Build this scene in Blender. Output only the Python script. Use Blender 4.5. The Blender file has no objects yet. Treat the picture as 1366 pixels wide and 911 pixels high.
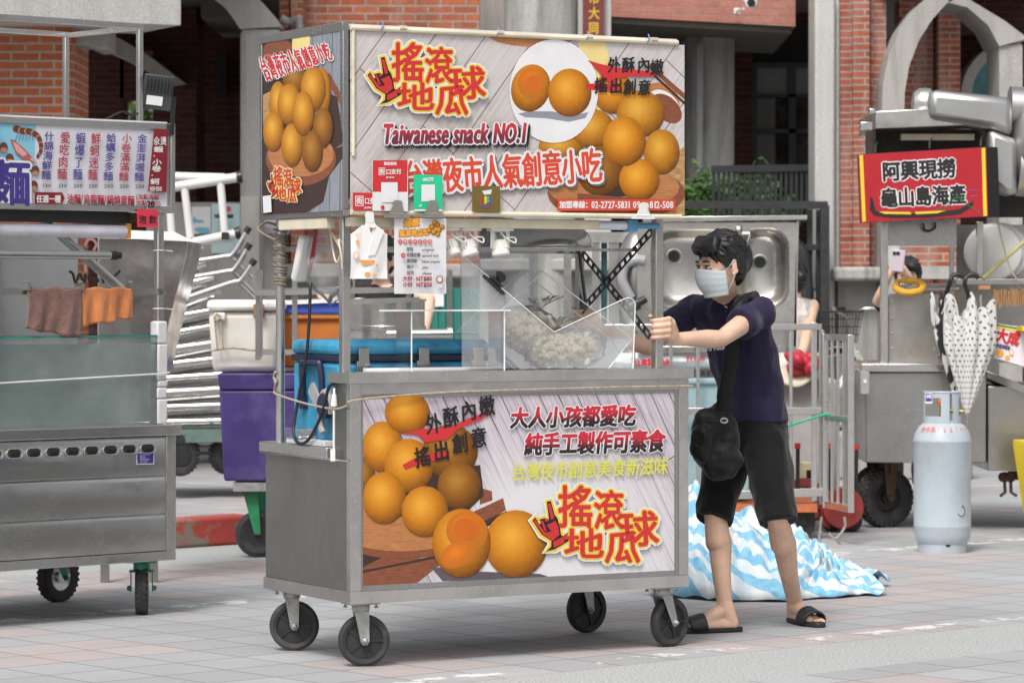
import bpy, bmesh, math, random
from mathutils import Vector, Matrix, noise
random.seed(7)
SC = bpy.context.scene
COL = SC.collection
PI = math.pi
R = math.radians
# ---------------------------------------------------------------- camera model (photo pixels 1366 x 911)
F, VH, H = 4250.0, 395.0, 1.4
def P(u, v, Y):
    return Vector(((u - 683) * Y / F, Y, H - (v - VH) * Y / F))
def GY(v, z=0.0):
    return (H - z) * F / (v - VH)
# ---------------------------------------------------------------- scene graph helpers
WM = {}
def thing(name, label, cat, loc=(0, 0, 0), rz=0.0, group=None):
    o = bpy.data.objects.new(name, None); COL.objects.link(o)
    o.location = loc; o.rotation_euler = (0, 0, rz); o.empty_display_size = 0.1
    WM[o] = Matrix.Translation(Vector(loc)) @ Matrix.Rotation(rz, 4, 'Z')
    return tag(o, label, cat, group)
def tag(o, label, cat, group=None, kind=None):
    if label: o['label'] = label
    if cat: o['category'] = cat
    if group: o['group'] = group
    if kind: o['kind'] = kind
    return o
def structure(o):
    o['kind'] = 'structure'; return o
def kids(o):
    return [c for c in COL.objects if c.parent == o]
def copy_tree(o, parent=None, **kw):
    c = o.copy(); COL.objects.link(c); c.parent = parent
    if parent is None: WM[c] = WM.get(o, Matrix.Identity(4))
    for ch in kids(o): copy_tree(ch, c)
    return c
class B:
    """collects shapes; build() links them as ONE mesh object"""
    def __init__(s):
        s.v = []; s.f = []; s.m = []; s.uv = {}; s.mats = []; s.cur = 0
    def use(s, m):
        if m not in s.mats: s.mats.append(m)
        s.cur = s.mats.index(m); return s
    def add(s, vs, fs, uvs=None):
        b = len(s.v)
        s.v += [Vector(p) for p in vs]
        for i, f in enumerate(fs):
            if uvs: s.uv[len(s.f)] = [uvs[j] for j in f]
            s.f.append([b + j for j in f]); s.m.append(s.cur)
        return s
    def box(s, c, d, rot=None):
        hx, hy, hz = d[0] / 2, d[1] / 2, d[2] / 2
        vs = [Vector((x, y, z)) for z in (-hz, hz) for y in (-hy, hy) for x in (-hx, hx)]
        if rot is not None: vs = [rot @ p for p in vs]
        c = Vector(c)
        return s.add([p + c for p in vs], [(0, 2, 3, 1), (4, 5, 7, 6), (0, 1, 5, 4), (2, 6, 7, 3), (0, 4, 6, 2), (1, 3, 7, 5)])
    def bb(s, x0, x1, y0, y1, z0, z1):
        return s.box(((x0 + x1) / 2, (y0 + y1) / 2, (z0 + z1) / 2), (abs(x1 - x0), abs(y1 - y0), abs(z1 - z0)))
    def bar(s, p0, p1, w, h=None, up=(0, 0, 1)):
        """square bar between two points"""
        p0, p1 = Vector(p0), Vector(p1); h = h or w
        d = (p1 - p0); L = d.length
        if L < 1e-6: return s
        z = d / L; upv = Vector(up)
        if abs(z.dot(upv)) > .97: upv = Vector((1, 0, 0))
        x = upv.cross(z).normalized(); y = z.cross(x)
        m = Matrix((x, y, z)).transposed()
        return s.box((p0 + p1) / 2, (w, h, L), m)
    def tube(s, pts, r, n=10, cap=True, closed=False):
        pts = [Vector(p) for p in pts]; k = len(pts)
        rr = r if isinstance(r, (list, tuple)) else [r] * k
        prev = None; rings = []
        for i, p in enumerate(pts):
            if closed: t = pts[(i + 1) % k] - pts[i - 1]
            else: t = pts[min(i + 1, k - 1)] - pts[max(i - 1, 0)]
            if t.length < 1e-9: t = Vector((0, 0, 1))
            t.normalize()
            if prev is None:
                a = Vector((0, 0, 1)) if abs(t.z) < .9 else Vector((1, 0, 0))
                x = a.cross(t).normalized()
            else:
                x = (prev - t * prev.dot(t))
                if x.length < 1e-6: x = t.orthogonal()
                x.normalize()
            prev = x; y = t.cross(x)
            rings.append([p + (x * math.cos(2 * PI * j / n) + y * math.sin(2 * PI * j / n)) * rr[i] for j in range(n)])
        vs = [q for g in rings for q in g]; fs = []
        for i in range(k if closed else k - 1):
            a, b = i * n, ((i + 1) % k) * n
            for j in range(n):
                fs.append((a + j, a + (j + 1) % n, b + (j + 1) % n, b + j))
        if cap and not closed:
            fs.append(tuple(range(n - 1, -1, -1))); fs.append(tuple((k - 1) * n + j for j in range(n)))
        return s.add(vs, fs)
    def lathe(s, prof, o=(0, 0, 0), axis=(0, 0, 1), n=28, sx=1, cap=True):
        """prof: list of (radius, height)"""
        ax = Vector(axis).normalized(); x = ax.orthogonal().normalized(); y = ax.cross(x); o = Vector(o)
        vs = []; fs = []
        for r, h in prof:
            for j in range(n):
                a = 2 * PI * j / n
                vs.append(o + ax * h + (x * math.cos(a) + y * math.sin(a)) * r)
        for i in range(len(prof) - 1):
            for j in range(n):
                fs.append((i * n + j, i * n + (j + 1) % n, (i + 1) * n + (j + 1) % n, (i + 1) * n + j))
        if cap:
            if prof[0][0] > 1e-5: fs.append(tuple(range(n - 1, -1, -1)))
            if prof[-1][0] > 1e-5: fs.append(tuple((len(prof) - 1) * n + j for j in range(n)))
        return s.add(vs, fs)
    def ell(s, c, r, n=16, k=10, rot=None):
        c = Vector(c); vs = []; fs = []
        if not isinstance(r, (list, tuple)): r = (r, r, r)
        for i in range(k + 1):
            t = PI * i / k
            for j in range(n):
                a = 2 * PI * j / n
                q = Vector((r[0] * math.sin(t) * math.cos(a), r[1] * math.sin(t) * math.sin(a), r[2] * math.cos(t)))
                if rot is not None: q = rot @ q
                vs.append(c + q)
        for i in range(k):
            for j in range(n):
                fs.append((i * n + j, (i + 1) * n + j, (i + 1) * n + (j + 1) % n, i * n + (j + 1) % n))
        return s.add(vs, fs)
    def prism(s, poly, d):
        """extrude polygon (list of 3D points) by vector d"""
        n = len(poly); d = Vector(d); vs = [Vector(p) for p in poly]; vs += [p + d for p in vs]
        fs = [tuple(range(n)), tuple(range(2 * n - 1, n - 1, -1))]
        fs += [(i, n + i, n + (i + 1) % n, (i + 1) % n) for i in range(n)]
        return s.add(vs, fs)
    def grid(s, fn, nu, nv, thick=None):
        """fn(a,b) -> point, a,b in 0..1"""
        vs = [Vector(fn(i / nu, j / nv)) for j in range(nv + 1) for i in range(nu + 1)]
        uv = [(i / nu, j / nv) for j in range(nv + 1) for i in range(nu + 1)]
        fs = [(j * (nu + 1) + i, j * (nu + 1) + i + 1, (j + 1) * (nu + 1) + i + 1, (j + 1) * (nu + 1) + i) for j in range(nv) for i in range(nu)]
        return s.add(vs, fs, uv)
    def build(s, name, mat=None, parent=None, world=False, origin=None, smooth=35, bevel=0, solid=0, norm=True, sub=0):
        me = bpy.data.meshes.new(name)
        vs = s.v
        off = None
        if parent is not None:
            root = parent
            while root.parent: root = root.parent
            if world:
                inv = WM[root].inverted(); vs = [inv @ p for p in vs]
        elif origin is not None:
            off = Vector(origin); vs = [p - off for p in vs]
        me.from_pydata([tuple(p) for p in vs], [], s.f)
        if s.mats:
            for m in s.mats: me.materials.append(m)
            me.polygons.foreach_set('material_index', s.m)
        elif mat is not None: me.materials.append(mat)
        if s.uv:
            ul = me.uv_layers.new(name='UVMap')
            for pi, us in s.uv.items():
                for k, li in enumerate(me.polygons[pi].loop_indices): ul.data[li].uv = us[k]
        if norm:
            bm = bmesh.new(); bm.from_mesh(me); bmesh.ops.recalc_face_normals(bm, faces=bm.faces); bm.to_mesh(me); bm.free()
        if smooth:
            me.polygons.foreach_set('use_smooth', [True] * len(me.polygons))
            me.set_sharp_from_angle(angle=R(smooth))
        me.update()
        o = bpy.data.objects.new(name, me); COL.objects.link(o)
        if off is not None: o.location = off
        if parent is not None: o.parent = parent
        else: WM[o] = Matrix.Translation(off) if off is not None else Matrix.Identity(4)
        if solid:
            md = o.modifiers.new('thickness', 'SOLIDIFY'); md.thickness = solid; md.offset = 0
        if bevel:
            md = o.modifiers.new('edge', 'BEVEL'); md.width = bevel; md.segments = 2; md.limit_method = 'ANGLE'; md.angle_limit = R(40)
        if sub:
            md = o.modifiers.new('sub', 'SUBSURF'); md.levels = sub; md.render_levels = sub
        return o
def spline(pts, n=8):
    """Catmull-Rom through points"""
    pts = [Vector(p) for p in pts]; out = []
    for i in range(len(pts) - 1):
        p0, p1, p2, p3 = pts[max(i - 1, 0)], pts[i], pts[i + 1], pts[min(i + 2, len(pts) - 1)]
        for k in range(n):
            t = k / n
            out.append(.5 * ((2 * p1) + (p2 - p0) * t + (2 * p0 - 5 * p1 + 4 * p2 - p3) * t * t + (3 * p1 - p0 - 3 * p2 + p3) * t ** 3))
    out.append(pts[-1]); return out
# ---------------------------------------------------------------- materials
class N:
    def __init__(s, name):
        s.mat = bpy.data.materials.new(name); s.mat.use_nodes = True
        s.t = s.mat.node_tree; s.t.nodes.clear()
        s.out = s.t.nodes.new('ShaderNodeOutputMaterial')
    def n(s, typ, **kw):
        nd = s.t.nodes.new('ShaderNode' + typ)
        for k, v in kw.items():
            if k in nd.inputs.keys() if isinstance(k, str) else False: s.set(nd.inputs[k], v)
            else: setattr(nd, k, v)
        return nd
    def set(s, sock, v):
        if isinstance(v, bpy.types.NodeSocket): s.t.links.new(v, sock)
        elif hasattr(sock.default_value, '__len__') and not hasattr(v, '__len__'): sock.default_value = [v] * len(sock.default_value)
        elif hasattr(v, '__len__') and len(v) == 3 and len(sock.default_value) == 4: sock.default_value = (*v, 1)
        else: sock.default_value = v
    def i(s, nd, k, v):
        s.set(nd.inputs[k], v); return nd
    def co(s, kind='Object', scale=(1, 1, 1), rot=(0, 0, 0), loc=(0, 0, 0)):
        tc = s.n('TexCoord'); mp = s.n('Mapping')
        s.i(mp, 'Vector', tc.outputs[kind]); s.i(mp, 'Scale', scale); s.i(mp, 'Rotation', rot); s.i(mp, 'Location', loc)
        return mp.outputs[0]
    def noise(s, vec, scale, detail=4, rough=.55, dist=0):
        nd = s.n('TexNoise'); s.i(nd, 'Vector', vec); s.i(nd, 'Scale', scale); s.i(nd, 'Detail', detail); s.i(nd, 'Roughness', rough); s.i(nd, 'Distortion', dist)
        return nd.outputs['Fac']
    def ramp(s, fac, stops, interp='LINEAR'):
        nd = s.n('ValToRGB'); cr = nd.color_ramp; cr.interpolation = interp
        while len(cr.elements) < len(stops): cr.elements.new(.5)
        for e, (p, c) in zip(cr.elements, stops):
            e.position = p; e.color = (*c, 1) if hasattr(c, '__len__') else (c, c, c, 1)
        s.i(nd, 0, fac); return nd.outputs[0]
    def mix(s, fac, a, b, mode='MIX'):
        nd = s.n('MixRGB', blend_type=mode); s.i(nd, 0, fac); s.i(nd, 1, a); s.i(nd, 2, b); return nd.outputs[0]
    def math(s, op, a, b=0.0, c=0.0):
        nd = s.n('Math', operation=op); s.i(nd, 0, a); s.i(nd, 1, b); s.i(nd, 2, c); return nd.outputs[0]
    def bump(s, h, strength=.3, dist=.01, nrm=None):
        nd = s.n('Bump'); s.i(nd, 'Height', h); s.i(nd, 'Strength', strength); s.i(nd, 'Distance', dist)
        if nrm is not None: s.i(nd, 'Normal', nrm)
        return nd.outputs[0]
    def bsdf(s, **kw):
        nd = s.n('BsdfPrincipled')
        for k, v in kw.items(): s.i(nd, k.replace('_', ' '), v)
        return nd
    def done(s, shader):
        s.t.links.new(shader.outputs[0] if hasattr(shader, 'outputs') else shader, s.out.inputs[0]); return s.mat
def mat(name, col, rough=.5, metal=0.0, var=.12, vs=6, bump=0, bs=60, col2=None, spec=.5, stretch=(1, 1, 1), dirt=0, dirtcol=(.12, .1, .08), ds=4, bd=.003, sheen=0, sss=0):
    k = N(name); co = k.co(scale=stretch)
    f = k.noise(co, vs, 5, .6)
    a = tuple(max(0, c * (1 - var)) for c in col); b = col2 or tuple(min(1, c * (1 + var)) for c in col)
    c = k.ramp(f, [(.3, a), (.7, b)])
    if dirt:
        g = k.noise(k.co(loc=(3.1, 1.7, .4)), ds, 6, .65)
        c = k.mix(k.ramp(g, [(.5, 0), (.72, dirt)]), c, dirtcol)
    bs_ = k.bsdf(Base_Color=c, Metallic=metal, Specular_IOR_Level=spec)
    k.i(bs_, 'Roughness', k.ramp(f, [(.2, max(0, rough - .08)), (.8, min(1, rough + .08))]))
    if bump: k.i(bs_, 'Normal', k.bump(k.noise(co, bs, 4), bump, bd))
    if sheen: k.i(bs_, 'Sheen Weight', sheen)
    if sss: k.i(bs_, 'Subsurface Weight', sss); k.i(bs_, 'Subsurface Radius', (.01, .005, .003))
    return k.done(bs_)
def steel(name, col=(.50, .49, .47), rough=.34, streak=(1, 1, 25), scr=.12, dirt=.35, warm=(.30, .25, .19), wear=.3):
    k = N(name)
    f = k.noise(k.co(scale=streak), 14, 6, .65)
    g = k.noise(k.co(loc=(2, 5, 1)), 3.2, 6, .6, .6)
    h = k.noise(k.co(loc=(7, 1, 3), scale=(9, 9, 1.1)), 5, 5, .7)
    c = k.ramp(f, [(.25, tuple(x * (1 - scr) for x in col)), (.75, tuple(min(1, x * (1 + scr)) for x in col))])
    c = k.mix(k.ramp(g, [(.45, 0), (.75, dirt)]), c, warm)
    c = k.mix(k.ramp(h, [(.6, 0), (.8, wear * dirt)]), c, tuple(min(1, x * 1.35) for x in col))
    b = k.bsdf(Base_Color=c, Metallic=.92)
    r = k.mix(.3, k.ramp(g, [(.3, rough - .1), (.7, rough + .16)]), k.ramp(f, [(.3, rough - .05), (.7, rough + .06)]))
    k.i(b, 'Roughness', r)
    n1 = k.bump(k.noise(k.co(), 2.2, 3), .38, .02)
    k.i(b, 'Normal', k.bump(f, .006, .001, n1))
    return k.done(b)
def clear(name, tint=(.92, .95, .96), haze=.12, rough=.12, hazecol=(.75, .79, .82), scr=.5, sc=5, edge=.15):
    """thin acrylic / glass / film: lets light straight through, reflects at its surface, a scratched haze scatters"""
    k = N(name)
    tr = k.n('BsdfTransparent'); k.i(tr, 0, tint)
    df = k.bsdf(Base_Color=hazecol, Roughness=rough, Specular_IOR_Level=.5)
    fr = k.n('LayerWeight'); k.i(fr, 'Blend', .25)
    g = k.noise(k.co(), sc, 6, .65)
    hz = k.ramp(g, [(.3, haze * (1 - scr)), (.7, haze * (1 + scr))])
    fac = k.math('MINIMUM', k.math('ADD', hz, k.math('MULTIPLY', fr.outputs['Facing'], edge)), .95)
    mx = k.n('MixShader'); k.i(mx, 0, fac); k.t.links.new(tr.outputs[0], mx.inputs[1]); k.t.links.new(df.outputs[0], mx.inputs[2])
    gl = k.n('BsdfGlossy'); k.i(gl, 'Roughness', rough * .5)
    fz = k.n('Fresnel'); k.i(fz, 'IOR', 1.33)
    m2 = k.n('MixShader'); k.i(m2, 0, fz.outputs[0]); k.t.links.new(mx.outputs[0], m2.inputs[1]); k.t.links.new(gl.outputs[0], m2.inputs[2])
    return k.done(m2)
def brick(name, c1, c2, mortar, bw=.215, rh=.066, ms=.009, off=.5, dark=.5, bump=.5, soot=0.0):
    k = N(name)
    tc = k.n('TexCoord'); sp = k.n('SeparateXYZ'); k.i(sp, 0, tc.outputs['Object'])
    cb = k.n('CombineXYZ'); k.i(cb, 0, k.math('ADD', sp.outputs[0], sp.outputs[1])); k.i(cb, 1, sp.outputs[2])
    wob = k.noise(cb.outputs[0], 9, 3); 
    vv = k.n('VectorMath', operation='ADD'); k.i(vv, 0, cb.outputs[0]); 
    cw = k.n('CombineXYZ'); k.i(cw, 0, k.math('MULTIPLY', k.math('SUBTRACT', wob, .5), .012)); k.i(cw, 1, k.math('MULTIPLY', k.math('SUBTRACT', wob, .5), .008)); k.i(vv, 1, cw.outputs[0])
    bt = k.n('TexBrick'); bt.offset = off; bt.squash = 1
    k.i(bt, 'Vector', vv.outputs[0]); k.i(bt, 'Scale', 1); k.i(bt, 'Brick Width', bw); k.i(bt, 'Row Height', rh); k.i(bt, 'Mortar Size', ms); k.i(bt, 'Mortar Smooth', .25); k.i(bt, 'Bias', -.1)
    k.i(bt, 'Color1', c1); k.i(bt, 'Color2', c2); k.i(bt, 'Mortar', mortar)
    g = k.noise(k.co(), 28, 6, .65)
    c = k.mix(.6, bt.outputs['Color'], k.ramp(g, [(.25, (.55, .5, .5)), (.7, (1.0, 1.0, 1.0))]), 'MULTIPLY')
    h = k.noise(k.co(loc=(4, 2, 1)), 1.7, 5, .6)
    c = k.mix(k.ramp(h, [(.5, 0), (.78, dark)]), c, (.10, .085, .08))
    if soot:
        s2 = k.noise(k.co(loc=(1, 8, 2), scale=(3, 3, .5)), 2.0, 5, .6)
        c = k.mix(k.ramp(s2, [(.45, 0), (.7, soot)]), c, (.38, .34, .31))
    b = k.bsdf(Base_Color=c, Roughness=.88, Specular_IOR_Level=.25)
    k.i(b, 'Normal', k.bump(k.mix(.8, g, k.math('SUBTRACT', 1, bt.outputs['Fac'])), bump, .006))
    return k.done(b)
def concrete(name, col=(.36, .35, .33), speck=.35, sc=120, stain=.5, stcol=(.13, .125, .115), vert=True, bump=.4):
    k = N(name)
    f = k.noise(k.co(), sc, 3, .7)
    g = k.noise(k.co(scale=(5, 5, .55) if vert else (1, 1, 1)), 1.6, 6, .62, .4)
    g2 = k.noise(k.co(loc=(5, 3, 9)), 2.3, 6, .6)
    c = k.ramp(f, [(.3, tuple(x * (1 - speck) for x in col)), (.7, tuple(min(1, x * (1 + speck)) for x in col))])
    c = k.mix(k.ramp(g, [(.45, 0), (.75, stain)]), c, stcol)
    c = k.mix(k.ramp(g2, [(.5, 0), (.8, stain * .5)]), c, tuple(x * .5 for x in col))
    b = k.bsdf(Base_Color=c, Roughness=.9, Specular_IOR_Level=.2)
    k.i(b, 'Normal', k.bump(f, bump, .004))
    return k.done(b)
def flat(name, col, rough=.45, spec=.4):
    return mat(name, col, rough, var=.05, vs=9, spec=spec)
# ---------------------------------------------------------------- glyphs (Blender's own built-in typeface)
GL = {}
def glyph(ch):
    if ch in GL: return GL[ch]
    c = bpy.data.curves.new('glyph', 'FONT'); c.body = ch; c.resolution_u = 2
    o = bpy.data.objects.new('glyph', c); COL.objects.link(o)
    dg = bpy.context.evaluated_depsgraph_get(); dg.update()
    me = bpy.data.meshes.new_from_object(o.evaluated_get(dg))
    vs = [(p.co.x, p.co.y) for p in me.vertices]; fs = [tuple(q.vertices) for q in me.polygons]
    adv = max([p[0] for p in vs], default=.3)
    bpy.data.objects.remove(o); bpy.data.curves.remove(c); bpy.data.meshes.remove(me)
    GL[ch] = (vs, fs, adv); return GL[ch]
class Ink:
    """flat print laid in thin layers on one plane of a thing; placed in photo pixels that are cast on that plane"""
    STEP = .00022
    def __init__(s, t, axis, const, outward, world=False):
        s.t = t; s.axis = axis; s.c = const; s.o = outward; s.b = B(); s.layer = 0
        m = WM[t]; s.ox, s.oy, s.oz = m.translation; e = m.to_euler(); s.cs, s.sn = math.cos(e.z), math.sin(e.z)
    def pl(s, u, v):
        k = (u - 683) / F
        if s.axis == 'y':
            Y = (s.c - s.ox * s.sn + s.oy * s.cs) / (s.cs - k * s.sn)
            a = (k * Y - s.ox) * s.cs + (Y - s.oy) * s.sn
        else:
            Y = (s.c + s.ox * s.cs + s.oy * s.sn) / (k * s.cs + s.sn)
            a = -(k * Y - s.ox) * s.sn + (Y - s.oy) * s.cs
        return a, H - (v - VH) * Y / F - s.oz
    def pt(s, a, b):
        d = s.c + s.o * s.layer * s.STEP
        return Vector((a, d, b)) if s.axis == 'y' else Vector((d, a, b))
    def raw(s, ab, faces, m, uvs=None):
        s.layer += 1; s.b.use(m); s.b.add([s.pt(*q) for q in ab], faces, uvs or ab)
    def poly(s, px, m):
        ab = [s.pl(*q) for q in px]; s.raw(ab, [tuple(range(len(ab)))], m)
    def line(s, pts, w, m):
        for (u0, v0), (u1, v1) in zip(pts, pts[1:]):
            d = math.hypot(u1 - u0, v1 - v0) or 1; nx, ny = -(v1 - v0) / d * w / 2, (u1 - u0) / d * w / 2
            s.poly([(u0 + nx, v0 + ny), (u1 + nx, v1 + ny), (u1 - nx, v1 - ny), (u0 - nx, v0 - ny)], m)
    def disc(s, cu, cv, ru, rv, m, rot=0, n=28, a0=0, a1=360):
        ab, uv = [], []
        for j in range(n):
            a = R(a0) + R(a1 - a0) * j / (n if a1 - a0 == 360 else n - 1); x, y = math.cos(a), math.sin(a)
            du, dv = x * ru, -y * rv
            ab.append(s.pl(cu + du * math.cos(rot) - dv * math.sin(rot), cv + du * math.sin(rot) + dv * math.cos(rot)))
            uv.append((.5 + x / 2, .5 + y / 2))
        s.raw(ab, [tuple(range(n))], m, uv)
    def char(s, ch, u, v, w, h, m, rot=0, shear=0, bold=0, k=6, sq=0):
        """one glyph: (u,v) = lower left of its em box in photo pixels, w x h pixels; bold / outline radius in pixels"""
        vs, fs, adv = glyph(ch)
        cjk = ord(ch) > 0x2000
        offs = [(0, 0)] + ([(bold * math.cos(2 * PI * j / k), bold * math.sin(2 * PI * j / k)) for j in range(k)] if bold else [])
        cr, sr = math.cos(rot), math.sin(rot)
        for du, dv in offs:
            ab, uv = [], []
            for x, y in vs:
                if cjk: y = (y + .08) / .92
                else: y = y / .73
                px, py = x * w + shear * y * h, -y * h
                ab.append(s.pl(u + px * cr - py * sr + du, v + px * sr + py * cr + dv)); uv.append((x, y))
            s.raw(ab, fs, m, uv); s.layer -= .82 if offs[1:] else 0
        s.layer += 1
    def text(s, st, u0, v0, u1, v1, h, m, bold=0, shear=0, k=6, spread=True):
        """string along the baseline from (u0,v0) to (u1,v1), h pixels tall"""
        L = math.hypot(u1 - u0, v1 - v0); rot = math.atan2(v1 - v0, u1 - u0)
        ws = [(.98 if ord(c) > 0x2000 else (.32 if c == ' ' else glyph(c)[2] + .07)) for c in st]
        tot = sum(ws); x = 0; sc = L / tot
        l0 = s.layer
        for c, w in zip(st, ws):
            if c != ' ':
                s.layer = l0
                s.char(c, u0 + (u1 - u0) * x / tot, v0 + (v1 - v0) * x / tot, sc, h, m, rot, shear, bold, k)
            x += w
        s.layer = l0 + 2.2
    def col(s, st, u, v0, v1, w, m, bold=0, lean=0):
        n = len(st); h = (v1 - v0) / n
        for i, c in enumerate(st):
            l0 = s.layer
            s.char(c, u - w / 2 + lean * i, v0 + h * (i + .93), w, h * .9, m, bold=bold, k=4); s.layer = l0
        s.layer += 2
    def build(s, name, parent): 
        return s.b.build(name, None, parent, smooth=0, norm=False)
ST = steel('stainless_steel', (.62, .615, .60), .2, (30, 30, .6), .05)
STD = steel('dull_steel', (.43, .43, .425), .27, (30, 30, .8), .08, dirt=.45)
STB = steel('worn_shade_darkened_steel', (.29, .29, .285), .34, (30, 30, .9), .16, .5, (.17, .165, .155), 1.1)  # base tone darkened to carry the side's shade; streaks and scratches are wear
STP = steel('polished_steel', (.58, .575, .56), .2, scr=.06, dirt=.2)
STH = steel('horizontal_brushed_steel', (.64, .635, .625), .2, (.6, 50, 50), .05, dirt=.3)
GALV = mat('galvanised_metal', (.42, .42, .41), .5, .75, .25, 18, .2, 60, dirt=.4, dirtcol=(.18, .12, .08))
ALU = mat('bare_aluminium_tube', (.72, .72, .71), .28, .9, .1, 9)
RUBBER = mat('dark_rubber', (.028, .028, .03), .75, var=.3, vs=20, bump=.2, bs=90, dirt=.6, dirtcol=(.12, .11, .1))
BLACKP = mat('black_plastic', (.015, .015, .016), .4, var=.2)
DARKM = mat('dark_painted_metal', (.03, .03, .032), .5, .2, .25, 15)
WHITEP = mat('white_plastic', (.72, .71, .67), .4, var=.06, dirt=.25, dirtcol=(.35, .3, .22))
IVORY = mat('yellowed_ivory_plastic', (.66, .60, .46), .45, var=.12, dirt=.4, dirtcol=(.3, .22, .13))
WHITEM = mat('chalky_white_paint', (.74, .74, .72), .5, var=.06, dirt=.2, dirtcol=(.4, .37, .33))
GREYP = mat('grey_plastic', (.30, .30, .31), .45)
PAPER = flat('white_paper', (.68, .68, .69), .6)
RED = flat('red_print', (.54, .03, .035))
ORED = flat('orange_red_print', (.60, .065, .03))
DRED = flat('dark_red_print', (.22, .015, .025))
YEL = flat('yellow_print', (.74, .52, .035))
LIME = flat('olive_yellow_print', (.62, .60, .10))
BLK = flat('black_print', (.015, .014, .016))
WHT = flat('white_print', (.70, .70, .71))
NAVY = flat('navy_print', (.06, .04, .22))
GREEN = flat('green_print', (.02, .52, .26))
GREENP = mat('green_enamel', (.02, .22, .13), .45, var=.2, vs=12, dirt=.4, dirtcol=(.05, .04, .03))
ROPE = mat('old_rope', (.36, .31, .24), .9, var=.35, vs=60, bump=.6, bs=140)
ACR = clear('scuffed_acrylic', (.985, .99, .99), .028, .15, (.95, .96, .97), .6, 6, .05)
ACRF = clear('frosted_acrylic', (.95, .965, .98), .2, .3, (.80, .84, .88), .5, 7)
ACRE = clear('acrylic_edge', (.9, .92, .92), .85, .2, (.93, .95, .95), .1)
GLS = clear('window_glass', (.85, .93, .91), .05, .05, (.6, .66, .64))
FILM = clear('thin_plastic_film', (.96, .96, .96), .15, .3, (.85, .85, .86), .8, 14)
SKIN = mat('skin', (.66, .43, .315), .48, var=.13, vs=14, bump=.08, bs=160, sss=.12)
HAIR = mat('black_hair', (.010, .009, .009), .46, var=.4, vs=40, bump=.5, bs=90, stretch=(1, 1, .25))
# ================================================================= world, sun, camera
def make_world():
    w = bpy.data.worlds.new('World'); SC.world = w; w.use_nodes = True
    nt = w.node_tree; bg = nt.nodes['Background']
    sky = nt.nodes.new('ShaderNodeTexSky'); sky.sky_type = 'NISHITA'; sky.sun_disc = False
    sky.sun_elevation = R(53); sky.sun_rotation = R(200); sky.dust_density = 6; sky.air_density = 1.2; sky.ozone_density = .5
    hs = nt.nodes.new('ShaderNodeHueSaturation'); hs.inputs['Saturation'].default_value = .22
    nt.links.new(sky.outputs[0], hs.inputs['Color']); nt.links.new(hs.outputs[0], bg.inputs[0])
    bg.inputs[1].default_value = .135
    l = bpy.data.lights.new('sun', 'SUN'); l.energy = 1.75; l.angle = R(14); l.color = (1, .965, .92)
    o = bpy.data.objects.new('sun', l); COL.objects.link(o)
    # direction TO the sun: azimuth 200 deg (clockwise from +Y), elevation 62
    az, el = R(200), R(53)
    d = Vector((math.sin(az) * math.cos(el), math.cos(az) * math.cos(el), math.sin(el)))
    o.rotation_euler = d.to_track_quat('Z', 'Y').to_euler(); o.location = (0, 0, 30)
    c = bpy.data.cameras.new('camera'); c.sensor_width = 36; c.lens = F / 1366 * 36
    c.shift_y = -(455.5 - VH) / 1366
    c.clip_end = 500; c.dof.use_dof = True; c.dof.focus_distance = 12.3; c.dof.aperture_fstop = 7.1
    co = bpy.data.objects.new('camera', c); COL.objects.link(co); co.location = (0, 0, H); co.rotation_euler = (R(90), 0, 0)
    SC.camera = co
    SC.view_settings.view_transform = 'Standard'; SC.view_settings.look = 'None'
    SC.view_settings.exposure = EXPO; SC.view_settings.gamma = 1
    SC.render.engine = 'CYCLES'; SC.cycles.use_denoising = True
    SC.cycles.max_bounces = 10; SC.cycles.transparent_max_bounces = 24
EXPO = .25
make_world()
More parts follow.
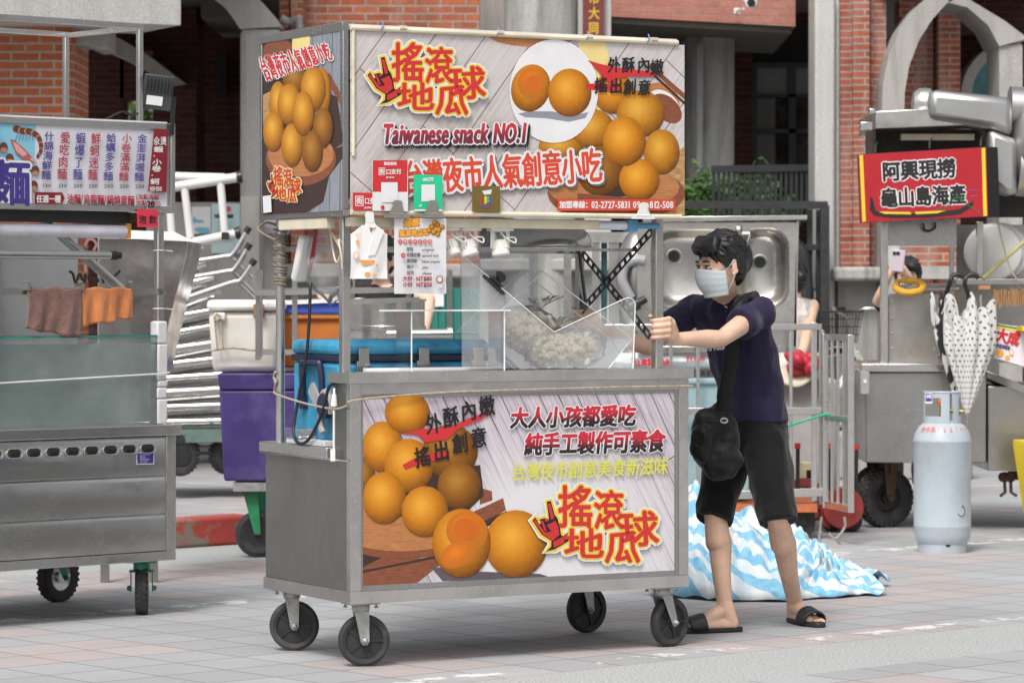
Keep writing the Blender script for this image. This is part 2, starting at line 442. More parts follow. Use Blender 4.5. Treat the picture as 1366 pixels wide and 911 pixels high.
# ================================================================= ground
GA = R(42)
E1 = Vector((math.cos(GA), math.sin(GA), 0)); E2 = Vector((-math.sin(GA), math.cos(GA), 0))
def G(xp, yp, z=0.0):
    p = E1 * xp + E2 * yp; p.z = z; return p
def paving(name, strips=True):
    k = N(name)
    tc = k.n('TexCoord'); vr = k.n('VectorRotate', rotation_type='Z_AXIS'); k.i(vr, 'Vector', tc.outputs['Object']); k.i(vr, 'Angle', -GA)
    co = vr.outputs[0]
    sp = k.n('SeparateXYZ'); k.i(sp, 0, co)
    bt = k.n('TexBrick'); bt.offset = 0; bt.squash = 1
    k.i(bt, 'Vector', co); k.i(bt, 'Scale', 1); k.i(bt, 'Brick Width', .3); k.i(bt, 'Row Height', .3); k.i(bt, 'Mortar Size', .006); k.i(bt, 'Mortar Smooth', .3)
    k.i(bt, 'Color1', 1); k.i(bt, 'Color2', 1); k.i(bt, 'Mortar', 0)
    ix = k.math('FLOOR', k.math('DIVIDE', sp.outputs[0], .3)); iy = k.math('FLOOR', k.math('DIVIDE', sp.outputs[1], .3))
    cv = k.n('CombineXYZ'); k.i(cv, 0, ix); k.i(cv, 1, iy)
    wn = k.n('TexWhiteNoise', noise_dimensions='3D'); k.i(wn, 'Vector', cv.outputs[0])
    fine = k.noise(co, 170, 3, .7); mid = k.noise(co, 2.2, 6, .6)
    grey = k.ramp(wn.outputs['Value'], [(0, (.335, .345, .362)), (1, (.425, .437, .455))])
    pink = k.ramp(wn.outputs['Value'], [(0, (.395, .345, .342)), (1, (.45, .395, .39))])
    # runs of pink slabs: bands across the paving
    cv2 = k.n('CombineXYZ'); k.i(cv2, 0, k.math('FLOOR', k.math('DIVIDE', ix, 5.0))); k.i(cv2, 1, k.math('FLOOR', k.math('DIVIDE', iy, 2.0)))
    wn2 = k.n('TexWhiteNoise', noise_dimensions='3D'); k.i(wn2, 'Vector', cv2.outputs[0])
    pm = k.math('GREATER_THAN', k.math('ADD', k.math('MULTIPLY', wn2.outputs['Value'], .8), k.math('MULTIPLY', wn.outputs['Value'], .35)), .74)
    c = k.mix(pm, grey, pink)
    c = k.mix(k.ramp(mid, [(.35, .35), (.7, 0)]), c, (.30, .295, .29))
    c = k.mix(.55, c, k.ramp(fine, [(.3, (.72, .72, .72)), (.65, (1.08, 1.08, 1.08))]), 'MULTIPLY')
    gum = k.n('TexVoronoi', feature='F1'); k.i(gum, 'Vector', co); k.i(gum, 'Scale', 2.6)
    c = k.mix(k.ramp(gum.outputs['Distance'], [(.03, .55), (.055, 0)]), c, (.17, .165, .16))
    c = k.mix(k.ramp(k.noise(k.co(loc=(9, 4, 0)), .7, 6, .65), [(.48, 0), (.7, .45)]), c, (.27, .26, .25))
    c = k.mix(k.math('MULTIPLY', bt.outputs['Fac'], .75), c, (.15, .12, .115))
    hgt = k.math('ADD', k.math('MULTIPLY', fine, .25), k.math('SUBTRACT', 1, bt.outputs['Fac']))
    if strips:
        def band(a, b):
            return k.math('MULTIPLY', k.math('GREATER_THAN', sp.outputs[1], a), k.math('LESS_THAN', sp.outputs[1], b))
        s = k.math('MAXIMUM', band(8.04, 8.70), band(13.5, 14.40))
        g1 = k.noise(co, 95, 2, .8)
        agg = k.ramp(g1, [(.33, (.20, .21, .21)), (.5, (.37, .385, .385)), (.66, (.56, .575, .57))])
        agg = k.mix(k.ramp(mid, [(.4, .3), (.7, 0)]), agg, (.32, .33, .32))
        c = k.mix(s, c, agg)
        # worn white paint, broken line
        wp = k.noise(k.co(loc=(3, 3, 0)), 3.5, 6, .7)
        for a, b, t in ((8.80, 8.90, .52), (11.62, 11.76, .5)):
            c = k.mix(k.math('MULTIPLY', band(a, b), k.math('GREATER_THAN', wp, t)), c, (.60, .60, .59))
    bs = k.bsdf(Base_Color=c, Roughness=.85, Specular_IOR_Level=.25)
    k.i(bs, 'Normal', k.bump(hgt, .35, .004))
    return k.done(bs)
PAVE = paving('paving_slabs')
g = B(); g.add([(-150, -60, 0), (150, -60, 0), (150, 240, 0), (-150, 240, 0)], [(0, 1, 2, 3)])
structure(g.build('ground', PAVE, smooth=0))
# raised pavement behind the kerb, red painted kerb
def kerb_red():
    k = N('worn_red_kerb_paint')
    f = k.noise(k.co(), 11, 6, .7); g = k.noise(k.co(loc=(3, 1, 2)), 4, 6, .6)
    c = k.ramp(f, [(.4, (.42, .055, .045)), (.62, (.33, .07, .055))])
    c = k.mix(k.ramp(k.mix(.5, f, g), [(.47, 0), (.53, 1)]), c, (.22, .19, .15))
    b = k.bsdf(Base_Color=c, Roughness=.8); k.i(b, 'Normal', k.bump(f, .6, .01)); return k.done(b)
KX0, KX1 = -14, 10.98
g = B(); g.prism([G(KX0, 14.56, 0), G(KX1, 14.56, 0), G(KX1, 45, 0), G(KX0, 45, 0)], (0, 0, .158))
structure(g.build('raised_pavement', paving('pavement_slabs', False), smooth=0))
g = B()
x = KX0
while x < KX1 - .1:
    x2 = min(x + 1.2, KX1); g.prism([G(x + .004, 14.38, 0), G(x2 - .004, 14.38, 0), G(x2 - .004, 14.555, 0), G(x + .004, 14.555, 0)], (0, 0, .164)); x = x2
structure(g.build('kerb', kerb_red(), bevel=.018))
# ================================================================= print materials (posters are printed photographs)
def m_ball(name, hi=(.74, .36, .04), mid=(.56, .205, .011), lo=(.115, .032, .004)):
    k = N(name); uv = k.co('UV')
    sp = k.n('SeparateXYZ'); k.i(sp, 0, uv)
    dx = k.math('SUBTRACT', sp.outputs[0], .42); dy = k.math('SUBTRACT', sp.outputs[1], .62)
    d = k.math('SQRT', k.math('ADD', k.math('MULTIPLY', dx, dx), k.math('MULTIPLY', dy, dy)))
    f = k.noise(k.co(), 45, 5, .7); g = k.noise(k.co(), 160, 3, .7)
    d2 = k.math('ADD', d, k.math('MULTIPLY', k.math('SUBTRACT', f, .5), .16))
    c = k.ramp(d2, [(.06, hi), (.32, mid), (.66, lo)])
    c = k.mix(.35, c, k.ramp(g, [(.3, (.72, .66, .6)), (.65, (1.1, 1.1, 1.1))]), 'MULTIPLY')
    return k.done(k.bsdf(Base_Color=c, Roughness=.5, Specular_IOR_Level=.3))
BALL = m_ball('printed_golden_ball')
BALLY = m_ball('printed_yellow_ball', (.68, .37, .05), (.49, .20, .014), (.10, .034, .005))
BALLD = m_ball('printed_shaded_ball', (.40, .19, .028), (.26, .10, .011), (.07, .024, .004))
FLESH = m_ball('printed_broken_ball_inside', (.70, .20, .015), (.56, .15, .012), (.42, .15, .015))
def m_planks(name, base, line, rot, pw, grain, worn=None, bw=3.0, fade=None):
    k = N(name); co = k.co('UV', rot=(0, 0, rot))
    bt = k.n('TexBrick'); bt.offset = .37; k.i(bt, 'Vector', co); k.i(bt, 'Scale', 1); k.i(bt, 'Brick Width', bw); k.i(bt, 'Row Height', pw); k.i(bt, 'Mortar Size', .0022); k.i(bt, 'Mortar Smooth', .2); k.i(bt, 'Bias', 0)
    k.i(bt, 'Color1', base); k.i(bt, 'Color2', tuple(x * .86 for x in base)); k.i(bt, 'Mortar', line)
    st = k.noise(k.co('UV', rot=(0, 0, rot), scale=(1, 1, 1)), 4, 2)
    mp = k.n('Mapping'); k.i(mp, 'Vector', co); k.i(mp, 'Scale', (2.2, 70, 1)); gr = k.noise(mp.outputs[0], 2.2, 6, .65, .6)
    c = k.mix(.9, bt.outputs['Color'], k.ramp(gr, [(.32, grain), (.55, (1, 1, 1))]), 'MULTIPLY')
    if worn:
        w = k.noise(k.co('UV', loc=(.6, .2, 0)), 3.4, 6, .6)
        w2 = k.noise(mp.outputs[0], 5, 5, .7)
        c = k.mix(k.ramp(k.mix(.55, w, w2), [(.52, 0), (.66, .8)]), c, worn)
    if fade:
        sp = k.n('SeparateXYZ'); k.i(sp, 0, k.co('UV')); dx = k.math('SUBTRACT', sp.outputs[0], fade[0]); dy = k.math('SUBTRACT', sp.outputs[1], fade[1])
        d = k.math('SQRT', k.math('ADD', k.math('MULTIPLY', dx, dx), k.math('MULTIPLY', dy, dy)))
        c = k.mix(k.ramp(d, [(fade[2] * .55, .94), (fade[2], 0)]), c, (.66, .65, .665))
    return k.done(k.bsdf(Base_Color=c, Roughness=.42, Specular_IOR_Level=.35))
PLK1 = m_planks('printed_pale_lilac_planks', (.58, .53, .57), (.12, .08, .13), R(62), .075, (.45, .37, .46), None, 3.0, (.93, .36, .62))
PLK2 = m_planks('printed_whitewashed_planks', (.61, .575, .57), (.20, .12, .11), R(-52), .17, (.76, .71, .70), (.26, .15, .09), .9)
PLK3 = m_planks('printed_blue_grey_planks', (.28, .30, .34), (.035, .035, .05), R(88), .085, (.6, .6, .62))
WOODR = mat('printed_red_brown_wood', (.21, .065, .03), .5, var=.3, vs=9, stretch=(3, 3, 20))
WOODP = mat('printed_plate_wood', (.42, .17, .06), .5, var=.25, vs=9, stretch=(2, 2, 22))
WOODT = mat('printed_bamboo_mat', (.40, .24, .10), .5, var=.4, vs=30, stretch=(1, 1, 3))
DKBR = flat('printed_dark_brown', (.045, .025, .02))
SHADEP = flat('printed_dusk_violet', (.10, .08, .10))
CREAM = flat('printed_pale_yellow_cloth', (.74, .60, .25), .5)
def m_vgrad(name, a, b):
    k = N(name); sp = k.n('SeparateXYZ'); k.i(sp, 0, k.co('UV')); return k.done(k.bsdf(Base_Color=k.ramp(sp.outputs[1], [(.25, b), (.7, a)]), Roughness=.45))
REDBLK = m_vgrad('red_to_black_lettering', (.52, .02, .04), (.02, .012, .015))
MARLET = m_vgrad('maroon_lettering', (.50, .03, .05), (.16, .02, .04))
ORLET = flat('orange_lettering', (.80, .36, .05))
def clip_poly(ab, uv, box):
    a0, a1, b0, b1 = box
    pts = list(zip(ab, uv))
    for ax, lim, sg in ((0, a0, 1), (0, a1, -1), (1, b0, 1), (1, b1, -1)):
        out = []
        for i in range(len(pts)):
            (p, s), (q, t) = pts[i - 1], pts[i]
            ip, iq = (p[ax] - lim) * sg >= 0, (q[ax] - lim) * sg >= 0
            if ip != iq:
                f = (lim - p[ax]) / (q[ax] - p[ax])
                out.append(((p[0] + (q[0] - p[0]) * f, p[1] + (q[1] - p[1]) * f), (s[0] + (t[0] - s[0]) * f, s[1] + (t[1] - s[1]) * f)))
            if iq: out.append((q, t))
        pts = out
        if not pts: break
    return [p for p, _ in pts], [t for _, t in pts]
class Poster(Ink):
    clip = None
    def raw(s, ab, faces, m, uvs=None):
        if s.clip and len(faces) == 1:
            ab, uvs = clip_poly(ab, list(uvs or ab), s.clip)
            if len(ab) < 3: return
            faces = [tuple(range(len(ab)))]
        Ink.raw(s, ab, faces, m, uvs)
    def sheet(s, px, m):
        ab = [s.pl(*q) for q in px]
        xs = [p[0] for p in ab]; ys = [p[1] for p in ab]
        s.clip = (min(xs), max(xs), min(ys), max(ys))
        a0, a1, b0, b1 = s.clip
        Ink.raw(s, [(a0, b0), (a1, b0), (a1, b1), (a0, b1)], [(0, 1, 2, 3)], m)
LOGO_HAND = [(310, 190), (345, 183), (378, 300), (402, 330), (422, 400), (432, 470), (450, 482), (500, 448), (474, 488), (502, 520), (440, 556), (380, 592), (302, 612), (348, 572), (350, 520), (268, 468), (188, 350), (212, 322), (248, 380), (262, 372), (250, 340), (290, 328), (330, 340)]
HAND_RED = [[(318, 208), (342, 204), (374, 330), (348, 340)], [(198, 352), (212, 340), (300, 452), (350, 440), (330, 415), (310, 385), (345, 372), (385, 352), (408, 402), (418, 470), (360, 520), (280, 470)],
            [(258, 350), (275, 345), (312, 440), (290, 430)], [(290, 340), (318, 335), (325, 352), (300, 360)], [(362, 530), (452, 484), (462, 535), (370, 580)]]
LOGO_CH = [('搖', 405, 405, 300, 350, 0), ('滾', 708, 425, 262, 330, 0), ('球', 935, 572, 338, 292, .05), ('地', 452, 668, 352, 250, 0), ('瓜', 800, 705, 310, 268, 0)]
def logo(ink, fn, sc):
    """fn maps the emblem's own units to photo pixels; sc = pixels per unit"""
    def grow(pl, r):
        cx = sum(p[0] for p in pl) / len(pl); cy = sum(p[1] for p in pl) / len(pl); out = []
        n = len(pl)
        for i in range(n):
            a, b, c = pl[i - 1], pl[i], pl[(i + 1) % n]
            d1 = Vector((b[0] - a[0], b[1] - a[1])).normalized(); d2 = Vector((c[0] - b[0], c[1] - b[1])).normalized()
            nn = Vector((d1.y + d2.y, -d1.x - d2.x)); nn = nn.normalized() if nn.length > .1 else Vector((d1.y, -d1.x))
            out.append((b[0] + nn.x * r, b[1] + nn.y * r))
        return out
    def tri(pl, m):
        from mathutils.geometry import tessellate_polygon
        ab = [ink.pl(*fn(*p)) for p in pl]
        fs = tessellate_polygon([[Vector((a, b, 0)) for a, b in ab]])
        ink.raw(ab, [tuple(f) for f in fs], m) if len(fs) != 1 else None
    for m, r in ((BLK, -1), (WHT, 38), (YEL, 22), (RED, 8)):
        if r == -1: continue
        l0 = ink.layer
        if r > 10: tri(grow(LOGO_HAND, r), m)
        else:
            tri(LOGO_HAND, BLK)
            for q in HAND_RED: tri(q + [q[0]] if len(q) == 3 else q, RED) if len(q) > 4 else ink.poly([fn(*p) for p in q], RED)
        for ch, x, y, w, h, ro in LOGO_CH:
            u, v = fn(x, y); u1, v1 = fn(x + w, y); u2, v2 = fn(x, y - h)
            ink.layer = l0
            ink.char(ch, u, v, math.hypot(u1 - u, v1 - v), math.hypot(u2 - u, v2 - v), m, math.atan2(v1 - v, u1 - u) - ro, 0, r * sc, 10 if r > 10 else 6)
        ink.layer = l0 + 4
# ================================================================= the snack cart in the middle
CA = R(29.5)
CART_O = Vector((-.605, 11.95, 0))
CL, CW = 1.50, .765
cart = thing('snack_cart', 'stainless snack cart with golden ball posters, pushed by the man in a face mask', 'food cart', CART_O, CA)
def CW2(x, y, z): return WM[cart] @ Vector((x, y, z))
ZB, ZD, ZC = .245, .826, 1.113
# body shell, deck, counter
b = B()
b.bb(.004, CL - .004, .006, CW - .004, ZB + .045, ZD - .042)
b.bb(.006, CL - .006, .008, .168, ZD - .05, ZC - .042)
b.build('cart_body', STB, cart, bevel=.004)
b = B()
b.bb(-.016, CL + .01, .172, CW + .014, ZD - .041, ZD)
b.bb(-.016, -.010, .0, CW + .014, ZD - .047, ZD - .041)
b.build('deck', STH, cart, bevel=.003)
b = B(); b.bb(-.012, CL + .018, -.016, .176, ZC - .041, ZC)
for i in range(9):
    for z in (ZC - .012, ZC - .03): b.ell((.06 + i * .172, -.0165, z), (.003, .0015, .003), 8, 6)
b.build('counter', STH, cart, bevel=.004)
b = B()
b.bb(-.003, CL + .003, -.004, CW, ZB, ZB + .046)
b.bb(-.002, .042, -.002, .03, ZB + .047, ZC - .042); b.bb(CL - .042, CL + .002, -.002, .03, ZB + .047, ZC - .042)
b.bb(.043, CL - .043, -.001, .03, ZC - .083, ZC - .042)
for i in range(7): b.ell((.022, -.0025, .33 + i * .1), (.0028, .0015, .0028), 8, 6); b.ell((CL - .02, -.0025, .33 + i * .1), (.0028, .0015, .0028), 8, 6)
for i in range(12): b.ell((.05 + i * .127, -.0045, ZB + .02), (.003, .0015, .003), 8, 6)
b.build('cart_frame', ST, cart, bevel=.002)
b = B()
for x0, x1, z0, z1 in ((.0425, .052, .292, 1.03), (CL - .062, CL - .0425, .292, 1.03), (.053, CL - .063, .292, .312), (.053, CL - .063, 1.016, 1.029)):
    b.bb(x0, x1, .002, .012, z0, z1)
b.build('poster_trim', STD, cart)
b = B(); b.bb(.74, 1.42, .19, .72, .965, .985); b.bb(.76, .80, .3, .6, ZD + .002, .964); b.bb(1.36, 1.40, .3, .6, ZD + .002, .964); b.build('inner_shelf', STD, cart)
# casters
def caster(x, y, ang, parent, r=.098, w=.042, trail=.0, lift=.0):
    """ang: cart-frame heading of the axle's outer side"""
    ax = Vector((math.cos(ang), math.sin(ang), 0)); fw = Vector((-ax.y, ax.x, 0))
    top = ZB - .002
    f = B(); rot = Matrix((ax, fw, Vector((0, 0, 1)))).transposed()
    f.box((x, y, top - .004), (.12, .095, .008)); f.lathe([(.034, 0), (.034, .022), (.026, .03)], (x, y, top - .034), n=18)
    for k in (-1, 1):
        q = Vector((x, y, 0)) + ax * k * (w / 2 + .009); c = Vector((x, y, 0)) + fw * trail + ax * k * (w / 2 + .009)
        a0 = q - fw * .028; a1 = q + fw * .028
        pl = [a0 + Vector((0, 0, top - .034)), a1 + Vector((0, 0, top - .034)), c + fw * .017 + Vector((0, 0, r - .002)), c + fw * .008 + Vector((0, 0, r - .016)), c - fw * .008 + Vector((0, 0, r - .016)), c - fw * .017 + Vector((0, 0, r - .002))]
        f.prism([p - ax * .0022 for p in pl], ax * .0044)
        f.lathe([(.012, 0), (.012, .006), (.006, .010), (.006, .016), (.0, .017)], c + ax * k * .002 + Vector((0, 0, r)), ax * k, n=8)
    f.box((x, y, top - .036), (w + .02, .05, .006), None) if False else f.add([], [])
    q = Vector((x, y, top - .036)); f.box(q, (w + .024, .056, .005), rot)
    for sx in (-1, 1):
        for sy in (-1, 1): f.lathe([(.008, 0), (.008, .007), (.004, .008), (.004, .014)], (x + sx * .048, y + sy * .036, top - .022), n=6)
    fo = f.build('caster', GALV, parent, bevel=.0015)
    c = Vector((x, y, r)) + fw * trail
    t = B(); t.lathe([(r - .026, -w / 2 + .004), (r - .012, -w / 2), (r - .003, -w / 2 + .004), (r, -w / 2 + .010), (r, w / 2 - .010), (r - .003, w / 2 - .004), (r - .012, w / 2), (r - .026, w / 2 - .004), (r - .03, 0), (r - .026, -w / 2 + .004)], c, ax, 40, cap=False)
    t.build('tyre', RUBBER, fo)
    h = B(); h.lathe([(.0, -w / 2 + .002), (.022, -w / 2 + .002), (.024, -.008), (r - .027, -.007), (r - .024, -w / 2 + .006), (r - .022, 0), (r - .024, w / 2 - .006), (r - .027, .007), (.024, .008), (.022, w / 2 - .002), (.0, w / 2 - .002)], c, ax, 32, cap=False)
    for j in range(5):
        a = 2 * PI * j / 5; d = fw * math.cos(a) + Vector((0, 0, 1)) * math.sin(a)
        h.bar(c + d * .02, c + d * (r - .026), .012, w * .62, up=tuple(ax))
    h.build('hub', DARKM, fo)
    return fo
wl = lambda wx, wy: math.atan2(-wx * math.sin(CA) + wy * math.cos(CA), wx * math.cos(CA) + wy * math.sin(CA))
caster(.085, .085, wl(.20, -.98), cart, trail=.012); caster(.09, .70, wl(.12, -.99), cart, trail=.010)
caster(1.425, .075, wl(.70, -.71), cart, trail=.045); caster(1.43, .70, wl(.62, -.78), cart, trail=.02)
# posts
ZS0, ZS1 = 1.706, 2.427
b = B(); b.bar((.02, .09, ZC), (.02, .09, ZS0 + .02), .034); b.build('post', ST, cart, bevel=.003)
b = B(); b.bar((CL - .087, .09, ZC), (CL - .087, .09, ZS0 + .02), .036); b.build('post', ST, cart, bevel=.003)
b = B(); b.tube([(.045, .71, ZD), (.045, .71, ZS0 + .02)], .0185, 14); b.build('post', ST, cart)
b = B(); b.bar((CL - .085, .70, ZD), (CL - .085, .70, ZS0 + .02), .03); b.build('post', STD, cart, bevel=.003)
# slotted black cross brace between the two posts of the pushing end
def slotted(p0, p1, w=.034):
    p0, p1 = Vector(p0), Vector(p1); d = (p1 - p0); L = d.length; d /= L
    n = Vector((1, 0, 0)); s = d.cross(n).normalized()
    b = B(); k = int(L / .045)
    b.bar(p0 + s * w * .36, p1 + s * w * .36, .003, w * .28, up=(1, 0, 0)) if False else None
    for sg in (-1, 1):
        q = s * sg * w * .38
        b.prism([p0 + q - s * w * .12, p1 + q - s * w * .12, p1 + q + s * w * .12, p0 + q + s * w * .12], n * .003)
    for i in range(k + 1):
        a = p0 + d * (L * i / k - .009); c = p0 + d * (L * i / k + .009)
        b.prism([a - s * w * .27, c - s * w * .27, c + s * w * .27, a + s * w * .27], n * .0028)
    b.build('brace', DARKM, cart)
slotted((CL - .10, .115, 1.66), (CL - .10, .68, 1.33)); slotted((CL - .106, .68, 1.60), (CL - .106, .12, 1.24))
b = B(); b.bar((CL - .15, .60, 1.60), (CL - .05, .69, 1.29), .006, .024); b.build('brace', DARKM, cart)
# sign box
SX0, SX1, SY0, SY1 = -.034, 1.468, 0.0, .735
b = B(); b.bb(SX0 + .012, SX1 - .012, SY0 + .012, SY1 - .01, ZS1 - .02, ZS1 - .006); b.bb(SX0 + .012, SX1 - .012, SY0 + .03, SY1 - .03, ZS0 + .06, ZS0 + .066)
b.bb(SX0 + .02, SX1 - .02, SY1 - .012, SY1 - .004, ZS0 + .02, ZS1 - .02); b.bb(SX1 - .012, SX1 - .004, SY0 + .02, SY1 - .02, ZS0 + .02, ZS1 - .02)
b.build('sign_box', WHITEM, cart)
b = B()
b.bb(SX0 - .002, SX0 + .026, SY0 - .002, SY1, ZS1 - .034, ZS1); b.bb(SX0 + .004, SX0 + .028, SY0, SY1 - .01, ZS0 - .006, ZS0 + .022)
b.bb(SX0, SX0 + .024, SY0 - .003, SY0 + .022, ZS0 + .0225, ZS1 - .0345); b.bb(SX0, SX0 + .02, SY1 - .02, SY1, ZS0 + .0225, ZS1 - .0345)
b.bb(SX0 + .027, SX1, SY1 - .02, SY1, ZS1 - .032, ZS1 - .002)
b.build('sign_frame', STD, cart, bevel=.002)
b = B()
b.tube([(SX0 + .03, SY0 - .006, ZS1 - .022), (SX1 - .02, SY0 - .006, ZS1 - .022)], .010, 10); b.tube([(SX0 + .03, SY0 - .008, ZS0 + .008), (SX1 - .006, SY0 - .008, ZS0 + .008)], .0105, 10)
b.tube([(SX0 + .042, SY0 - .006, ZS0 + .22), (SX0 + .042, SY0 - .006, ZS1 - .03)], .007, 8)
for x in (.2, .62, 1.02, 1.32): b.bb(x, x + .026, -.022, -.004, ZS1 - .018, ZS1 - .006)
b.build('sign_rail', IVORY, cart)
BTIE = flat('blue_cable_tie', (.15, .2, .5))
for x in (.12, .62, 1.02, 1.30):
    b = B(); b.tube(spline([(x, -.012, ZS1 - .03), (x + .006, -.02, ZS1 - .01), (x + .012, -.004, ZS1 + .006), (x + .02, .008, ZS1 + .004)], 4), .0025, 6)
    b.build('cable_tie', BTIE, cart)
# ---- front sign poster
ink = Poster(cart, 'y', -.0015, -1)
ink.sheet([(467, 40), (913, 62), (913, 283), (467, 283)], PLK2)
ink.poly([(772, 45), (806, 50), (822, 120), (800, 150), (770, 140)], CREAM)
ink.disc(712, 45, 62, 18, WOODP)
ink.poly([(560, 66), (750, 62), (760, 150), (640, 150), (650, 75)], WHT) if False else None
ink.disc(880, 136, 27, 25, WOODP, .6); ink.disc(886, 140, 24, 16, WHT, .75); ink.disc(889, 145, 24, 15, WOODR, .75)
ink.line([(866, 88), (915, 131)], 6, WOODR); ink.line([(868, 97), (915, 140)], 3, DKBR)
ink.poly([(884, 210), (915, 196), (915, 290), (860, 290)], WOODT)
ink.disc(822, 258, 92, 38, WOODR); ink.disc(818, 250, 88, 32, WOODP); ink.poly([(780, 215), (880, 215), (870, 255), (800, 268)], DKBR)
for (x, y, rx, ry, m) in ((748, 197, 30, 20, BALLY), (790, 172, 29, 26, BALLY), (818, 124, 27, 28, BALL), (854, 152, 32, 31, BALLY), (882, 203, 24, 30, BALLY), (800, 228, 31, 33, BALLD), (852, 240, 27, 28, BALL), (832, 189, 29, 33, BALL)):
    ink.disc(x, y, rx, ry, m)
ink.poly([(770, 258), (846, 265), (846, 284), (770, 284)], WOODR)
ink.disc(738, 122, 59, 69, flat('printed_soft_white_rim', (.76, .74, .74)), n=48); ink.disc(738, 122, 57.5, 67, WHT, n=48)
ink.poly([(690, 152), (706, 149), (736, 149), (762, 155), (784, 150), (780, 158), (758, 163), (726, 158), (700, 157)], flat('printed_grey_shadow', (.25, .25, .30)))
ink.disc(707, 118, 26, 32, BALL, .25); ink.disc(709, 111, 19, 21, FLESH, .35); ink.disc(711, 112, 11, 12, flat('printed_orange_flesh', (.55, .13, .008)), .3); ink.disc(759, 124, 29, 32, BALL)
ink.poly([(783, 81), (800, 86), (818, 90), (850, 94), (884, 98), (866, 103), (838, 102), (818, 106), (826, 116), (806, 108), (798, 96)], RED)
ink.poly([(780, 113), (800, 111), (826, 114), (824, 121), (800, 122), (780, 119)], RED)
for ch, u, v, r in (('外', 809, 98, .12), ('酥', 828, 98, .1), ('內', 848, 98, .08), ('嫩', 866, 101, .1), ('搖', 791, 125, .1), ('出', 811, 126, .08), ('創', 829, 127, .06), ('意', 848, 128, .06)):
    ink.char(ch, u, v, 18, 20, BLK, -r, .12, .55, 5)
ink.text('台灣夜市人氣創意小吃', 539, 262, 803, 244, 44, flat('printed_text_shadow', (.16, .12, .13)), 4.6, k=8)
ink.layer -= 1; ink.text('台灣夜市人氣創意小吃', 537.5, 260, 801.5, 242, 44, WHT, 4.4, k=10)
ink.text('台灣夜市人氣創意小吃', 537.5, 260, 801.5, 242, 44, ORED, 1.1, k=6)
ink.text('Taiwanese snack NO.1', 511, 195.5, 701, 194, 27, BLK, 3.6, .12, 8); ink.text('Taiwanese snack NO.1', 508, 192, 698, 190.5, 27, WHT, 3.2, .12, 8); ink.text('Taiwanese snack NO.1', 508, 192, 698, 190.5, 27, MARLET, 1.3, .12, 6)
ink.poly([(742, 266), (899, 266.5), (899, 281), (741, 281.5)], ORED)
ink.text('加盟專線：02-2727-5831', 744, 278, 838, 278, 9.5, WHT, .35); ink.text('09', 842, 278, 852, 278, 9.5, WHT, .35); ink.text('812-508', 864, 278, 896, 278, 9.5, WHT, .35)
logo(ink, lambda x, y: (460 + x / 6.83, 50 + y / 6.83), 1 / 6.83)
ink.build('sign_poster', cart)
# ---- side sign poster
ink = Poster(cart, 'x', SX0 + .0015, -1)
ink.sheet([(351, 52), (454, 44), (457.5, 281), (352, 286)], PLK3)
ink.poly([(345, 40), (395, 45), (388, 110), (352, 160), (345, 130)], DKBR); ink.disc(372, 72, 22, 20, WOODR)
ink.poly([(345, 130), (398, 104), (410, 90), (430, 140), (370, 190), (345, 150)], WOODT); ink.disc(402, 60, 12, 40, CREAM)
ink.poly([(432, 100), (440, 98), (460, 135), (460, 150)], WOODR); ink.poly([(430, 120), (450, 130), (459, 190), (430, 210)], DKBR)
ink.poly([(345, 170), (370, 160), (440, 200), (460, 195), (460, 250), (400, 290), (345, 290)], DKBR); ink.poly([(440, 235), (470, 195), (470, 300), (425, 300)], PLK3)
ink.disc(402, 212, 47, 36, WOODR); ink.disc(402, 206, 44, 30, WOODP)
for (x, y, rx, ry, m) in ((394, 106, 16, 24, BALLD), (430, 125, 12, 34, BALLY), (372, 137, 12, 28, BALLY), (419, 119, 17, 30, BALLY), (387, 140, 16, 28, BALLY), (366, 176, 14, 27, BALLY), (432, 171, 13.5, 27, BALLD), (391, 194, 14.5, 29, BALLY), (418, 202, 14, 28, BALLD), (406, 152, 14.5, 30, BALLY)): ink.disc(x, y, rx, ry, m)
for m, r in ((WHT, 2.1), (RED, .5)):
    l0 = ink.layer
    for i, ch in enumerate('台灣夜市人氣創意小吃'):
        ink.layer = l0; ink.char(ch, 357 + i * 9.0, 109 - i * 3.0, 8.6, 33 - i * .85, m, -.26, -.12, r, 6)
    ink.layer = l0 + 2.4
logo(ink, lambda x, y: (356.5 + (x - 150) / 1150 * 50, 219 + y / 700 * 52 - (x - 150) / 1150 * 2), .046)
ink.poly([(353, 262), (364, 260.5), (365, 283), (354, 284.5)], WHT)
ink.build('sign_poster', cart)
# ---- lower front poster
ink = Poster(cart, 'y', .0045, -1)
ink.sheet([(484, 528), (906, 516), (906, 770), (484, 784)], PLK1)
FADE = clear('printed_white_fade', (1, 1, 1), .55, .5, (.82, .82, .82), .3)
ink.poly([(640, 650), (656, 655), (657, 667), (640, 673)], WOODR); ink.poly([(632, 682), (671, 664), (675, 680), (645, 697)], WOODR); ink.poly([(640, 697), (676, 681), (676, 688), (645, 705)], DKBR)
ink.poly([(484, 728), (560, 745), (600, 735), (590, 750), (540, 790), (484, 800)], WOODR); ink.poly([(484, 728), (520, 738), (484, 756)], DKBR); ink.line([(484, 762), (585, 742)], 3, DKBR)
ink.disc(535, 705, 96, 40, WOODR); ink.disc(535, 698, 96, 37, WOODP)
ink.poly([(490, 640), (640, 620), (645, 660), (620, 685), (500, 690)], DKBR)
ink.poly([(575, 756), (640, 762), (720, 765), (735, 770), (650, 775), (590, 774)], SHADEP)
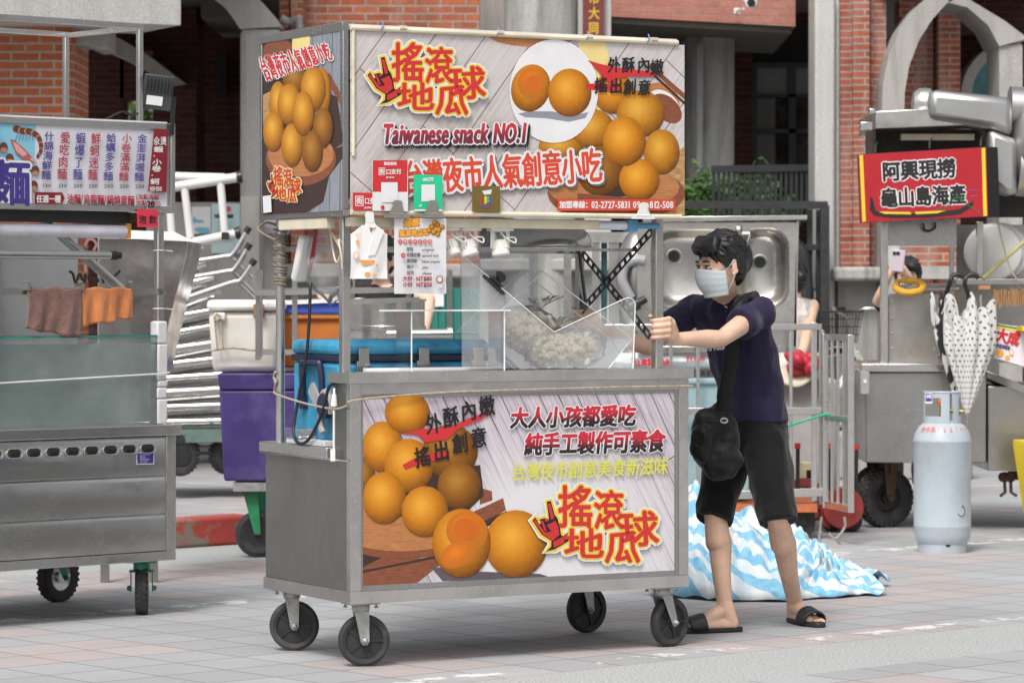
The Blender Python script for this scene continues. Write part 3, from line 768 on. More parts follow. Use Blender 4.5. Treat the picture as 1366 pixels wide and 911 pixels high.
for (x, y, rx, ry, m) in ((484, 635, 16, 26, BALLD), (600, 602, 37, 36, BALLD), (510, 596, 27, 34, BALL), (543, 551, 30, 28, BALL), (612, 648, 29, 31, BALLD), (545, 621, 33, 36, BALL), (512, 664, 29, 35, BALL), (566, 682, 31, 34, BALL), (688, 725, 42, 45, BALL), (615, 724, 39, 46, BALL)): ink.disc(x, y, rx, ry, m)
ink.disc(622, 708, 28, 26, FLESH, .3); ink.disc(612, 738, 27, 17, FLESH, -.5); ink.disc(622, 705, 17, 14, flat('printed_deep_orange', (.54, .12, .006)), .3)
ink.poly([(535, 578), (560, 572), (598, 570), (628, 556), (662, 546), (640, 560), (610, 572), (596, 586), (566, 590), (556, 580)], RED)
ink.poly([(536, 620), (552, 611), (578, 604), (600, 600), (590, 612), (560, 618), (540, 626)], RED)
for ch, u, v, r in (('外', 568, 580, .2), ('酥', 591, 571, .2), ('內', 614, 562, .15), ('嫩', 638, 556, .15), ('搖', 553, 624, .2), ('出', 578, 616, .2), ('創', 603, 606, .2), ('意', 627, 598, .15)):
    ink.char(ch, u, v, 22, 26, BLK, -r, .1, .65, 5)
for m, r in ((WHT, 2.6), (REDBLK, 1.15)):
    ink.text('大人小孩都愛吃', 678, 571, 845, 567, 27, m, r, .12, 7); ink.layer -= 2; ink.text('純手工製作可素食', 697, 607, 884, 602, 29, m, r, .12, 7)
ink.text('台灣夜市創意美食新滋味', 680, 641, 889, 632, 23, LIME, .42, .1, 5)
logo(ink, lambda x, y: (702 + (x - 150) / 1150 * 180, 642 + (y - 20) / 700 * 110), .154)
ink.build('front_poster', cart)
# lamp batten and light track under the sign
b = B(); b.bb(.0, 1.10, .02, .05, ZS0 - .045, ZS0 - .008); b.bb(SX0 + .01, SX0 + .05, .16, .58, ZS0 - .05, ZS0 - .008); b.build('lamp_batten', IVORY, cart, bevel=.003)
b = B(); b.tube([(1.10, .035, ZS0 - .028), (1.23, .035, ZS0 - .028)], .018, 12); b.build('lamp_tube', mat('unlit_lamp_tube', (.60, .66, .74), .3), cart)
b = B(); b.tube([(1.275, .035, ZS0 - .028), (1.385, .035, ZS0 - .028)], .012, 12); b.bb(1.232, 1.274, .014, .056, ZS0 - .052, ZS0 - .006); b.build('lamp_socket', flat('blue_lamp_socket', (.10, .28, .45)), cart)
b = B(); b.bar((.04, .69, 1.585), (1.42, .69, 1.585), .012, .02); b.bar((.04, .25, 1.585), (1.42, .25, 1.585), .012, .012); b.build('shelf_rod', ST, cart)
def spotlight(u, tilt, lab):
    p = Poster(cart, 'y', .05, -1).pl(u, 300); x = p[0]
    w = CW2(x, .05, ZS0 - .10)
    t = thing('spotlight', lab, 'lamp', w, CA, 'white spotlights under the cart sign')
    q = B(); q.bb(-.05, .05, -.022, .022, .045, .095); q.build('driver_box', WHITEP, t, bevel=.003)
    q = B()
    for sx in (-1, 1): q.bar((sx * .034, 0, .045), (sx * .034, 0, -.02), .004, .016)
    q.bar((-.036, 0, .044), (.036, 0, .044), .016, .004); q.build('bracket', WHITEP, t)
    q = B(); ax = Vector((math.sin(tilt), -.25, -math.cos(tilt))).normalized(); o = Vector((0, 0, -.02))
    q.lathe([(.018, -.03), (.026, -.028), (.027, .006), (.034, .012), (.036, .03), (.031, .036), (.029, .03)], o, ax, 22)
    xx = ax.orthogonal().normalized(); yy = ax.cross(xx)
    for j in range(16):
        a = 2 * PI * j / 16; d = xx * math.cos(a) + yy * math.sin(a)
        q.bar(o - ax * .026 + d * .028, o + ax * .006 + d * .030, .003, .008, up=tuple(d))
    q.build('lamp_head', WHITEP, t)
    q = B(); q.tube(spline([(0, 0, .044), (.012, -.02, .02), (.05, -.028, .0), (.056, -.02, .018), (.03, -.02, .02), (.0, -.012, .008)], 6), .0032, 8); q.build('cable', WHITEP, t)
spotlight(600, .25, 'white spotlight half hidden behind the menu sheet')
spotlight(624, .2, 'middle white spotlight, head tilted to the right')
spotlight(667, 0, 'white spotlight with a looped cable next to the steel bowl')
# ================================================================= things on and around the snack cart
def CT(name, label, cat, x, y, z, group=None, rz=CA):
    return thing(name, label, cat, CW2(x, y, z), rz, group)
# blue cooler
t = CT('cool_box', 'large scuffed blue cool box with dark seam on the snack cart deck', 'cool box', .38, .415, ZD)
BLUEC = mat('scuffed_blue_plastic', (.035, .27, .46), .5, var=.18, vs=7, bump=.15, bs=40, dirt=.75, dirtcol=(.03, .07, .12), ds=9)
hx, hy = .332, .215
b = B(); b.bb(-hx + .006, hx - .006, -hy + .006, hy - .006, .0, .325); b.build('box_body', BLUEC, t, bevel=.025)
b = B(); b.bb(-hx, hx, -hy, hy, .345, .405); b.build('lid', BLUEC, t, bevel=.024)
b = B(); b.bb(-hx + .003, hx - .003, -hy + .003, hy - .003, .322, .347); b.build('seam', mat('dark_blue_rubber_seam', (.012, .016, .04), .6), t, bevel=.004)
DKB = mat('dark_blue_plastic', (.018, .022, .06), .45)
for y in (-.07, .06):
    pass
b = B(); b.tube(spline([(-hx - .004, -.085, .16), (-hx - .012, -.08, .30), (-hx - .014, -.06, .315), (-hx - .014, .06, .315), (-hx - .012, .08, .30), (-hx - .004, .085, .16)], 6), .013, 8)
b.box((-hx - .002, -.085, .16), (.02, .04, .05)); b.box((-hx - .002, .085, .16), (.02, .04, .05)); b.build('handle', DKB, t)
for x in (-.23, .03, .27):
    q = B(); q.bb(x - .028, x + .028, -hy - .012, -hy + .004, .285, .325); q.bb(x - .022, x + .022, -hy - .018, -hy - .008, .30, .375); q.tube([(x - .03, -hy - .014, .31), (x + .03, -hy - .014, .31)], .006, 8)
    q.build('latch', STD, t, bevel=.003)
# pale tray at the deck end, grey tape gun
t = CT('plastic_tray', 'shallow clear tray with pale bottom beside the blue cool box', 'tray', .02, .36, ZD + .001)
b = B(); b.bb(-.028, .026, -.15, .19, 0, .022); b.build('tray_body', mat('pale_grey_plastic', (.5, .52, .54), .4), t, bevel=.004)
b = B(); b.bb(-.032, .030, .03, .19, .0225, .06); b.build('clear_cover', ACR, t, bevel=.004)
t = CT('tape_dispenser', 'grey and navy tape dispenser hanging in front of the blue cool box handle', 'tape dispenser', .022, .255, .93)
b = B()
arc = [(0, .075 * math.cos(R(a)) * .62, .085 * math.sin(R(a)) + .02) for a in range(-60, 181, 15)]
b.tube(arc, .014, 8); b.bar((0, .06, .05), (0, .13, .12), .012, .05); b.build('dispenser_body', GREYP, t)
b = B(); b.lathe([(.02, -.012), (.048, -.012), (.048, .012), (.02, .012)], (-.004, -.0, .05), (1, 0, 0), 24); b.build('tape_roll', DKB, t)
# rope round posts and counter
b = B()
pts = [CW2(*q) for q in ((.045, .735, 1.025), (.018, .712, 1.02), (.0, .60, 1.008), (-.008, .35, .985), (-.02, .1, .975), (-.022, -.012, .99), (.02, -.022, 1.012), (.4, -.010, 1.033), (.9, -.008, 1.04), (1.3, -.008, 1.043), (1.505, -.012, 1.042), (1.52, .03, 1.04))]
b.tube(spline(pts, 6), .0042, 7); b.tube(spline([CW2(*q) for q in ((.03, .73, 1.03), (.02, .70, 1.06), (.03, .735, 1.08), (.022, .70, 1.10), (.06, .72, 1.06), (.03, .70, 1.03))], 5), .006, 7)
tag(b.build('rope', ROPE, origin=CW2(0, 0, 1)), 'thin old rope tied across the front of the snack cart below the counter', 'rope')
b = B(); pts = []
rnd = random.Random(3)
for i in range(15 * 12):
    a = 2 * PI * i / 12; pts.append(CW2(.045 + .024 * math.cos(a), .71 + .024 * math.sin(a), 1.665 - i * .00125 + .004 * math.sin(a * .37)))
b.tube(pts, .0055, 6); b.tube(spline([pts[0], CW2(.0, .74, 1.69), CW2(-.04, .73, 1.66), CW2(.0, .66, 1.62)], 6), .005, 6)
tag(b.build('coiled_cord', mat('grimy_cord', (.20, .17, .13), .85, var=.4, vs=40), origin=CW2(.045, .71, 1.45)), 'grimy brown cord coiled many turns around the rear pole of the snack cart', 'cord')
# power strip and black cable, white plug lead
t = CT('power_strip', 'white multi socket power strip dangling under the snack cart sign', 'power strip', .052, .52, 1.46)
rot = Matrix.Rotation(R(-26), 3, 'X') @ Matrix.Rotation(R(90), 3, 'Z')
b = B(); b.box((0, 0, .085), (.062, .04, .19), Matrix.Rotation(R(24), 3, 'X')); b.build('strip_body', WHITEP, t, bevel=.012)
b = B()
for k in (-.055, 0, .055):
    c = Vector((-.0205, -k * .41, .085 + k * .91))
    for d in (-.008, .008): b.box(c + Vector((-.0005, d, .004)), (.003, .003, .011), Matrix.Rotation(R(24), 3, 'X'))
    b.box(c + Vector((-.0005, .003, -.014)), (.003, .006, .005))
b.build('sockets', DARKM, t)
b = B(); b.tube(spline([CW2(*q) for q in ((.052, .475, 1.475), (.045, .44, 1.43), (.03, .435, 1.2), (.012, .47, 1.02), (-.012, .47, .88), (-.02, .40, .832), (-.022, .30, .86), (-.02, .2, .96), (-.014, .16, 1.05), (.0, .14, 1.07))], 8), .0065, 8)
tag(b.build('cable', mat('black_cable', (.012, .012, .014), .5), origin=CW2(0, .4, 1)), 'thick black cable looping from the power strip down to the snack cart deck', 'cable')
b = B(); b.tube(spline([CW2(*q) for q in ((-.012, .115, 1.05), (-.02, .10, 1.02), (-.018, .105, .93), (-.016, .11, .82))], 6), .0045, 8); b.tube([CW2(-.02, .1, 1.03), CW2(-.02, .1, .985)], [.009, .013], 10); b.box(CW2(-.02, .11, .80), (.018, .018, .045))
tag(b.build('plug_lead', WHITEP, origin=CW2(0, .1, .9)), 'white lead with a plug hanging beside the counter end of the snack cart', 'lead')
b = B(); b.tube(spline([CW2(*q) for q in ((.02, .36, 1.68), (.03, .37, 1.64), (.045, .44, 1.53), (.05, .47, 1.49))], 6), .005, 8); b.tube(spline([CW2(*q) for q in ((.025, .35, 1.68), (.034, .36, 1.64), (.05, .43, 1.53), (.054, .47, 1.48))], 6), .0035, 8)
tag(b.build('red_wire', mat('red_wire', (.30, .02, .03), .5), origin=CW2(0, .4, 1.5)), 'twisted red wire running down to the white power strip', 'wire')
b = B(); b.tube(spline([CW2(*q) for q in ((.02, .2, 1.64), (.035, .16, 1.60), (.03, .13, 1.615), (.0, .1, 1.61), (-.004, .07, 1.55), (.0, .07, 1.50))], 6), .0035, 7); b.tube(spline([CW2(*q) for q in ((.03, .24, 1.66), (.03, .2, 1.55), (.03, .17, 1.53), (.03, .15, 1.58), (.03, .22, 1.63))], 6), .0035, 7)
tag(b.build('loose_wires', IVORY, origin=CW2(0, .2, 1.6)), 'tangle of loose pale wires at the top of the front pole', 'wires')
# clear bag hanging
def film_bag(name, label, mt, pts_fn, origin, cat='plastic bag', n=(18, 22)):
    b = B(); b.grid(pts_fn, *n); o = b.build(name, mt, None, origin=origin, smooth=180); return tag(o, label, cat)
def f_(a, c):
    z = 1.66 - c * .29; w = (.11 * min(1, .35 + 1.5 * c)) * (1 if c < .72 else max(.05, 1 - ((c - .72) / .28) ** 1.4))
    th = 2 * PI * a; wr = 1 + .12 * math.sin(5 * th + 7 * c) + .08 * math.sin(11 * th + 3)
    return CW2(.10 + w * .75 * math.cos(th) * wr + c * .04, .45 + w * math.sin(th) * wr * .75, z + .01 * math.sin(3 * th))
film_bag('clear_bag', 'crumpled clear plastic bag hanging under the sign behind the front pole', FILM, f_, CW2(.1, .45, 1.4))
# white carrier bags on a hook
t = CT('carrier_bag', 'white folded carrier bag with orange bowl print hanging under the sign', 'carrier bag', .075, -.014, 1.47)
ik = Poster(t, 'y', 0, -1)
def bagpt(u, v, d): a, z = ik.pl(u, v); return Vector((a, d, z))
BAGM = mat('white_bag_film', (.78, .78, .77), .35, var=.05, bump=.4, bs=14, bd=.006)
b = B()
def f_(a, c):
    u = 467 + a * 49; v = 320 + c * 52 if c > .0 else 320
    return bagpt(u, 312 + c * 60, -.004 - .006 * math.sin(a * PI) - .004 * math.sin(a * 9 + c * 4) * c)
b.grid(f_, 16, 16)
for pl in ([(467, 313), (484, 300), (492, 313)], [(516, 313), (500, 300), (494, 313)]): b.prism([bagpt(*q, -.003) for q in pl], (0, .003, 0))
b.prism([bagpt(*q, -.012) for q in [(481, 304), (489, 300), (502, 336), (499, 343), (490, 345), (484, 325)]], (0, .003, 0)); b.prism([bagpt(*q, -.016) for q in [(501, 302), (510, 308), (498, 340), (488, 342), (492, 325)]], (0, .003, 0))
b.prism([bagpt(*q, -.009) for q in [(486, 286), (489, 282), (497, 283), (498, 297), (487, 297)]], (0, .003, 0)); b.prism([bagpt(*q, -.008) for q in [(487, 297), (498, 297), (504, 304), (484, 304)]], (0, .003, 0))
b.build('bag_body', BAGM, t, smooth=60)
pr = Poster(t, 'y', -.0145, -1); OR = flat('pale_orange_print', (.78, .36, .12))
pr.disc(490, 347, 10, 7, OR, a0=180, a1=360); pr.disc(475, 341, 3.5, 4.5, OR); pr.layer += 1; pr.disc(475, 341, 2.6, 3.6, BAGM); pr.disc(477, 323, 2.5, 3, OR); pr.disc(503, 354, 2, 2, OR); pr.disc(490, 366, 4, 3, OR); pr.disc(500, 367, 3, 2, OR); pr.line([(478, 325), (478, 345), (500, 356)], .3, OR)
pr.text('地瓜', 474, 318, 482, 318, 7, OR)
pr.build('bag_print', t)
# menu sheet
def board(name, label, cat, px, yp, th, base, group=None, lean=0):
    a0, z1 = Poster(cart, 'y', yp, -1).pl(px[0], px[1]); a1, z0 = Poster(cart, 'y', yp, -1).pl(px[2], px[3])
    t = CT(name, label, cat, (a0 + a1) / 2, yp, z0, group)
    b = B(); w = abs(a1 - a0) / 2; b.bb(-w, w, -th / 2, th / 2, 0, z1 - z0); b.build('panel', base, t)
    return t, Poster(t, 'y', -th / 2 - .0004, -1)
t, k = board('menu_sheet', 'white laminated menu sheet listing flavours and prices, clipped under the sign', 'menu', (526, 291, 595, 392), -.018, .003, PAPER)
for m, r in ((DKBR, 1.0), (ORLET, .5)):
    k.text('爆漿', 538, 304, 560, 302, 11, m, r, .1); k.layer -= 2; k.text('搖滾地瓜球', 532, 316.5, 572, 314.5, 9.5, m, r, .1)
for (x, y, r) in ((576, 303, 4), (583, 300, 4), (580, 297, 3.5), (585, 307, 4), (578, 310, 3.8), (584, 313, 3), (572, 308, 3.2), (590, 303, 3)): k.disc(x, y, r, r, BALLY)
for i, ch in enumerate('五種口味任您選'):
    k.disc(533.5 + i * 6.5, 322.5, 2.9, 3.1, RED, n=14); k.char(ch, 531.4 + i * 6.5, 324.4, 4.2, 4.2, WHT)
GR = flat('grey_lettering', (.12, .12, .13))
for i, (a, e) in enumerate((('原味', 'original'), ('玫瑰岩鹽', 'spiced salt'), ('黑胡椒', 'black pepper'), ('梅子', 'plum'), ('起司', 'cheese'))):
    y = 335 + i * 7.9
    k.text(a, 541, y, 541 + 4.6 * len(a), y, 5.2, GR, .2); k.text(e, 561.5, y, 561.5 + 2.05 * len(e), y, 3.6, GR, .18)
k.disc(536, 341, 3.2, 3.4, RED, n=14); k.text('人氣', 533.8, 342.6, 538.4, 342.6, 3.2, WHT)
k.text('大份', 535, 375, 548, 374.5, 6.5, MARLET, .3); k.text('NT$80', 553, 375, 574, 374.5, 6, MARLET, .35); k.text('小份', 535, 383, 548, 382.5, 6.5, MARLET, .3); k.text('NT$50', 553, 383, 574, 382.5, 6, MARLET, .35)
k.disc(584, 373, 4.6, 5, BALLY); k.layer += 1; k.disc(584, 373, 3, 3.4, PAPER)
PALEB = flat('pale_violet_print', (.62, .62, .74)); k.poly([(577, 361), (590, 360), (590, 366), (577, 367)], PALEB); k.poly([(580, 379), (588, 379), (587, 384), (581, 384)], PALEB)
k.build('menu_print', t)
# payment placards
PG = 'payment placards on the sign ledge'
t, k = board('payment_placard', 'small red payment placard partly behind the taller red and white one', 'placard', (471, 257, 500, 281), -.020, .003, RED, PG)
k.poly([(474, 261.5), (485, 261.5), (485, 275), (474, 275)], WHT); k.poly([(475, 262.6), (484, 262.6), (484, 274), (475, 274)], RED); k.text('街', 475.3, 272.5, 483.7, 272.5, 9, WHT, .3); k.text('口支', 486, 272.5, 499, 272.5, 8.5, WHT, .3); k.text('JKOPAY', 486, 278.5, 496, 278.5, 2.6, WHT, .15)
k.build('placard_print', t)
t, k = board('payment_placard', 'tall red and white payment placard standing on the sign ledge', 'placard', (497, 213.5, 544, 282), -.026, .003, WHT, PG)
k.poly([(497.3, 214), (543.7, 214), (543.2, 256), (497, 256)], RED); k.text('歡迎使用', 512, 220.5, 529, 220.5, 4, WHT, .25)
k.poly([(505, 224), (513.5, 224), (513.5, 234), (505, 234)], WHT); k.poly([(505.8, 224.8), (512.8, 224.8), (512.8, 233.2), (505.8, 233.2)], RED); k.text('街', 506, 232.4, 512.6, 232.4, 7, WHT, .25); k.text('口支付', 514.5, 233, 535, 232.5, 7, WHT, .3); k.text('JKOPAY', 515, 238, 526, 238, 2.2, WHT, .15)
k.poly([(508, 243.5), (530, 243.5), (530, 270), (508, 270)], WHT); k.layer += 1; k.disc(510, 277, 2.6, 3, RED)
k.build('placard_print', t)
t, k = board('payment_placard', 'green payment placard with a blank white window standing on the sign ledge', 'placard', (552, 233, 590, 282), -.026, .003, GREEN, PG)
k.text('LINE', 564, 241.5, 570.5, 241.5, 4, WHT, .3); k.poly([(571, 237), (578, 237), (578, 242), (571, 242)], WHT); k.text('Pay', 571.7, 241, 577.3, 241, 3.4, GREEN, .2); k.poly([(562, 246.5), (580, 246.5), (580, 269), (562, 269)], WHT); k.poly([(559, 274), (562, 273), (562, 276), (559, 276)], WHT); k.poly([(552.3, 279.5), (589.7, 279.5), (589.7, 282), (552.3, 282)], WHT)
k.build('placard_print', t)
t, k = board('payment_placard', 'dull gold card with a small colourful smile emblem on the sign ledge', 'placard', (630, 248, 667, 283), -.022, .003, mat('dull_gold', (.20, .14, .035), .35, .3, dirt=.3), PG)
k.poly([(643, 255), (656, 253), (655, 259), (646, 260)], PAPER); k.disc(642.5, 268, 2, 2.4, RED); k.disc(654, 268, 2, 2.4, flat('blue_print', (.05, .12, .5))); k.poly([(646, 262), (649, 262), (649, 272), (646, 272)], YEL); k.poly([(649.5, 263), (652, 262), (652, 270), (649.5, 271)], GREEN); k.line([(641, 272), (645, 277), (651, 277), (655, 272)], 1.4, flat('violet_print', (.2, .06, .35)))
k.build('placard_print', t)
def bulldog(u, v, lab, m, sc=1.0):
    a, z = Poster(cart, 'y', -.035, -1).pl(u, v)
    t = CT('bulldog_clip', lab, 'clip', a, -.035, z, 'bulldog clips on the sign ledge')
    for k, d in ((-1, .006), (1, .012)):
        b = B(); y = k * .004
        b.prism([(x * sc + (.010 if k > 0 else 0), y - d * zz * 9, zz * sc) for x, zz in ((-.052, -.01), (.052, -.01), (.052, -.002), (.03, .006), (.018, .03), (.02, .044), (.014, .054), (-.004, .056), (-.014, .05), (-.018, .03), (-.03, .006), (-.052, -.002))], (0, .0016, 0)); b.build('jaw', m, t)
    b = B(); b.tube([(-.03 * sc, 0, .004), (.03 * sc, 0, .004)], .006, 10); b.build('spring', m, t)
CLIPM = mat('worn_nickel_clip', (.40, .38, .33), .4, .8, .2, 20)
bulldog(528, 287, 'grey bulldog clip holding the tall red and white placard', CLIPM); bulldog(575, 287, 'grey bulldog clip holding the green placard', CLIPM); bulldog(857, 289, 'pale bulldog clip over the phone number on the sign', WHITEM)
# ---- acrylic guard and display on the counter
CLRP = clear('clean_acrylic', (.995, .995, .995), .02, .3, (.9, .92, .93), .5, 6, .03)
t = CT('sneeze_guard', 'low clear acrylic sneeze guard in front of the blue cool box', 'sneeze guard', .40, .09, ZC + .001)
b = B(); b.bb(-.27, .30, -.07, .075, .228, .234); b.build('top_sheet', ACR, t); b = B(); b.bb(-.27, .30, -.072, -.0705, .228, .234); b.build('sheet_edge', ACRE, t)
for x in (-.13, .275): b = B(); b.add([(x + .002, -.06, 0), (x + .002, .065, 0), (x + .002, .065, .2275), (x + .002, -.06, .2275)], [(0, 1, 2, 3)]); b.build('side_pane', CLRP, t); b = B(); b.bb(x, x + .005, -.0625, -.0605, 0, .2275); b.build('sheet_edge', ACRE, t)
b = B(); b.bb(-.27, .30, .04, .066, .0, .012); b.build('base_strip', ACRE, t)
t = CT('display_case', 'frosted acrylic display case with a notched front standing on the counter', 'display case', .92, .09, ZC + .001)
k = Poster(t, 'y', -.03, -1)
from mathutils.geometry import tessellate_polygon
def sheetprism(b, px, y, th):
    q = Poster(t, 'y', y, -1); ab = [q.pl(*p) for p in px]
    fs = tessellate_polygon([[Vector((a, c, 0)) for a, c in ab]]); n = len(ab)
    vs = [(a, y, c) for a, c in ab] + [(a, y + th, c) for a, c in ab]
    b.add(vs, [tuple(f) for f in fs] + [tuple(n + i for i in reversed(f)) for f in fs] + [(i, (i + 1) % n, n + (i + 1) % n, n + i) for i in range(n)])
NOTCH = [(616, 491), (616, 343), (620, 343), (739, 443), (832, 399), (838, 397), (844, 399), (847.5, 405), (844.5, 491)]
b = B(); q = Poster(t, 'y', -.03, -1); ab = [q.pl(*p) for p in NOTCH]; b.add([(a, -.03, c) for a, c in ab], [tuple(f) for f in tessellate_polygon([[Vector((a, c, 0)) for a, c in ab]])]); b.build('front_sheet', clear('scratched_front_acrylic', (.99, .99, .99), .20, .25, (.96, .97, .98), .5, 5, .05), t)
b = B(); sheetprism(b, [(614, 491), (614, 312), (712, 312), (712, 491)], .47, .004); b.build('back_sheet', ACRF, t)
b = B()
q = Poster(t, 'y', -.032, -1); b.tube([Vector((q.pl(*p)[0], -.032, q.pl(*p)[1])) for p in NOTCH[1:]], .0022, 6); b.build('sheet_edge', ACRE, t)
# tilted clear bin
t = CT('clear_bin', 'clear acrylic bin tipped on its corner holding the bags of pale dough balls', 'bin', .95, .36, ZD + .165)
def binpt(u, v, y):
    q = Poster(t, 'y', y, -1).pl(u, v); return Vector((q[0], y, q[1]))
QB = [(724, 362), (843, 452), (757, 560), (636, 444)]
y0, y1 = -.08, .09
b = B(); fr = [binpt(*p, y0) for p in QB]; bk = [p + Vector((0, y1 - y0, 0)) for p in fr]
for i, j in ((1, 2), (2, 3), (3, 0)):
    b.add([fr[i], fr[j], bk[j], bk[i]], [(0, 1, 2, 3)])
b.add(fr, [(0, 1, 2, 3)]); b.add(bk, [(0, 1, 2, 3)]); b.build('bin_walls', ACR, t, norm=False)
b = B()
for lp in (fr, bk): b.tube(lp, .0032, 6, closed=True)
for i in range(4): b.tube([fr[i], bk[i]], .0026, 6)
b.build('sheet_edge', ACRE, t)
b = B(); q = [binpt(*p, y0 - .01) for p in ((668, 474), (752, 552))]; e = [p + Vector((0, y1 - y0 - .02, 0)) for p in q]; b.prism([q[0] + Vector((.012, .02, .004)), q[1] + Vector((.0, .02, .014)), e[1] + Vector((0, 0, .014)), e[0] + Vector((.012, 0, .004))], (.006, 0, .008))
q = [binpt(*p, y0 + .01) for p in ((752, 552), (800, 502))]; e = [p + Vector((0, y1 - y0 - .03, 0)) for p in q]; b.prism([q[0], q[1], e[1], e[0]], (-.008, 0, .004)); b.build('blue_liner', clear('blue_film', (.45, .75, .92), .5, .3, (.10, .42, .70)), t)
# bags of dough balls
DOUGH = mat('pale_dough', (.86, .74, .52), .6, var=.2, vs=9)
BFILM = clear('milky_bag_film', (1, .995, .985), .07, .28, (.97, .96, .93), .8, 18)
def food_bag(u, v, ru, rv, yl, label, seed, knot, tilt):
    r_ = random.Random(seed)
    a, z = Poster(cart, 'y', yl, -1).pl(u, v)
    t = CT('food_bag', label, 'bag of dough', a, yl, z - .05, 'bags of dough balls in the clear bin')
    sx = ru * 12.5 / 4250 / .87; sz = rv * 12.5 / 4250; sy = .07
    b = B(); cnt = 0
    for _ in range(4000):
        p = Vector((r_.uniform(-1, 1), r_.uniform(-1, 1), r_.uniform(-1, .75)))
        if p.length > .93: continue
        q = Vector((p.x * sx * .93, p.y * sy * .93, p.z * sz * .86 + p.x * sx * tilt))
        cnt += 1; rr = r_.uniform(.0105, .0155); b.ell(q + Vector((0, 0, .05)), (rr, rr, rr * .92), 8, 6)
        if cnt > 330: break
    o = b.build('dough_balls', DOUGH, t, smooth=180); o['kind'] = 'stuff'
    b = B()
    def f(i, j):
        th = 2 * PI * i; ph = PI * j
        d = Vector((math.sin(ph) * math.cos(th), math.sin(ph) * math.sin(th), math.cos(ph)))
        n_ = noise.noise(d * 3.2 + Vector((seed, 0, 0))) * .07 + abs(noise.noise(d * 7 + Vector((seed, 3, 0)))) * .09
        lump = (noise.voronoi(d * 5.5 + Vector((seed, 0, 0)))[0][0]) * -.10 + .06 if d.z < .5 else 0
        rr = 1.04 + n_ + lump
        q = Vector((d.x * sx * rr, d.y * sy * rr, d.z * sz * rr * .98 + d.x * sx * tilt))
        if d.z > .82:
            k = (d.z - .82) / .18; q = q.lerp(Vector((knot[0] * sx, 0, sz * knot[1])), k * .9)
        return q + Vector((0, 0, .05))
    b.grid(f, 54, 40); b.build('bag_film', BFILM, t, smooth=180)
    b = B()
    def f(i, j):
        th = 2 * PI * i; k = j; rr = (.012 + .05 * k ** 1.3) * (1 + .35 * math.sin(5 * th + 4 * k) + .2 * math.sin(9 * th))
        return Vector((knot[0] * sx + rr * math.cos(th) + .02 * k, rr * .7 * math.sin(th), .05 + sz * knot[1] - .008 + .045 * k + .008 * math.sin(7 * th) * k))
    b.grid(f, 30, 6); b.build('bag_neck', BFILM, t, smooth=180)
food_bag(706, 441, 41, 33, .40, 'upper bag of pale dough balls, leaning left in the clear bin', 3, (.35, 1.02), -.18)
food_bag(753, 466, 51, 30, .34, 'lower bag of pale dough balls, in front in the clear bin', 9, (-.35, 1.02), .05)
# black spring clamp on the acrylic edge
a, z = Poster(cart, 'y', .055, -1).pl(659, 378)
t = CT('spring_clamp', 'black spring clamp gripping the slanted acrylic edge', 'clamp', a, .055, z)
b = B(); d = Vector((.77, 0, -.64)); n_ = Vector((.64, 0, .77))
b.bar(d * -.055 - n_ * .006, d * .06 - n_ * .006, .03, .008); b.bar(d * -.03 + n_ * .01, d * .03 + n_ * .006, .03, .014); b.build('jaw', BLACKP, t, bevel=.003)
b = B(); b.lathe([(.0, -.014), (.017, -.014), (.02, 0), (.017, .014), (.0, .014)], n_ * .036 + d * .008, (0, 1, 0), 16); b.bar(n_ * .012 + d * .015, n_ * .05 - d * .012, .022, .012); b.build('handle', BLACKP, t)
# upturned steel bowl under the roof
t = CT('steel_bowl', 'polished steel bowl stored upside down under the cart roof', 'bowl', 1.085, .45, 1.594)
b = B(); prof = [(.222, 0), (.226, .003), (.222, .006), (.205, .006), (.203, .03), (.19, .06), (.16, .085), (.12, .10), (.06, .105), (0, .106)]
b.lathe(prof, n=56); b.build('bowl_shell', steel('mirror_steel', (.6, .59, .57), .12, (1, 1, 1), .05, .15), t, smooth=60)
# ================================================================= seafood noodle cart at the left edge
LA = R(42)
LO = Vector((-1.479, 14.0, 0))          # its near right corner on the ground; local x runs left along its front (negative)
nc = thing('noodle_cart', 'stainless noodle cart with a handwritten style menu sign and green casters', 'food cart', LO, LA)
LL = 1.75
LW = .93
b = B(); b.bb(-LL, -.016, .006, LW, .285, .787); b.build('cart_body', STH, nc, bevel=.004)
b = B()
# drawer fronts as sloping folded panels
for z0, z1 in ((.62, .785), (.452, .612), (.288, .445)):
    x0, x1 = -LL + .02, -.055
    b.prism([(x0, .004, z0), (x0, -.006, z0), (x0, -.006, z1 - .018), (x0, .002, z1)], (x1 - x0, 0, 0))
b.build('front_panel', STH, nc, bevel=.002)
b = B()
for i in range(11):
    x = -.155 - i * .098; z = .737
    b.tube([(x - .022, -.0075, z), (x + .022, -.0075, z)], .0165, 10)
o = b.build('vent_slots', mat('dark_slot', (.006, .006, .006), .6), nc)
b = B()
for i in range(11):
    x = -.155 - i * .098; z = .737
    pts = [(x + s * .022 + math.cos(a) * .0185, -.0125, z + math.sin(a) * .0185) for s, r0 in ((1, -90), (-1, 90)) for a in [R(r0 + j * 30) for j in range(7)]]
    b.tube(pts, .003, 6, closed=True)
b.build('slot_rims', STP, nc)
b = B(); b.bb(-LL, .02, -.02, LW + .01, .791, .838); b.build('counter', STH, nc, bevel=.004)
b = B(); b.bb(-LL, .0, -.004, LW, .243, .284); b.bb(-.05, .002, -.003, .03, .285, .789); b.build('cart_frame', ST, nc, bevel=.003)
k = Poster(nc, 'y', -.0085, -1); PUR = flat('violet_plate', (.06, .03, .24)); k.poly([(182, 603), (205.5, 602.5), (205.5, 619), (182, 619.5)], WHT); k.poly([(183, 604), (204.6, 603.5), (204.6, 618), (183, 618.5)], PUR)
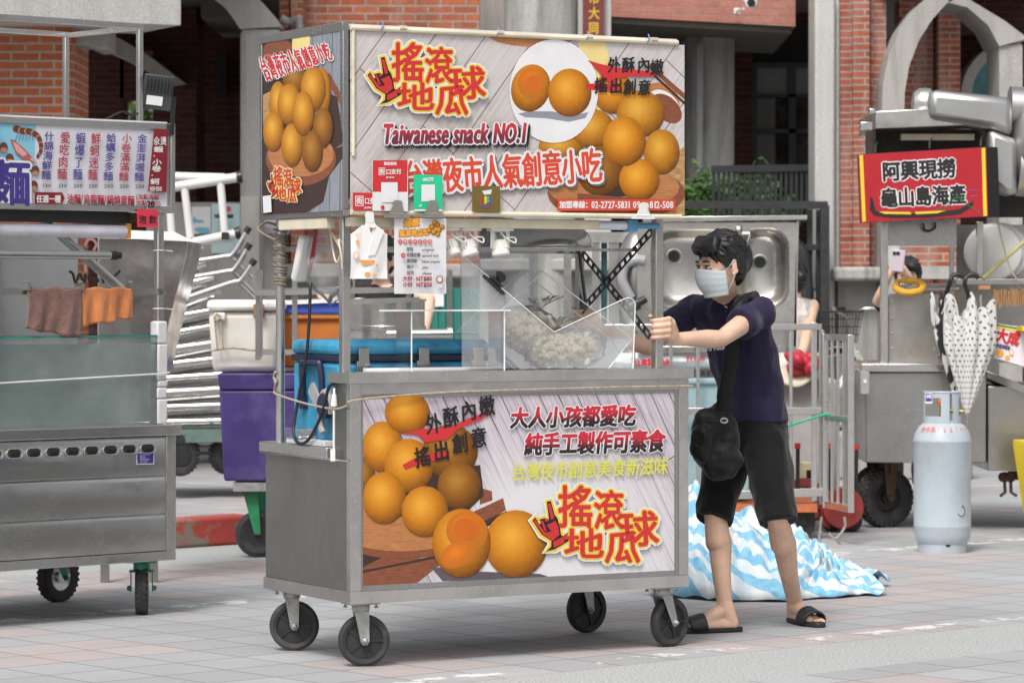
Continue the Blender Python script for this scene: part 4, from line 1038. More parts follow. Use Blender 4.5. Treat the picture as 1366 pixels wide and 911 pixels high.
for i in range(4): k.text(('小型攤車廠', '電話', '專營餐車', '台北')[i], 186, 607.2 + i * 3.4, 186 + (15, 8, 13, 10)[i], 607.2 + i * 3.4, 2.6, flat('pale_plate_lettering', (.5, .48, .7)))
k.build('maker_plate', nc)
def pcaster(par, x, y, ang, r=.115, lab=None, col=GREENP, w=.058, top=.243, trail=.04, rim=STP):
    ax = Vector((math.cos(ang), math.sin(ang), 0)); fw = Vector((-ax.y, ax.x, 0)); rot = Matrix((ax, fw, Vector((0, 0, 1)))).transposed()
    f = B(); f.box((x, y, top - .006), (.13, .11, .010), rot); f.lathe([(.036, 0), (.036, .03), (.03, .034)], (x, y, top - .046), n=18); f.box((x, y, top - .05), (w + .05, .07, .007), rot)
    c = Vector((x, y, r)) + fw * trail
    for k in (-1, 1):
        q = Vector((x, y, 0)) + ax * k * (w / 2 + .018)
        cc = c + ax * k * (w / 2 + .018)
        f.prism([p - ax * .0025 for p in (q - fw * .03 + Vector((0, 0, top - .05)), q + fw * .03 + Vector((0, 0, top - .05)), cc + fw * .016, cc + Vector((0, 0, -.018)), cc - fw * .016)], ax * .005)
        f.lathe([(.012, 0), (.012, .012), (.007, .018), (0, .018)], cc, ax * k, n=8)
    fo = f.build('caster', col, par, bevel=.0015)
    t = B(); prof = [(r * .55, -w * .40), (r * .72, -w * .5), (r * .9, -w * .47), (r, -w * .3), (r, w * .3), (r * .9, w * .47), (r * .72, w * .5), (r * .55, w * .40), (r * .5, 0), (r * .55, -w * .40)]
    t.lathe(prof, c, ax, 40, cap=False)
    for j in range(26):
        for s in (-1, 1):
            a = 2 * PI * (j + (.25 if s > 0 else 0)) / 26; d = fw * math.cos(a) + Vector((0, 0, 1)) * math.sin(a)
            t.bar(c + d * r * .965 + ax * s * w * .07, c + d * r * .93 + ax * s * w * .44, r * .10, .014, up=tuple(d))
    t.build('tyre', RUBBER, fo)
    h = B(); h.lathe([(0, -w * .34), (r * .2, -w * .36), (r * .22, -w * .2), (r * .45, -w * .22), (r * .56, -w * .36), (r * .57, 0), (r * .56, w * .36), (r * .45, w * .22), (r * .22, w * .2), (r * .2, w * .36), (0, w * .34)], c, ax, 28, cap=False)
    h.build('rim', rim, fo); return fo
LW_ = lambda wx, wy: math.atan2(-wx * math.sin(LA) + wy * math.cos(LA), wx * math.cos(LA) + wy * math.sin(LA))
pcaster(nc, -.11, .10, LW_(.995, .10)); pcaster(nc, -.07, .85, LW_(.80, -.60), trail=.03); pcaster(nc, -1.6, .10, LW_(.9, .2)); pcaster(nc, -1.6, .68, LW_(.9, .2))
# posts, foam padding, glass
b = B(); b.bar((-.068, .03, .838), (-.068, .03, 1.78), .036); b.build('post', ST, nc, bevel=.006)
b = B(); b.bar((-.035, .76, .838), (-.035, .76, 2.0), .032); b.build('post', STD, nc, bevel=.006)
b = B()
for i, (z0, z1, dx) in enumerate(((.84, .95, .0), (.951, 1.0, -.003), (1.001, 1.03, .002), (1.031, 1.06, -.002), (1.061, 1.19, .001), (1.191, 1.29, -.001))):
    b.bb(-.095 + dx, -.040 + dx, .0, .058, z0, z1)
b.build('foam_padding', mat('pale_foam', (.62, .61, .62), .85, var=.08, bump=.4, bs=50), nc, bevel=.008)
b = B(); b.bb(-LL, -.097, .004, .009, .8385, 1.222); b.build('glass_guard', clear('dirty_green_glass', (.90, .945, .935), .14, .12, (.60, .66, .65), .5, 3.5), nc)
b = B(); b.bb(-LL, -.097, .002, .40, 1.223, 1.229); b.build('glass_shelf', clear('shelf_glass', (.80, .90, .88), .06, .05), nc)
b = B(); b.bb(-LL, -.097, -.0005, .002, 1.2215, 1.2305); b.build('glass_edge', mat('green_glass_edge', (.04, .22, .19), .15, var=.1), nc)
b = B(); b.bb(-LL, .10, .30, .306, .8385, 1.19); b.build('back_plate', mat('stained_grey_plate', (.47, .51, .50), .42, .35, .15, 4, dirt=.6, dirtcol=(.16, .11, .04), ds=2.0), nc)
b = B(); b.bar((-LL, .02, 1.42), (-.05, .02, 1.42), .016, .028); b.build('towel_rail', ST, nc)
b = B(); b.tube([(-LL, -.03, 1.575), (-.37, -.03, 1.575)], .0185, 14); b.build('steel_pipe', STP, nc)
b = B(); b.tube([(-.37, -.03, 1.575), (-.335, -.03, 1.575)], .0195, 12); b.tube([(-.335, -.03, 1.575), (-.315, -.03, 1.575)], .0155, 12); b.build('pipe_cap', BLACKP, nc)
b = B(); b.tube([(-.62, .12, 1.73), (-.56, .12, 1.69), (-.19, .12, 1.42)], .021, 12); b.build('steel_pipe', STP, nc)
b = B(); b.bb(-.62, -.14, .55, .556, 1.15, 1.72); b.build('rear_sheet', mat('pale_steel_sheet', (.44, .45, .45), .4, .4, .1, 4), nc)
k = Poster(nc, 'y', .5495, -1)
GRAF = flat('black_marker', (.02, .02, .022)); PINK = flat('faded_pink_print', (.62, .30, .30))
def stroke(pts, w, m):
    pts = [(p.x, p.y) for p in spline([Vector((x, y, 0)) for x, y in pts], 6)]
    for i in range(len(pts) - 1): k.line(pts[i:i + 2], w, m); k.layer -= .9
    k.layer += 1
stroke([(92, 362), (97, 365), (101, 378), (106, 365), (112, 378), (114, 366)], 3.4, GRAF); stroke([(130, 360), (122, 362), (118, 372), (124, 381), (131, 374), (127, 371)], 3.4, GRAF); stroke([(134, 362), (138, 378)], 3.2, GRAF); stroke([(160, 361), (150, 370), (142, 371), (148, 374), (157, 380)], 3.2, GRAF)
stroke([(113, 328), (117, 320), (124, 320), (128, 327), (124, 334)], 3.6, PINK); stroke([(113, 353), (114, 363)], 4, PINK)
k.build('graffiti', nc)
b = B(); b.bb(-1.05, -.85, .5, .52, 1.27, 1.55); b.bb(-.82, -.62, .5, .52, 1.15, 1.75); b.build('green_cabinet_frame', mat('dull_green_frame', (.12, .17, .155), .5), nc, bevel=.003)
b = B(); b.bb(-.79, -.65, .49, .4985, 1.44, 1.54); b.build('cabinet_pane', mat('grey_pane', (.42, .43, .42), .3), nc)
b = B(); b.bb(-LL, -1.08, .50, .52, 1.42, 1.70); b.build('pale_panel', mat('pale_violet_panel', (.55, .55, .60), .5), nc)
# sign board
k = Poster(nc, 'y', -.004, -1)
SZ0, SZ1 = 1.765, 2.155
b = B(); b.bb(-LL, -.03, .0, .10, SZ0 + .005, SZ1 - .005); b.build('sign_box', STD, nc)
b = B(); b.bb(-LL, -.012, -.012, .105, SZ1 - .03, SZ1); b.bb(-LL, -.012, -.012, .105, SZ0, SZ0 + .028); b.bb(-.034, -.010, -.014, .107, SZ0 - .002, SZ1 + .002); b.build('sign_frame', ST, nc, bevel=.003)
k.sheet([(-70, 150), (223, 170), (221, 276), (-70, 276)], flat('pale_sign_acrylic', (.64, .64, .68), .3))
k.clip = None
CY = flat('printed_sea_blue', (.22, .52, .66)); k.poly([(-40, 160), (48, 167), (46, 215), (40, 262), (42, 274), (-40, 275)], CY)
k.poly([(-40, 262), (10, 262), (28, 272), (42, 250), (42, 274), (-40, 276)], flat('printed_blue', (.05, .12, .5)))
SHR = flat('printed_shrimp_brown', (.14, .045, .03)); SHL = flat('printed_shrimp_pale', (.42, .20, .14)); SQ = flat('printed_squid_red', (.42, .11, .11)); SQ2 = flat('printed_squid_pink', (.62, .34, .32))
pts = spline([Vector(q) for q in ((21, 172, 0), (30, 175, 0), (40, 176, 0), (50, 182, 0), (54, 192, 0), (54, 202, 0), (50, 209, 0))], 5)
for i, p in enumerate(pts): k.disc(p.x, p.y, 5.0 - i * .10, 5.0 - i * .07, SHR if i % 4 else SHL, n=12); k.layer -= .8
k.layer += 2
for i in range(6): k.line([(24 + i * 4, 178), (20 + i * 4.5, 188)], .7, SHR)
k.poly([(13, 186), (20, 188), (33, 200), (42, 210), (46, 217), (40, 216), (30, 213), (20, 205)], SQ); k.poly([(16, 189), (22, 192), (36, 206), (30, 209), (21, 202)], SQ2)
for i in range(3): k.line([(40, 211 + i), (48, 214 + i * 2.2)], 1.2, SQ2)
for x, y in ((4, 197), (12, 212), (46, 228), (44, 248), (-8, 205)): k.disc(x, y, 5.5, 7, SHR, n=14); k.disc(x, y + 3.5, 4.6, 3.4, SHL, n=12)
k.layer += 1
k.char('麵', -12, 272, 52, 58, WHT, .04, -.05, 4.5, 10); k.char('麵', -12, 272, 52, 58, NAVY, .04, -.05, 1.7, 6)
LET_N, LET_R = flat('navy_lettering', (.07, .045, .26)), flat('crimson_lettering', (.40, .03, .06))
for st, u, m, pr in (('什錦海鮮麵', 64.5, LET_N, '130'), ('愛吃肉麵', 85.5, LET_R, '130'), ('蝦爆了麵', 106, LET_N, '200'), ('鮮蚵迷麵', 126, LET_R, '200'), ('蛤蠣多多麵', 146.5, LET_N, '200'), ('小卷滿滿麵', 167, LET_R, '200'), ('金澎湃喔麵', 187.5, LET_N, '250')):
    k.col(st, u, 174 + u * .028, 239 + u * .022, 13.5, m, .22, -1.4 if len(st) < 5 else -1.1)
    k.text(pr, u - 10, 249.5 + u * .01, u + 2.5, 249.7 + u * .01, 5, GR, .2)
k.poly([(203, 172), (221.5, 173), (219.5, 257), (194.5, 255.5)], DRED)
for i, ch in enumerate('氽燙'): k.char(ch, 202 + i * 9, 194, 8.5, 11, WHT, bold=.2, k=4); k.layer -= .5
k.col('蝦·小卷·蚵', 208.5, 195.5, 247, 13, WHT, .3, -.9); k.text('1份150', 196, 255, 213, 255.3, 6, WHT, .25)
k.poly([(43.5, 256.5), (80, 257), (83.5, 264.5), (80, 272.5), (43, 272)], DRED); k.text('任選一種', 45.5, 270.5, 78, 270.8, 10, WHT, .3)
k.text('油麵/烏龍麵/鍋燒意麵', 86, 272.5, 176, 275, 13.5, MARLET, .35); k.text('(加點海鮮', 178, 266, 209, 267.5, 7, MARLET, .2); k.text('加點20元)', 178, 274.5, 211, 275.5, 7, MARLET, .2); k.text('20', 193, 277, 203, 277, 9, BLK, .5)
k.build('menu_print', nc)
# frame above the sign and tube lamp under it
b = B()
for x, y in ((-.17, .03), (-1.0, .03), (-.17, .60), (-1.0, .60)): b.bar((x, y, SZ1 - .01), (x, y, 2.565), .024)
b.bar((-LL, .03, 2.575), (-.155, .03, 2.575), .026); b.bar((-LL, .60, 2.575), (-.155, .60, 2.575), .022); b.bar((-.17, .03, 2.57), (-.17, .60, 2.57), .022); b.bar((-1.0, .03, 2.57), (-1.0, .60, 2.57), .022)
b.build('top_frame', ST, nc, bevel=.003)
b = B(); b.bb(-LL, -.22, .03, .10, SZ0 - .05, SZ0 - .001); b.build('lamp_housing', mat('sooty_housing', (.02, .02, .02), .6), nc)
b = B(); b.tube([(-LL, .05, SZ0 - .085), (-.24, .05, SZ0 - .085)], .03, 14); b.build('lamp_tube', mat('unlit_lilac_tube', (.66, .64, .72), .3), nc)
b = B(); b.bb(-.238, -.215, .03, .09, SZ0 - .115, SZ0 - .05); b.build('lamp_end', ORLET, nc)
# floodlight on the frame post
def LWp(x, y, z): return WM[nc] @ Vector((x, y, z))
t = thing('floodlight', 'dark grey finned floodlight fixed on the noodle cart sign frame', 'floodlight', LWp(-.145, -.0, 2.20), LA)
rt = Matrix.Rotation(R(12), 3, 'X') @ Matrix.Rotation(R(-35), 3, 'Z')
b = B(); b.box((.05, 0, .09), (.13, .035, .15), rt)
for i in range(8): b.box(Vector((.05, 0, .09)) + rt @ Vector((-.052 + i * .015, -.024, .035)), (.004, .016, .07), rt)
b.build('lamp_body', mat('dark_grey_die_cast', (.055, .058, .062), .5, .3), t, bevel=.004)
b = B(); b.box(Vector((.05, 0, .09)) + rt @ Vector((-.01, -.0195, -.035)), (.07, .004, .04), rt); b.build('label_plate', WHT, t)
b = B()
for s in (-1, 1): b.bar(Vector((.05, 0, .09)) + rt @ Vector((s * .072, 0, -.01)), Vector((.05, 0, .0)) + rt @ Vector((s * .072, 0, -.09)), .005, .022)
b.bar(Vector((.05, 0, .0)) + rt @ Vector((-.072, 0, -.088)), Vector((.05, 0, .0)) + rt @ Vector((.072, 0, -.088)), .02, .005); b.build('bracket', DARKM, t)
b = B(); b.tube(spline([LWp(-.12, .02, 2.23), LWp(-.2, .03, 2.19), LWp(-.26, .03, 2.20), LWp(-.34, .04, 2.165)], 6), .005, 6); tag(b.build('lamp_cable', BLACKP, origin=LWp(-.2, .03, 2.17)), 'black cable curling from the floodlight onto the noodle cart sign', 'cable')
# red paper tag, towels, twine
t = thing('paper_tag', 'small red paper tag with two handwritten characters hanging from the noodle cart sign', 'paper tag', LWp(-.165, -.022, 1.70), LA)
b = B(); b.bb(-.055, .055, -.001, .001, 0, .078); b.build('paper', flat('red_paper', (.66, .04, .07), .7), t)
k = Poster(t, 'y', -.0015, -1); k.text('泡 飲', 185, 298.5, 209, 298.5, 11, GRAF, .3); k.build('tag_writing', t)
b = B(); b.tube([(0, 0, .078), (0, .004, .095)], .003, 6); b.build('clip', STP, t)
def towel(name, label, x0, x1, dz0, dz1, col, seed, rib):
    b = B()
    def f(a, c):
        x = x0 + (x1 - x0) * a; dz = (dz0 + (dz1 - dz0) * a); y = -.006 - .012 * math.sin(a * 9 + seed) * c - .008 * math.sin(a * 23 + 3 * c + seed) * c
        return LWp(x + .01 * c * math.sin(seed + 3 * c), y, 1.436 - c * dz + .004 * math.sin(a * 14 + seed))
    b.grid(f, 30, 16)
    m = mat(name + '_cloth', col, .95, var=.25, vs=30, bump=.9, bs=150, bd=.006, stretch=(1, 1, rib), sheen=.3)
    o = b.build(name, m, origin=LWp((x0 + x1) / 2, 0, 1.25), smooth=180, solid=.006); return tag(o, label, 'towel', 'towels pegged on the noodle cart rail')
towel('towel', 'brown terry towel pegged on the noodle cart rail', -.776, -.498, .175, .215, (.20, .105, .085), 1, 1)
towel('towel', 'orange ribbed towel pegged on the noodle cart rail', -.496, -.231, .165, .13, (.56, .19, .06), 4, .2)
for i, x in enumerate((-.77, -.497, -.236)):
    b = B(); b.bb(x - .008, x + .008, -.016, .036, 1.425, 1.455); b.tube([(x - .012, .01, 1.46), (x + .012, .01, 1.46)], .006, 8)
    tag(b.build('peg', STP, nc) if False else b.build('peg', STP, None, origin=(0, 0, 0)), ('steel peg at the free end of the brown towel', 'steel peg where the brown and orange towels meet', 'steel peg at the free end of the orange towel')[i], 'peg', 'pegs on the towel rail')
    o = COL.objects[-1]; o.location = LO; o.rotation_euler = (0, 0, LA)
b = B(); b.tube([LWp(-LL, -.012, 1.02), LWp(-.9, -.01, 1.035), LWp(-.10, -.006, 1.06), LWp(-.038, -.006, 1.064), LWp(-.034, .03, 1.064)], .0042, 6); tag(b.build('twine', mat('white_twine', (.7, .68, .65), .9), origin=LWp(-.9, 0, 1.03)), 'white twine stretched across the glass front of the noodle cart', 'twine')
for i, z in enumerate((1.345, 1.60)):
    b = B(); b.tube([LWp(-.068 + .025 * math.cos(a), .03 + .025 * math.sin(a), z) for a in [2 * PI * j / 12 for j in range(12)]], .003, 6, closed=True); b.tube([LWp(-.045, .008, z), LWp(-.015, .0, z - .004)], .0025, 6)
    tag(b.build('cable_tie', WHITEP, origin=LWp(-.035, .03, z)), ('white cable tie round the noodle cart post just above the foam', 'white cable tie round the noodle cart post near the red tag')[i], 'cable tie', 'cable ties on the noodle cart post')
b = B(); b.tube([LWp(-.975 + .006 * math.sin(i * 2.1), -.03 + .006 * math.cos(i * 2.1), 2.16 - i * .0112) for i in range(110)], .012, 7); tag(b.build('braided_rope', mat('red_white_rope', (.50, .05, .07), .9, var=.5, vs=60), origin=LWp(-.975, -.03, 1.6)), 'red braided rope hanging down the left edge in front of the noodle cart', 'rope')
# utensils behind the glass
t = thing('kitchen_brush', 'wooden handled kitchen brush standing behind the noodle cart glass', 'brush', LWp(-.93, .18, 1.23))
b = B(); b.tube([(0, 0, 0), (.05, 0, .11)], .009, 8); b.build('handle', mat('worn_wood_handle', (.30, .16, .08), .6), t); b = B(); b.ell((.06, 0, .14), (.02, .018, .04)); b.build('bristle_head', mat('grey_bristles', (.16, .15, .14), .9), t)
t = thing('pink_squeeze_bottle', 'pale pink bottle with yellow cap behind the noodle cart glass', 'bottle', LWp(-.83, .15, 1.23))
b = B(); b.lathe([(.02, 0), (.021, .1), (.012, .12)], n=16); b.build('bottle_body', mat('pale_pink_plastic', (.62, .30, .28), .4), t); b = B(); b.lathe([(.013, .12), (.016, .14), (.014, .155)], n=14); b.build('cap', YEL, t)
# exhaust-like polished hood behind the noodle cart
t = thing('polished_hood', 'large polished steel hood with a dirty reflection behind the noodle cart post', 'cooker hood', P(205, 560, 15.6) - Vector((0, 0, .0)))
t.location.z = 0; WM[t] = Matrix.Translation(t.location)
b = B(); Y0, Y1 = 15.3, 15.95
pl = [P(130, 318, Y0), P(252, 322, Y0), P(248, 345, Y0), P(222, 445, Y0), P(210, 500, Y0), P(130, 500, Y0)]
b.prism(pl, (0, Y1 - Y0, 0)); b.build('hood_shell', steel('hood_steel', (.55, .53, .52), .10, (3, 3, 3), .1, .5, (.28, .2, .2)), t, world=True, bevel=.006)
b = B(); a, c = P(130, 318, Y0 - .02), P(253, 321, Y0 - .02); b.prism([a, c, c + Vector((-.11, .35, .045)), a + Vector((.0, .35, .045))], (0, 0, .004)); b.build('hood_top', WHITEM, t, world=True)
b = B()
for u in (140, 205): p = P(u, 500, 15.6); b.bar(p, (p.x, p.y, 0.0), .04)
b.build('stand', STD, t, world=True)
# ================================================================= red signed seafood cart on the right
RY = 19.0
RO = Vector((P(1152, 400, RY).x, RY, 0))
rc = thing('seafood_cart', 'grey steel seafood cart with a red signboard and a silver exhaust duct', 'food cart', RO, R(-4))
def RP(u, v, d=0.0): return P(u, v, RY + d)
def rbox(b, u0, v0, u1, v1, d0, d1):
    p, q = RP(u0, v0, d0), RP(u1, v1, d0)
    b.bb(min(p.x, q.x), max(p.x, q.x), RY + d0, RY + d1, min(p.z, q.z), max(p.z, q.z))
b = B(); rbox(b, 1155, 497, 1316, 617, .0, 1.0); rbox(b, 1318, 515, 1450, 628, -.02, 1.0); b.build('cart_body', STD, rc, world=True, bevel=.006)
b = B(); rbox(b, 1149, 485, 1316, 496, -.03, 1.0); p = RP(1316, 494, -.03); q = RP(1450, 548, -.25); b.prism([p, q, q - Vector((0, 0, .045)), p - Vector((0, 0, .045))], (0, .6, 0)); b.build('counter', STH, rc, world=True, bevel=.004)
for q in ((1175, 290, 1185, 484, .02, .06), (1267, 290, 1273, 400, .4, .43), (1303, 296, 1312, 372, .02, .06), (1175, 290, 1180, 484, .94, .97)):
    b = B(); rbox(b, *q); b.build('post', ST, rc, world=True, bevel=.003)
b = B(); rbox(b, 1186, 290, 1276, 328, .03, .06); b.build('upper_panel', STD, rc, world=True)
b = B(); rbox(b, 1186, 392, 1252, 484, .07, .09)
for v in (405, 425, 445, 465): 
    for u in (1190, 1247): p = RP(u, v, .069); b.ell(p, (.008, .004, .008), 8, 6)
b.build('lower_panel', steel('rusty_edged_steel', (.40, .385, .36), .42, dirt=.6, warm=(.26, .17, .09)), rc, world=True)
b = B(); rbox(b, 1276, 300, 1450, 484, .62, .64); b.build('rear_panel', STD, rc, world=True)
b = B(); rbox(b, 1275, 372, 1450, 380, -.02, .5); rbox(b, 1232, 378, 1275, 385, .2, .24); b.build('shelf', STD, rc, world=True, bevel=.003)
b = B(); rbox(b, 1148, 496, 1160, 526, -.12, -.03); b.build('switch_box', GREYP, rc, world=True, bevel=.004)
b = B(); rbox(b, 1152, 506, 1156, 511, -.124, -.1205); b.build('switch_label', WHT, rc, world=True)
# hood, greasy lamp recess, duct
b = B(); pl = [RP(1168, 149, -.1), RP(1240, 145, -.1), RP(1260, 150, -.1), RP(1320, 152, -.1), RP(1320, 166, -.1), RP(1168, 172, -.1)]; b.prism(pl, (0, .9, 0)); rbox(b, 1160, 145, 1168, 152, -.12, -.05); rbox(b, 1148, 163, 1164, 174, -.14, -.08); b.build('hood', ST, rc, world=True, bevel=.004)
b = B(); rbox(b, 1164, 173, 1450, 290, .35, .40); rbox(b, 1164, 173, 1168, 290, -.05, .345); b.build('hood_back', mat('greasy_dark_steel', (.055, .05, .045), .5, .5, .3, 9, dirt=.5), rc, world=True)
b = B(); rbox(b, 1202, 179, 1300, 187, .05, .10); b.build('lamp_batten', IVORY, rc, world=True)
DUCT = steel('duct_sheet', (.44, .44, .435), .38, (6, 6, 6), .07, .15)
b = B(); b.prism([RP(1240, 119, -.14), RP(1352, 130, -.14), RP(1352, 184, -.14), RP(1322, 172, -.14), RP(1238, 159, -.14)], (0, .34, 0)); b.build('duct_run', DUCT, rc, world=True, bevel=.045)
b = B(); c = RP(1240, 139, .03); b.lathe([(.092, .0), (.094, -.03), (.088, -.07), (.06, -.10), (.0, -.112)], c, (1, 0, -.06), 24); b.build('duct_end', mat('crumpled_foil', (.55, .545, .53), .3, .85, .1, 20, .5, 30, bd=.01), rc, world=True)
b = B()
pts = spline([RP(1330, 148, -.02), RP(1352, 152, -.03), RP(1368, 170, -.05), RP(1372, 200, -.06), RP(1366, 228, -.05), RP(1350, 248, -.04), RP(1330, 252, -.02)], 4)
for i in range(len(pts) - 1): pass
b.prism([RP(1319, 172, -.15), RP(1352, 184, -.15), RP(1358, 190, -.15), RP(1358, 262, -.15), RP(1340, 258, -.15), RP(1325, 246, -.15), RP(1319, 228, -.15)], (0, .30, 0)); b.build('duct_elbow', DUCT, rc, world=True, bevel=.035)
b = B(); b.tube([RP(1358, 190, 0), RP(1450, 190, 0)], .16, 28); b.tube([RP(1356, 225, 0), RP(1450, 232, 0)], .165, 28); b.build('duct_run', DUCT, rc, world=True)
b = B(); b.ell(RP(1398, 196, -.03), (.23, .20, .36), 32, 20); b.build('duct_bend', DUCT, rc, world=True)
b = B(); b.tube([RP(1346, 143, .02), RP(1450, 150, .02)], .125, 24); b.build('duct_run', DUCT, rc, world=True)
# signboard hung in front
b = B(); S0 = RP(1145, 205, -.28); 
sgn = [RP(1144.5, 206, -.26), RP(1316, 196, -.32), RP(1318.5, 289, -.32), RP(1148, 297.5, -.26)]
b.prism(sgn, (0, .05, 0)); b.prism([sgn[1] + Vector((.002, .012, .0)), sgn[1] + Vector((.075, .06, .0)), sgn[2] + Vector((.075, .06, .0)), sgn[2] + Vector((.002, .012, 0))], (0, .04, 0)); b.build('signboard', mat('black_sign_edge', (.012, .012, .013), .4), rc, world=True)
class FlatInk:
    """print on a free plane given by three world points"""
    def __init__(s, o, n): s.o = Vector(o); s.n = Vector(n).normalized(); s.b = B(); s.layer = 0
    def pl(s, u, v):
        d = P(u, v, 1.0) - Vector((0, 0, H)); c = Vector((0, 0, H)); t = (s.o - c).dot(s.n) / d.dot(s.n); return c + d * t
    raw = None
class SignInk(Poster):
    def __init__(s, o, n): s.o3 = Vector(o); s.n3 = Vector(n).normalized(); s.b = B(); s.layer = 0; s.clip = None
    def pl(s, u, v):
        d = P(u, v, 1.0) - Vector((0, 0, H)); c = Vector((0, 0, H)); t = (s.o3 - c).dot(s.n3) / d.dot(s.n3); p = c + d * t; return (p.x, p.z)
    def pt(s, a, z):
        y = s.o3.y - ((a - s.o3.x) * s.n3.x + (z - s.o3.z) * s.n3.z) / s.n3.y
        return Vector((a, y, z)) + s.n3 * (s.layer * s.STEP)
nrm = (sgn[1] - sgn[0]).cross(sgn[3] - sgn[0]).normalized()
if nrm.y > 0: nrm = -nrm
k = SignInk(sgn[0] + nrm * .002, nrm)
SRED = flat('signboard_red', (.37, .010, .018)); k.poly([(1145, 206.6), (1315.6, 196.8), (1318, 288.5), (1148.4, 297)], SRED)
k.poly([(1146.5, 207.2), (1151, 207), (1155, 295.5), (1150.5, 296)], YEL); k.poly([(1309.5, 197.8), (1314, 197.5), (1316.6, 288), (1312, 288.4)], YEL)
for m, r in ((WHT, 2.5), (BLK, 1.1)):
    k.text('阿興現撈', 1177, 242, 1275, 236.5, 25, m, r, 0, 7); k.layer -= 2; k.text('龜山島海產', 1175, 277, 1289, 271.5, 25, m, r, 0, 7)
k.poly([(1160, 283), (1162, 262), (1165, 264), (1168, 280), (1190, 285), (1240, 284.5), (1280, 279), (1296, 270), (1300, 268), (1298, 276), (1280, 287), (1240, 290.5), (1190, 291), (1166, 288)], BLK) if False else None
for q in ([(1161, 263), (1164, 264), (1168, 281), (1160, 281)], [(1160, 280), (1190, 285), (1190, 291), (1166, 288)], [(1190, 285), (1240, 284.5), (1240, 290.5), (1190, 291)], [(1240, 284.5), (1280, 279), (1280, 286), (1240, 290.5)], [(1280, 279), (1299, 268), (1297, 276), (1280, 286)]): k.poly(q, BLK)
for q in ([(1172, 282.5), (1214, 283), (1216, 286), (1180, 285.5)], [(1220, 283), (1262, 281), (1250, 284.5), (1222, 286)]): k.poly(q, YEL)
DGR = flat('dark_green_print', (.03, .16, .07)); k.line([(1248, 282), (1262, 272), (1278, 262)], 1, DGR); k.line([(1278, 262), (1292, 274), (1308, 284)], 1, DGR); k.line([(1256, 281), (1268, 274)], .8, DGR); k.line([(1292, 254), (1304, 253)], .7, flat('violet_line', (.2, .1, .4))); k.line([(1294, 262), (1305, 261)], .7, flat('violet_line', (.2, .1, .4)))
k.build('sign_print', rc).data.transform(WM[rc].inverted())
b = B()
for u, v in ((1168, 204), (1240, 199), (1308, 196)): b.tube([RP(u, v, -.27), RP(u, v - 9, -.2), RP(u + 3, v - 14, -.12)], .006, 6)
b.build('sign_hook', DARKM, rc, world=True)
b = B(); b.tube(spline([RP(1232, 298, -.02), RP(1233, 306, -.02), RP(1240, 308, -.02), RP(1247, 304, -.02), RP(1247, 297, -.02)], 5), .007, 7); b.build('drawer_pull', DARKM, rc, world=True)
# wheels of the cart
def big_wheel(par, c, ax, r, w, forkm, top):
    ax = Vector(ax).normalized(); fw = Vector((-ax.y, ax.x, 0)); c = Vector(c)
    f = B()
    for k in (-1, 1):
        q = c + ax * k * (w / 2 + .02); f.prism([p - ax * .004 for p in (q - fw * .05 + Vector((0, 0, top - r)), q + fw * .05 + Vector((0, 0, top - r)), q + fw * .025, q - fw * .025)], ax * .008); f.lathe([(.022, 0), (.022, .012), (.012, .02), (0, .02)], q, ax * k, n=10)
    f.bar(c + Vector((0, 0, top - r - .012)) - ax * (w / 2 + .04), c + Vector((0, 0, top - r - .012)) + ax * (w / 2 + .04), .024, .13); fo = f.build('caster', forkm, par, world=True, bevel=.002)
    t = B(); t.lathe([(r * .5, -w * .38), (r * .68, -w * .5), (r * .88, -w * .48), (r * .985, -w * .3), (r, 0), (r * .985, w * .3), (r * .88, w * .48), (r * .68, w * .5), (r * .5, w * .38), (r * .46, 0), (r * .5, -w * .38)], c, ax, 48, cap=False)
    for j in range(30):
        for s in (-1, 1):
            for rr, yo in ((.985, .16), (.93, .42)):
                a = 2 * PI * (j + (.5 if (s > 0) != (rr < .95) else 0)) / 30; d = fw * math.cos(a) + Vector((0, 0, 1)) * math.sin(a); t.box(c + d * r * rr + ax * s * w * yo, (.024, .026, .018), Matrix((ax, d.cross(ax), d)).transposed())
    t.build('tyre', RUBBER, fo, world=True)
    h = B(); h.lathe([(0, -w * .3), (r * .18, -w * .34), (r * .2, -w * .1), (r * .42, -w * .14), (r * .52, -w * .36), (r * .53, w * .36), (r * .42, w * .14), (r * .2, w * .1), (r * .18, w * .34), (0, w * .3)], c, ax, 28, cap=False); h.build('rim', DARKM, fo, world=True)
RUSTM = mat('rusty_brown_metal', (.10, .06, .045), .75, .3, .4, 14, .3, 50)
p = P(1180, 703, 19.35); big_wheel(rc, (p.x, 19.35, .177), (.42, -.9, 0), .177, .10, RUSTM, .40); p = P(1160, 660, 19.95); big_wheel(rc, (p.x + .06, 19.98, .17), (.4, -.9, 0), .17, .10, RUSTM, .40); big_wheel(rc, (RO.x + 1.9, 19.4, .177), (.42, -.9, 0), .177, .10, RUSTM, .40); big_wheel(rc, (RO.x + 1.9, 19.95, .17), (.42, -.9, 0), .17, .10, RUSTM, .40)
b = B()
for u in (1340, 1348):
    p = RP(u, 636, .1); b.lathe([(.016, -.04), (.03, -.03), (.03, .02), (.016, .03)], p, (.2, -1, .1), 14); b.tube([p, p - Vector((0, .02, .09)), p - Vector((.03 if u < 1345 else -.03, .04, .11))], .01, 8)
b.bar(RP(1345, 634, .1), RP(1450, 634, .1), .05); b.build('gas_tap', RUSTM, rc, world=True)
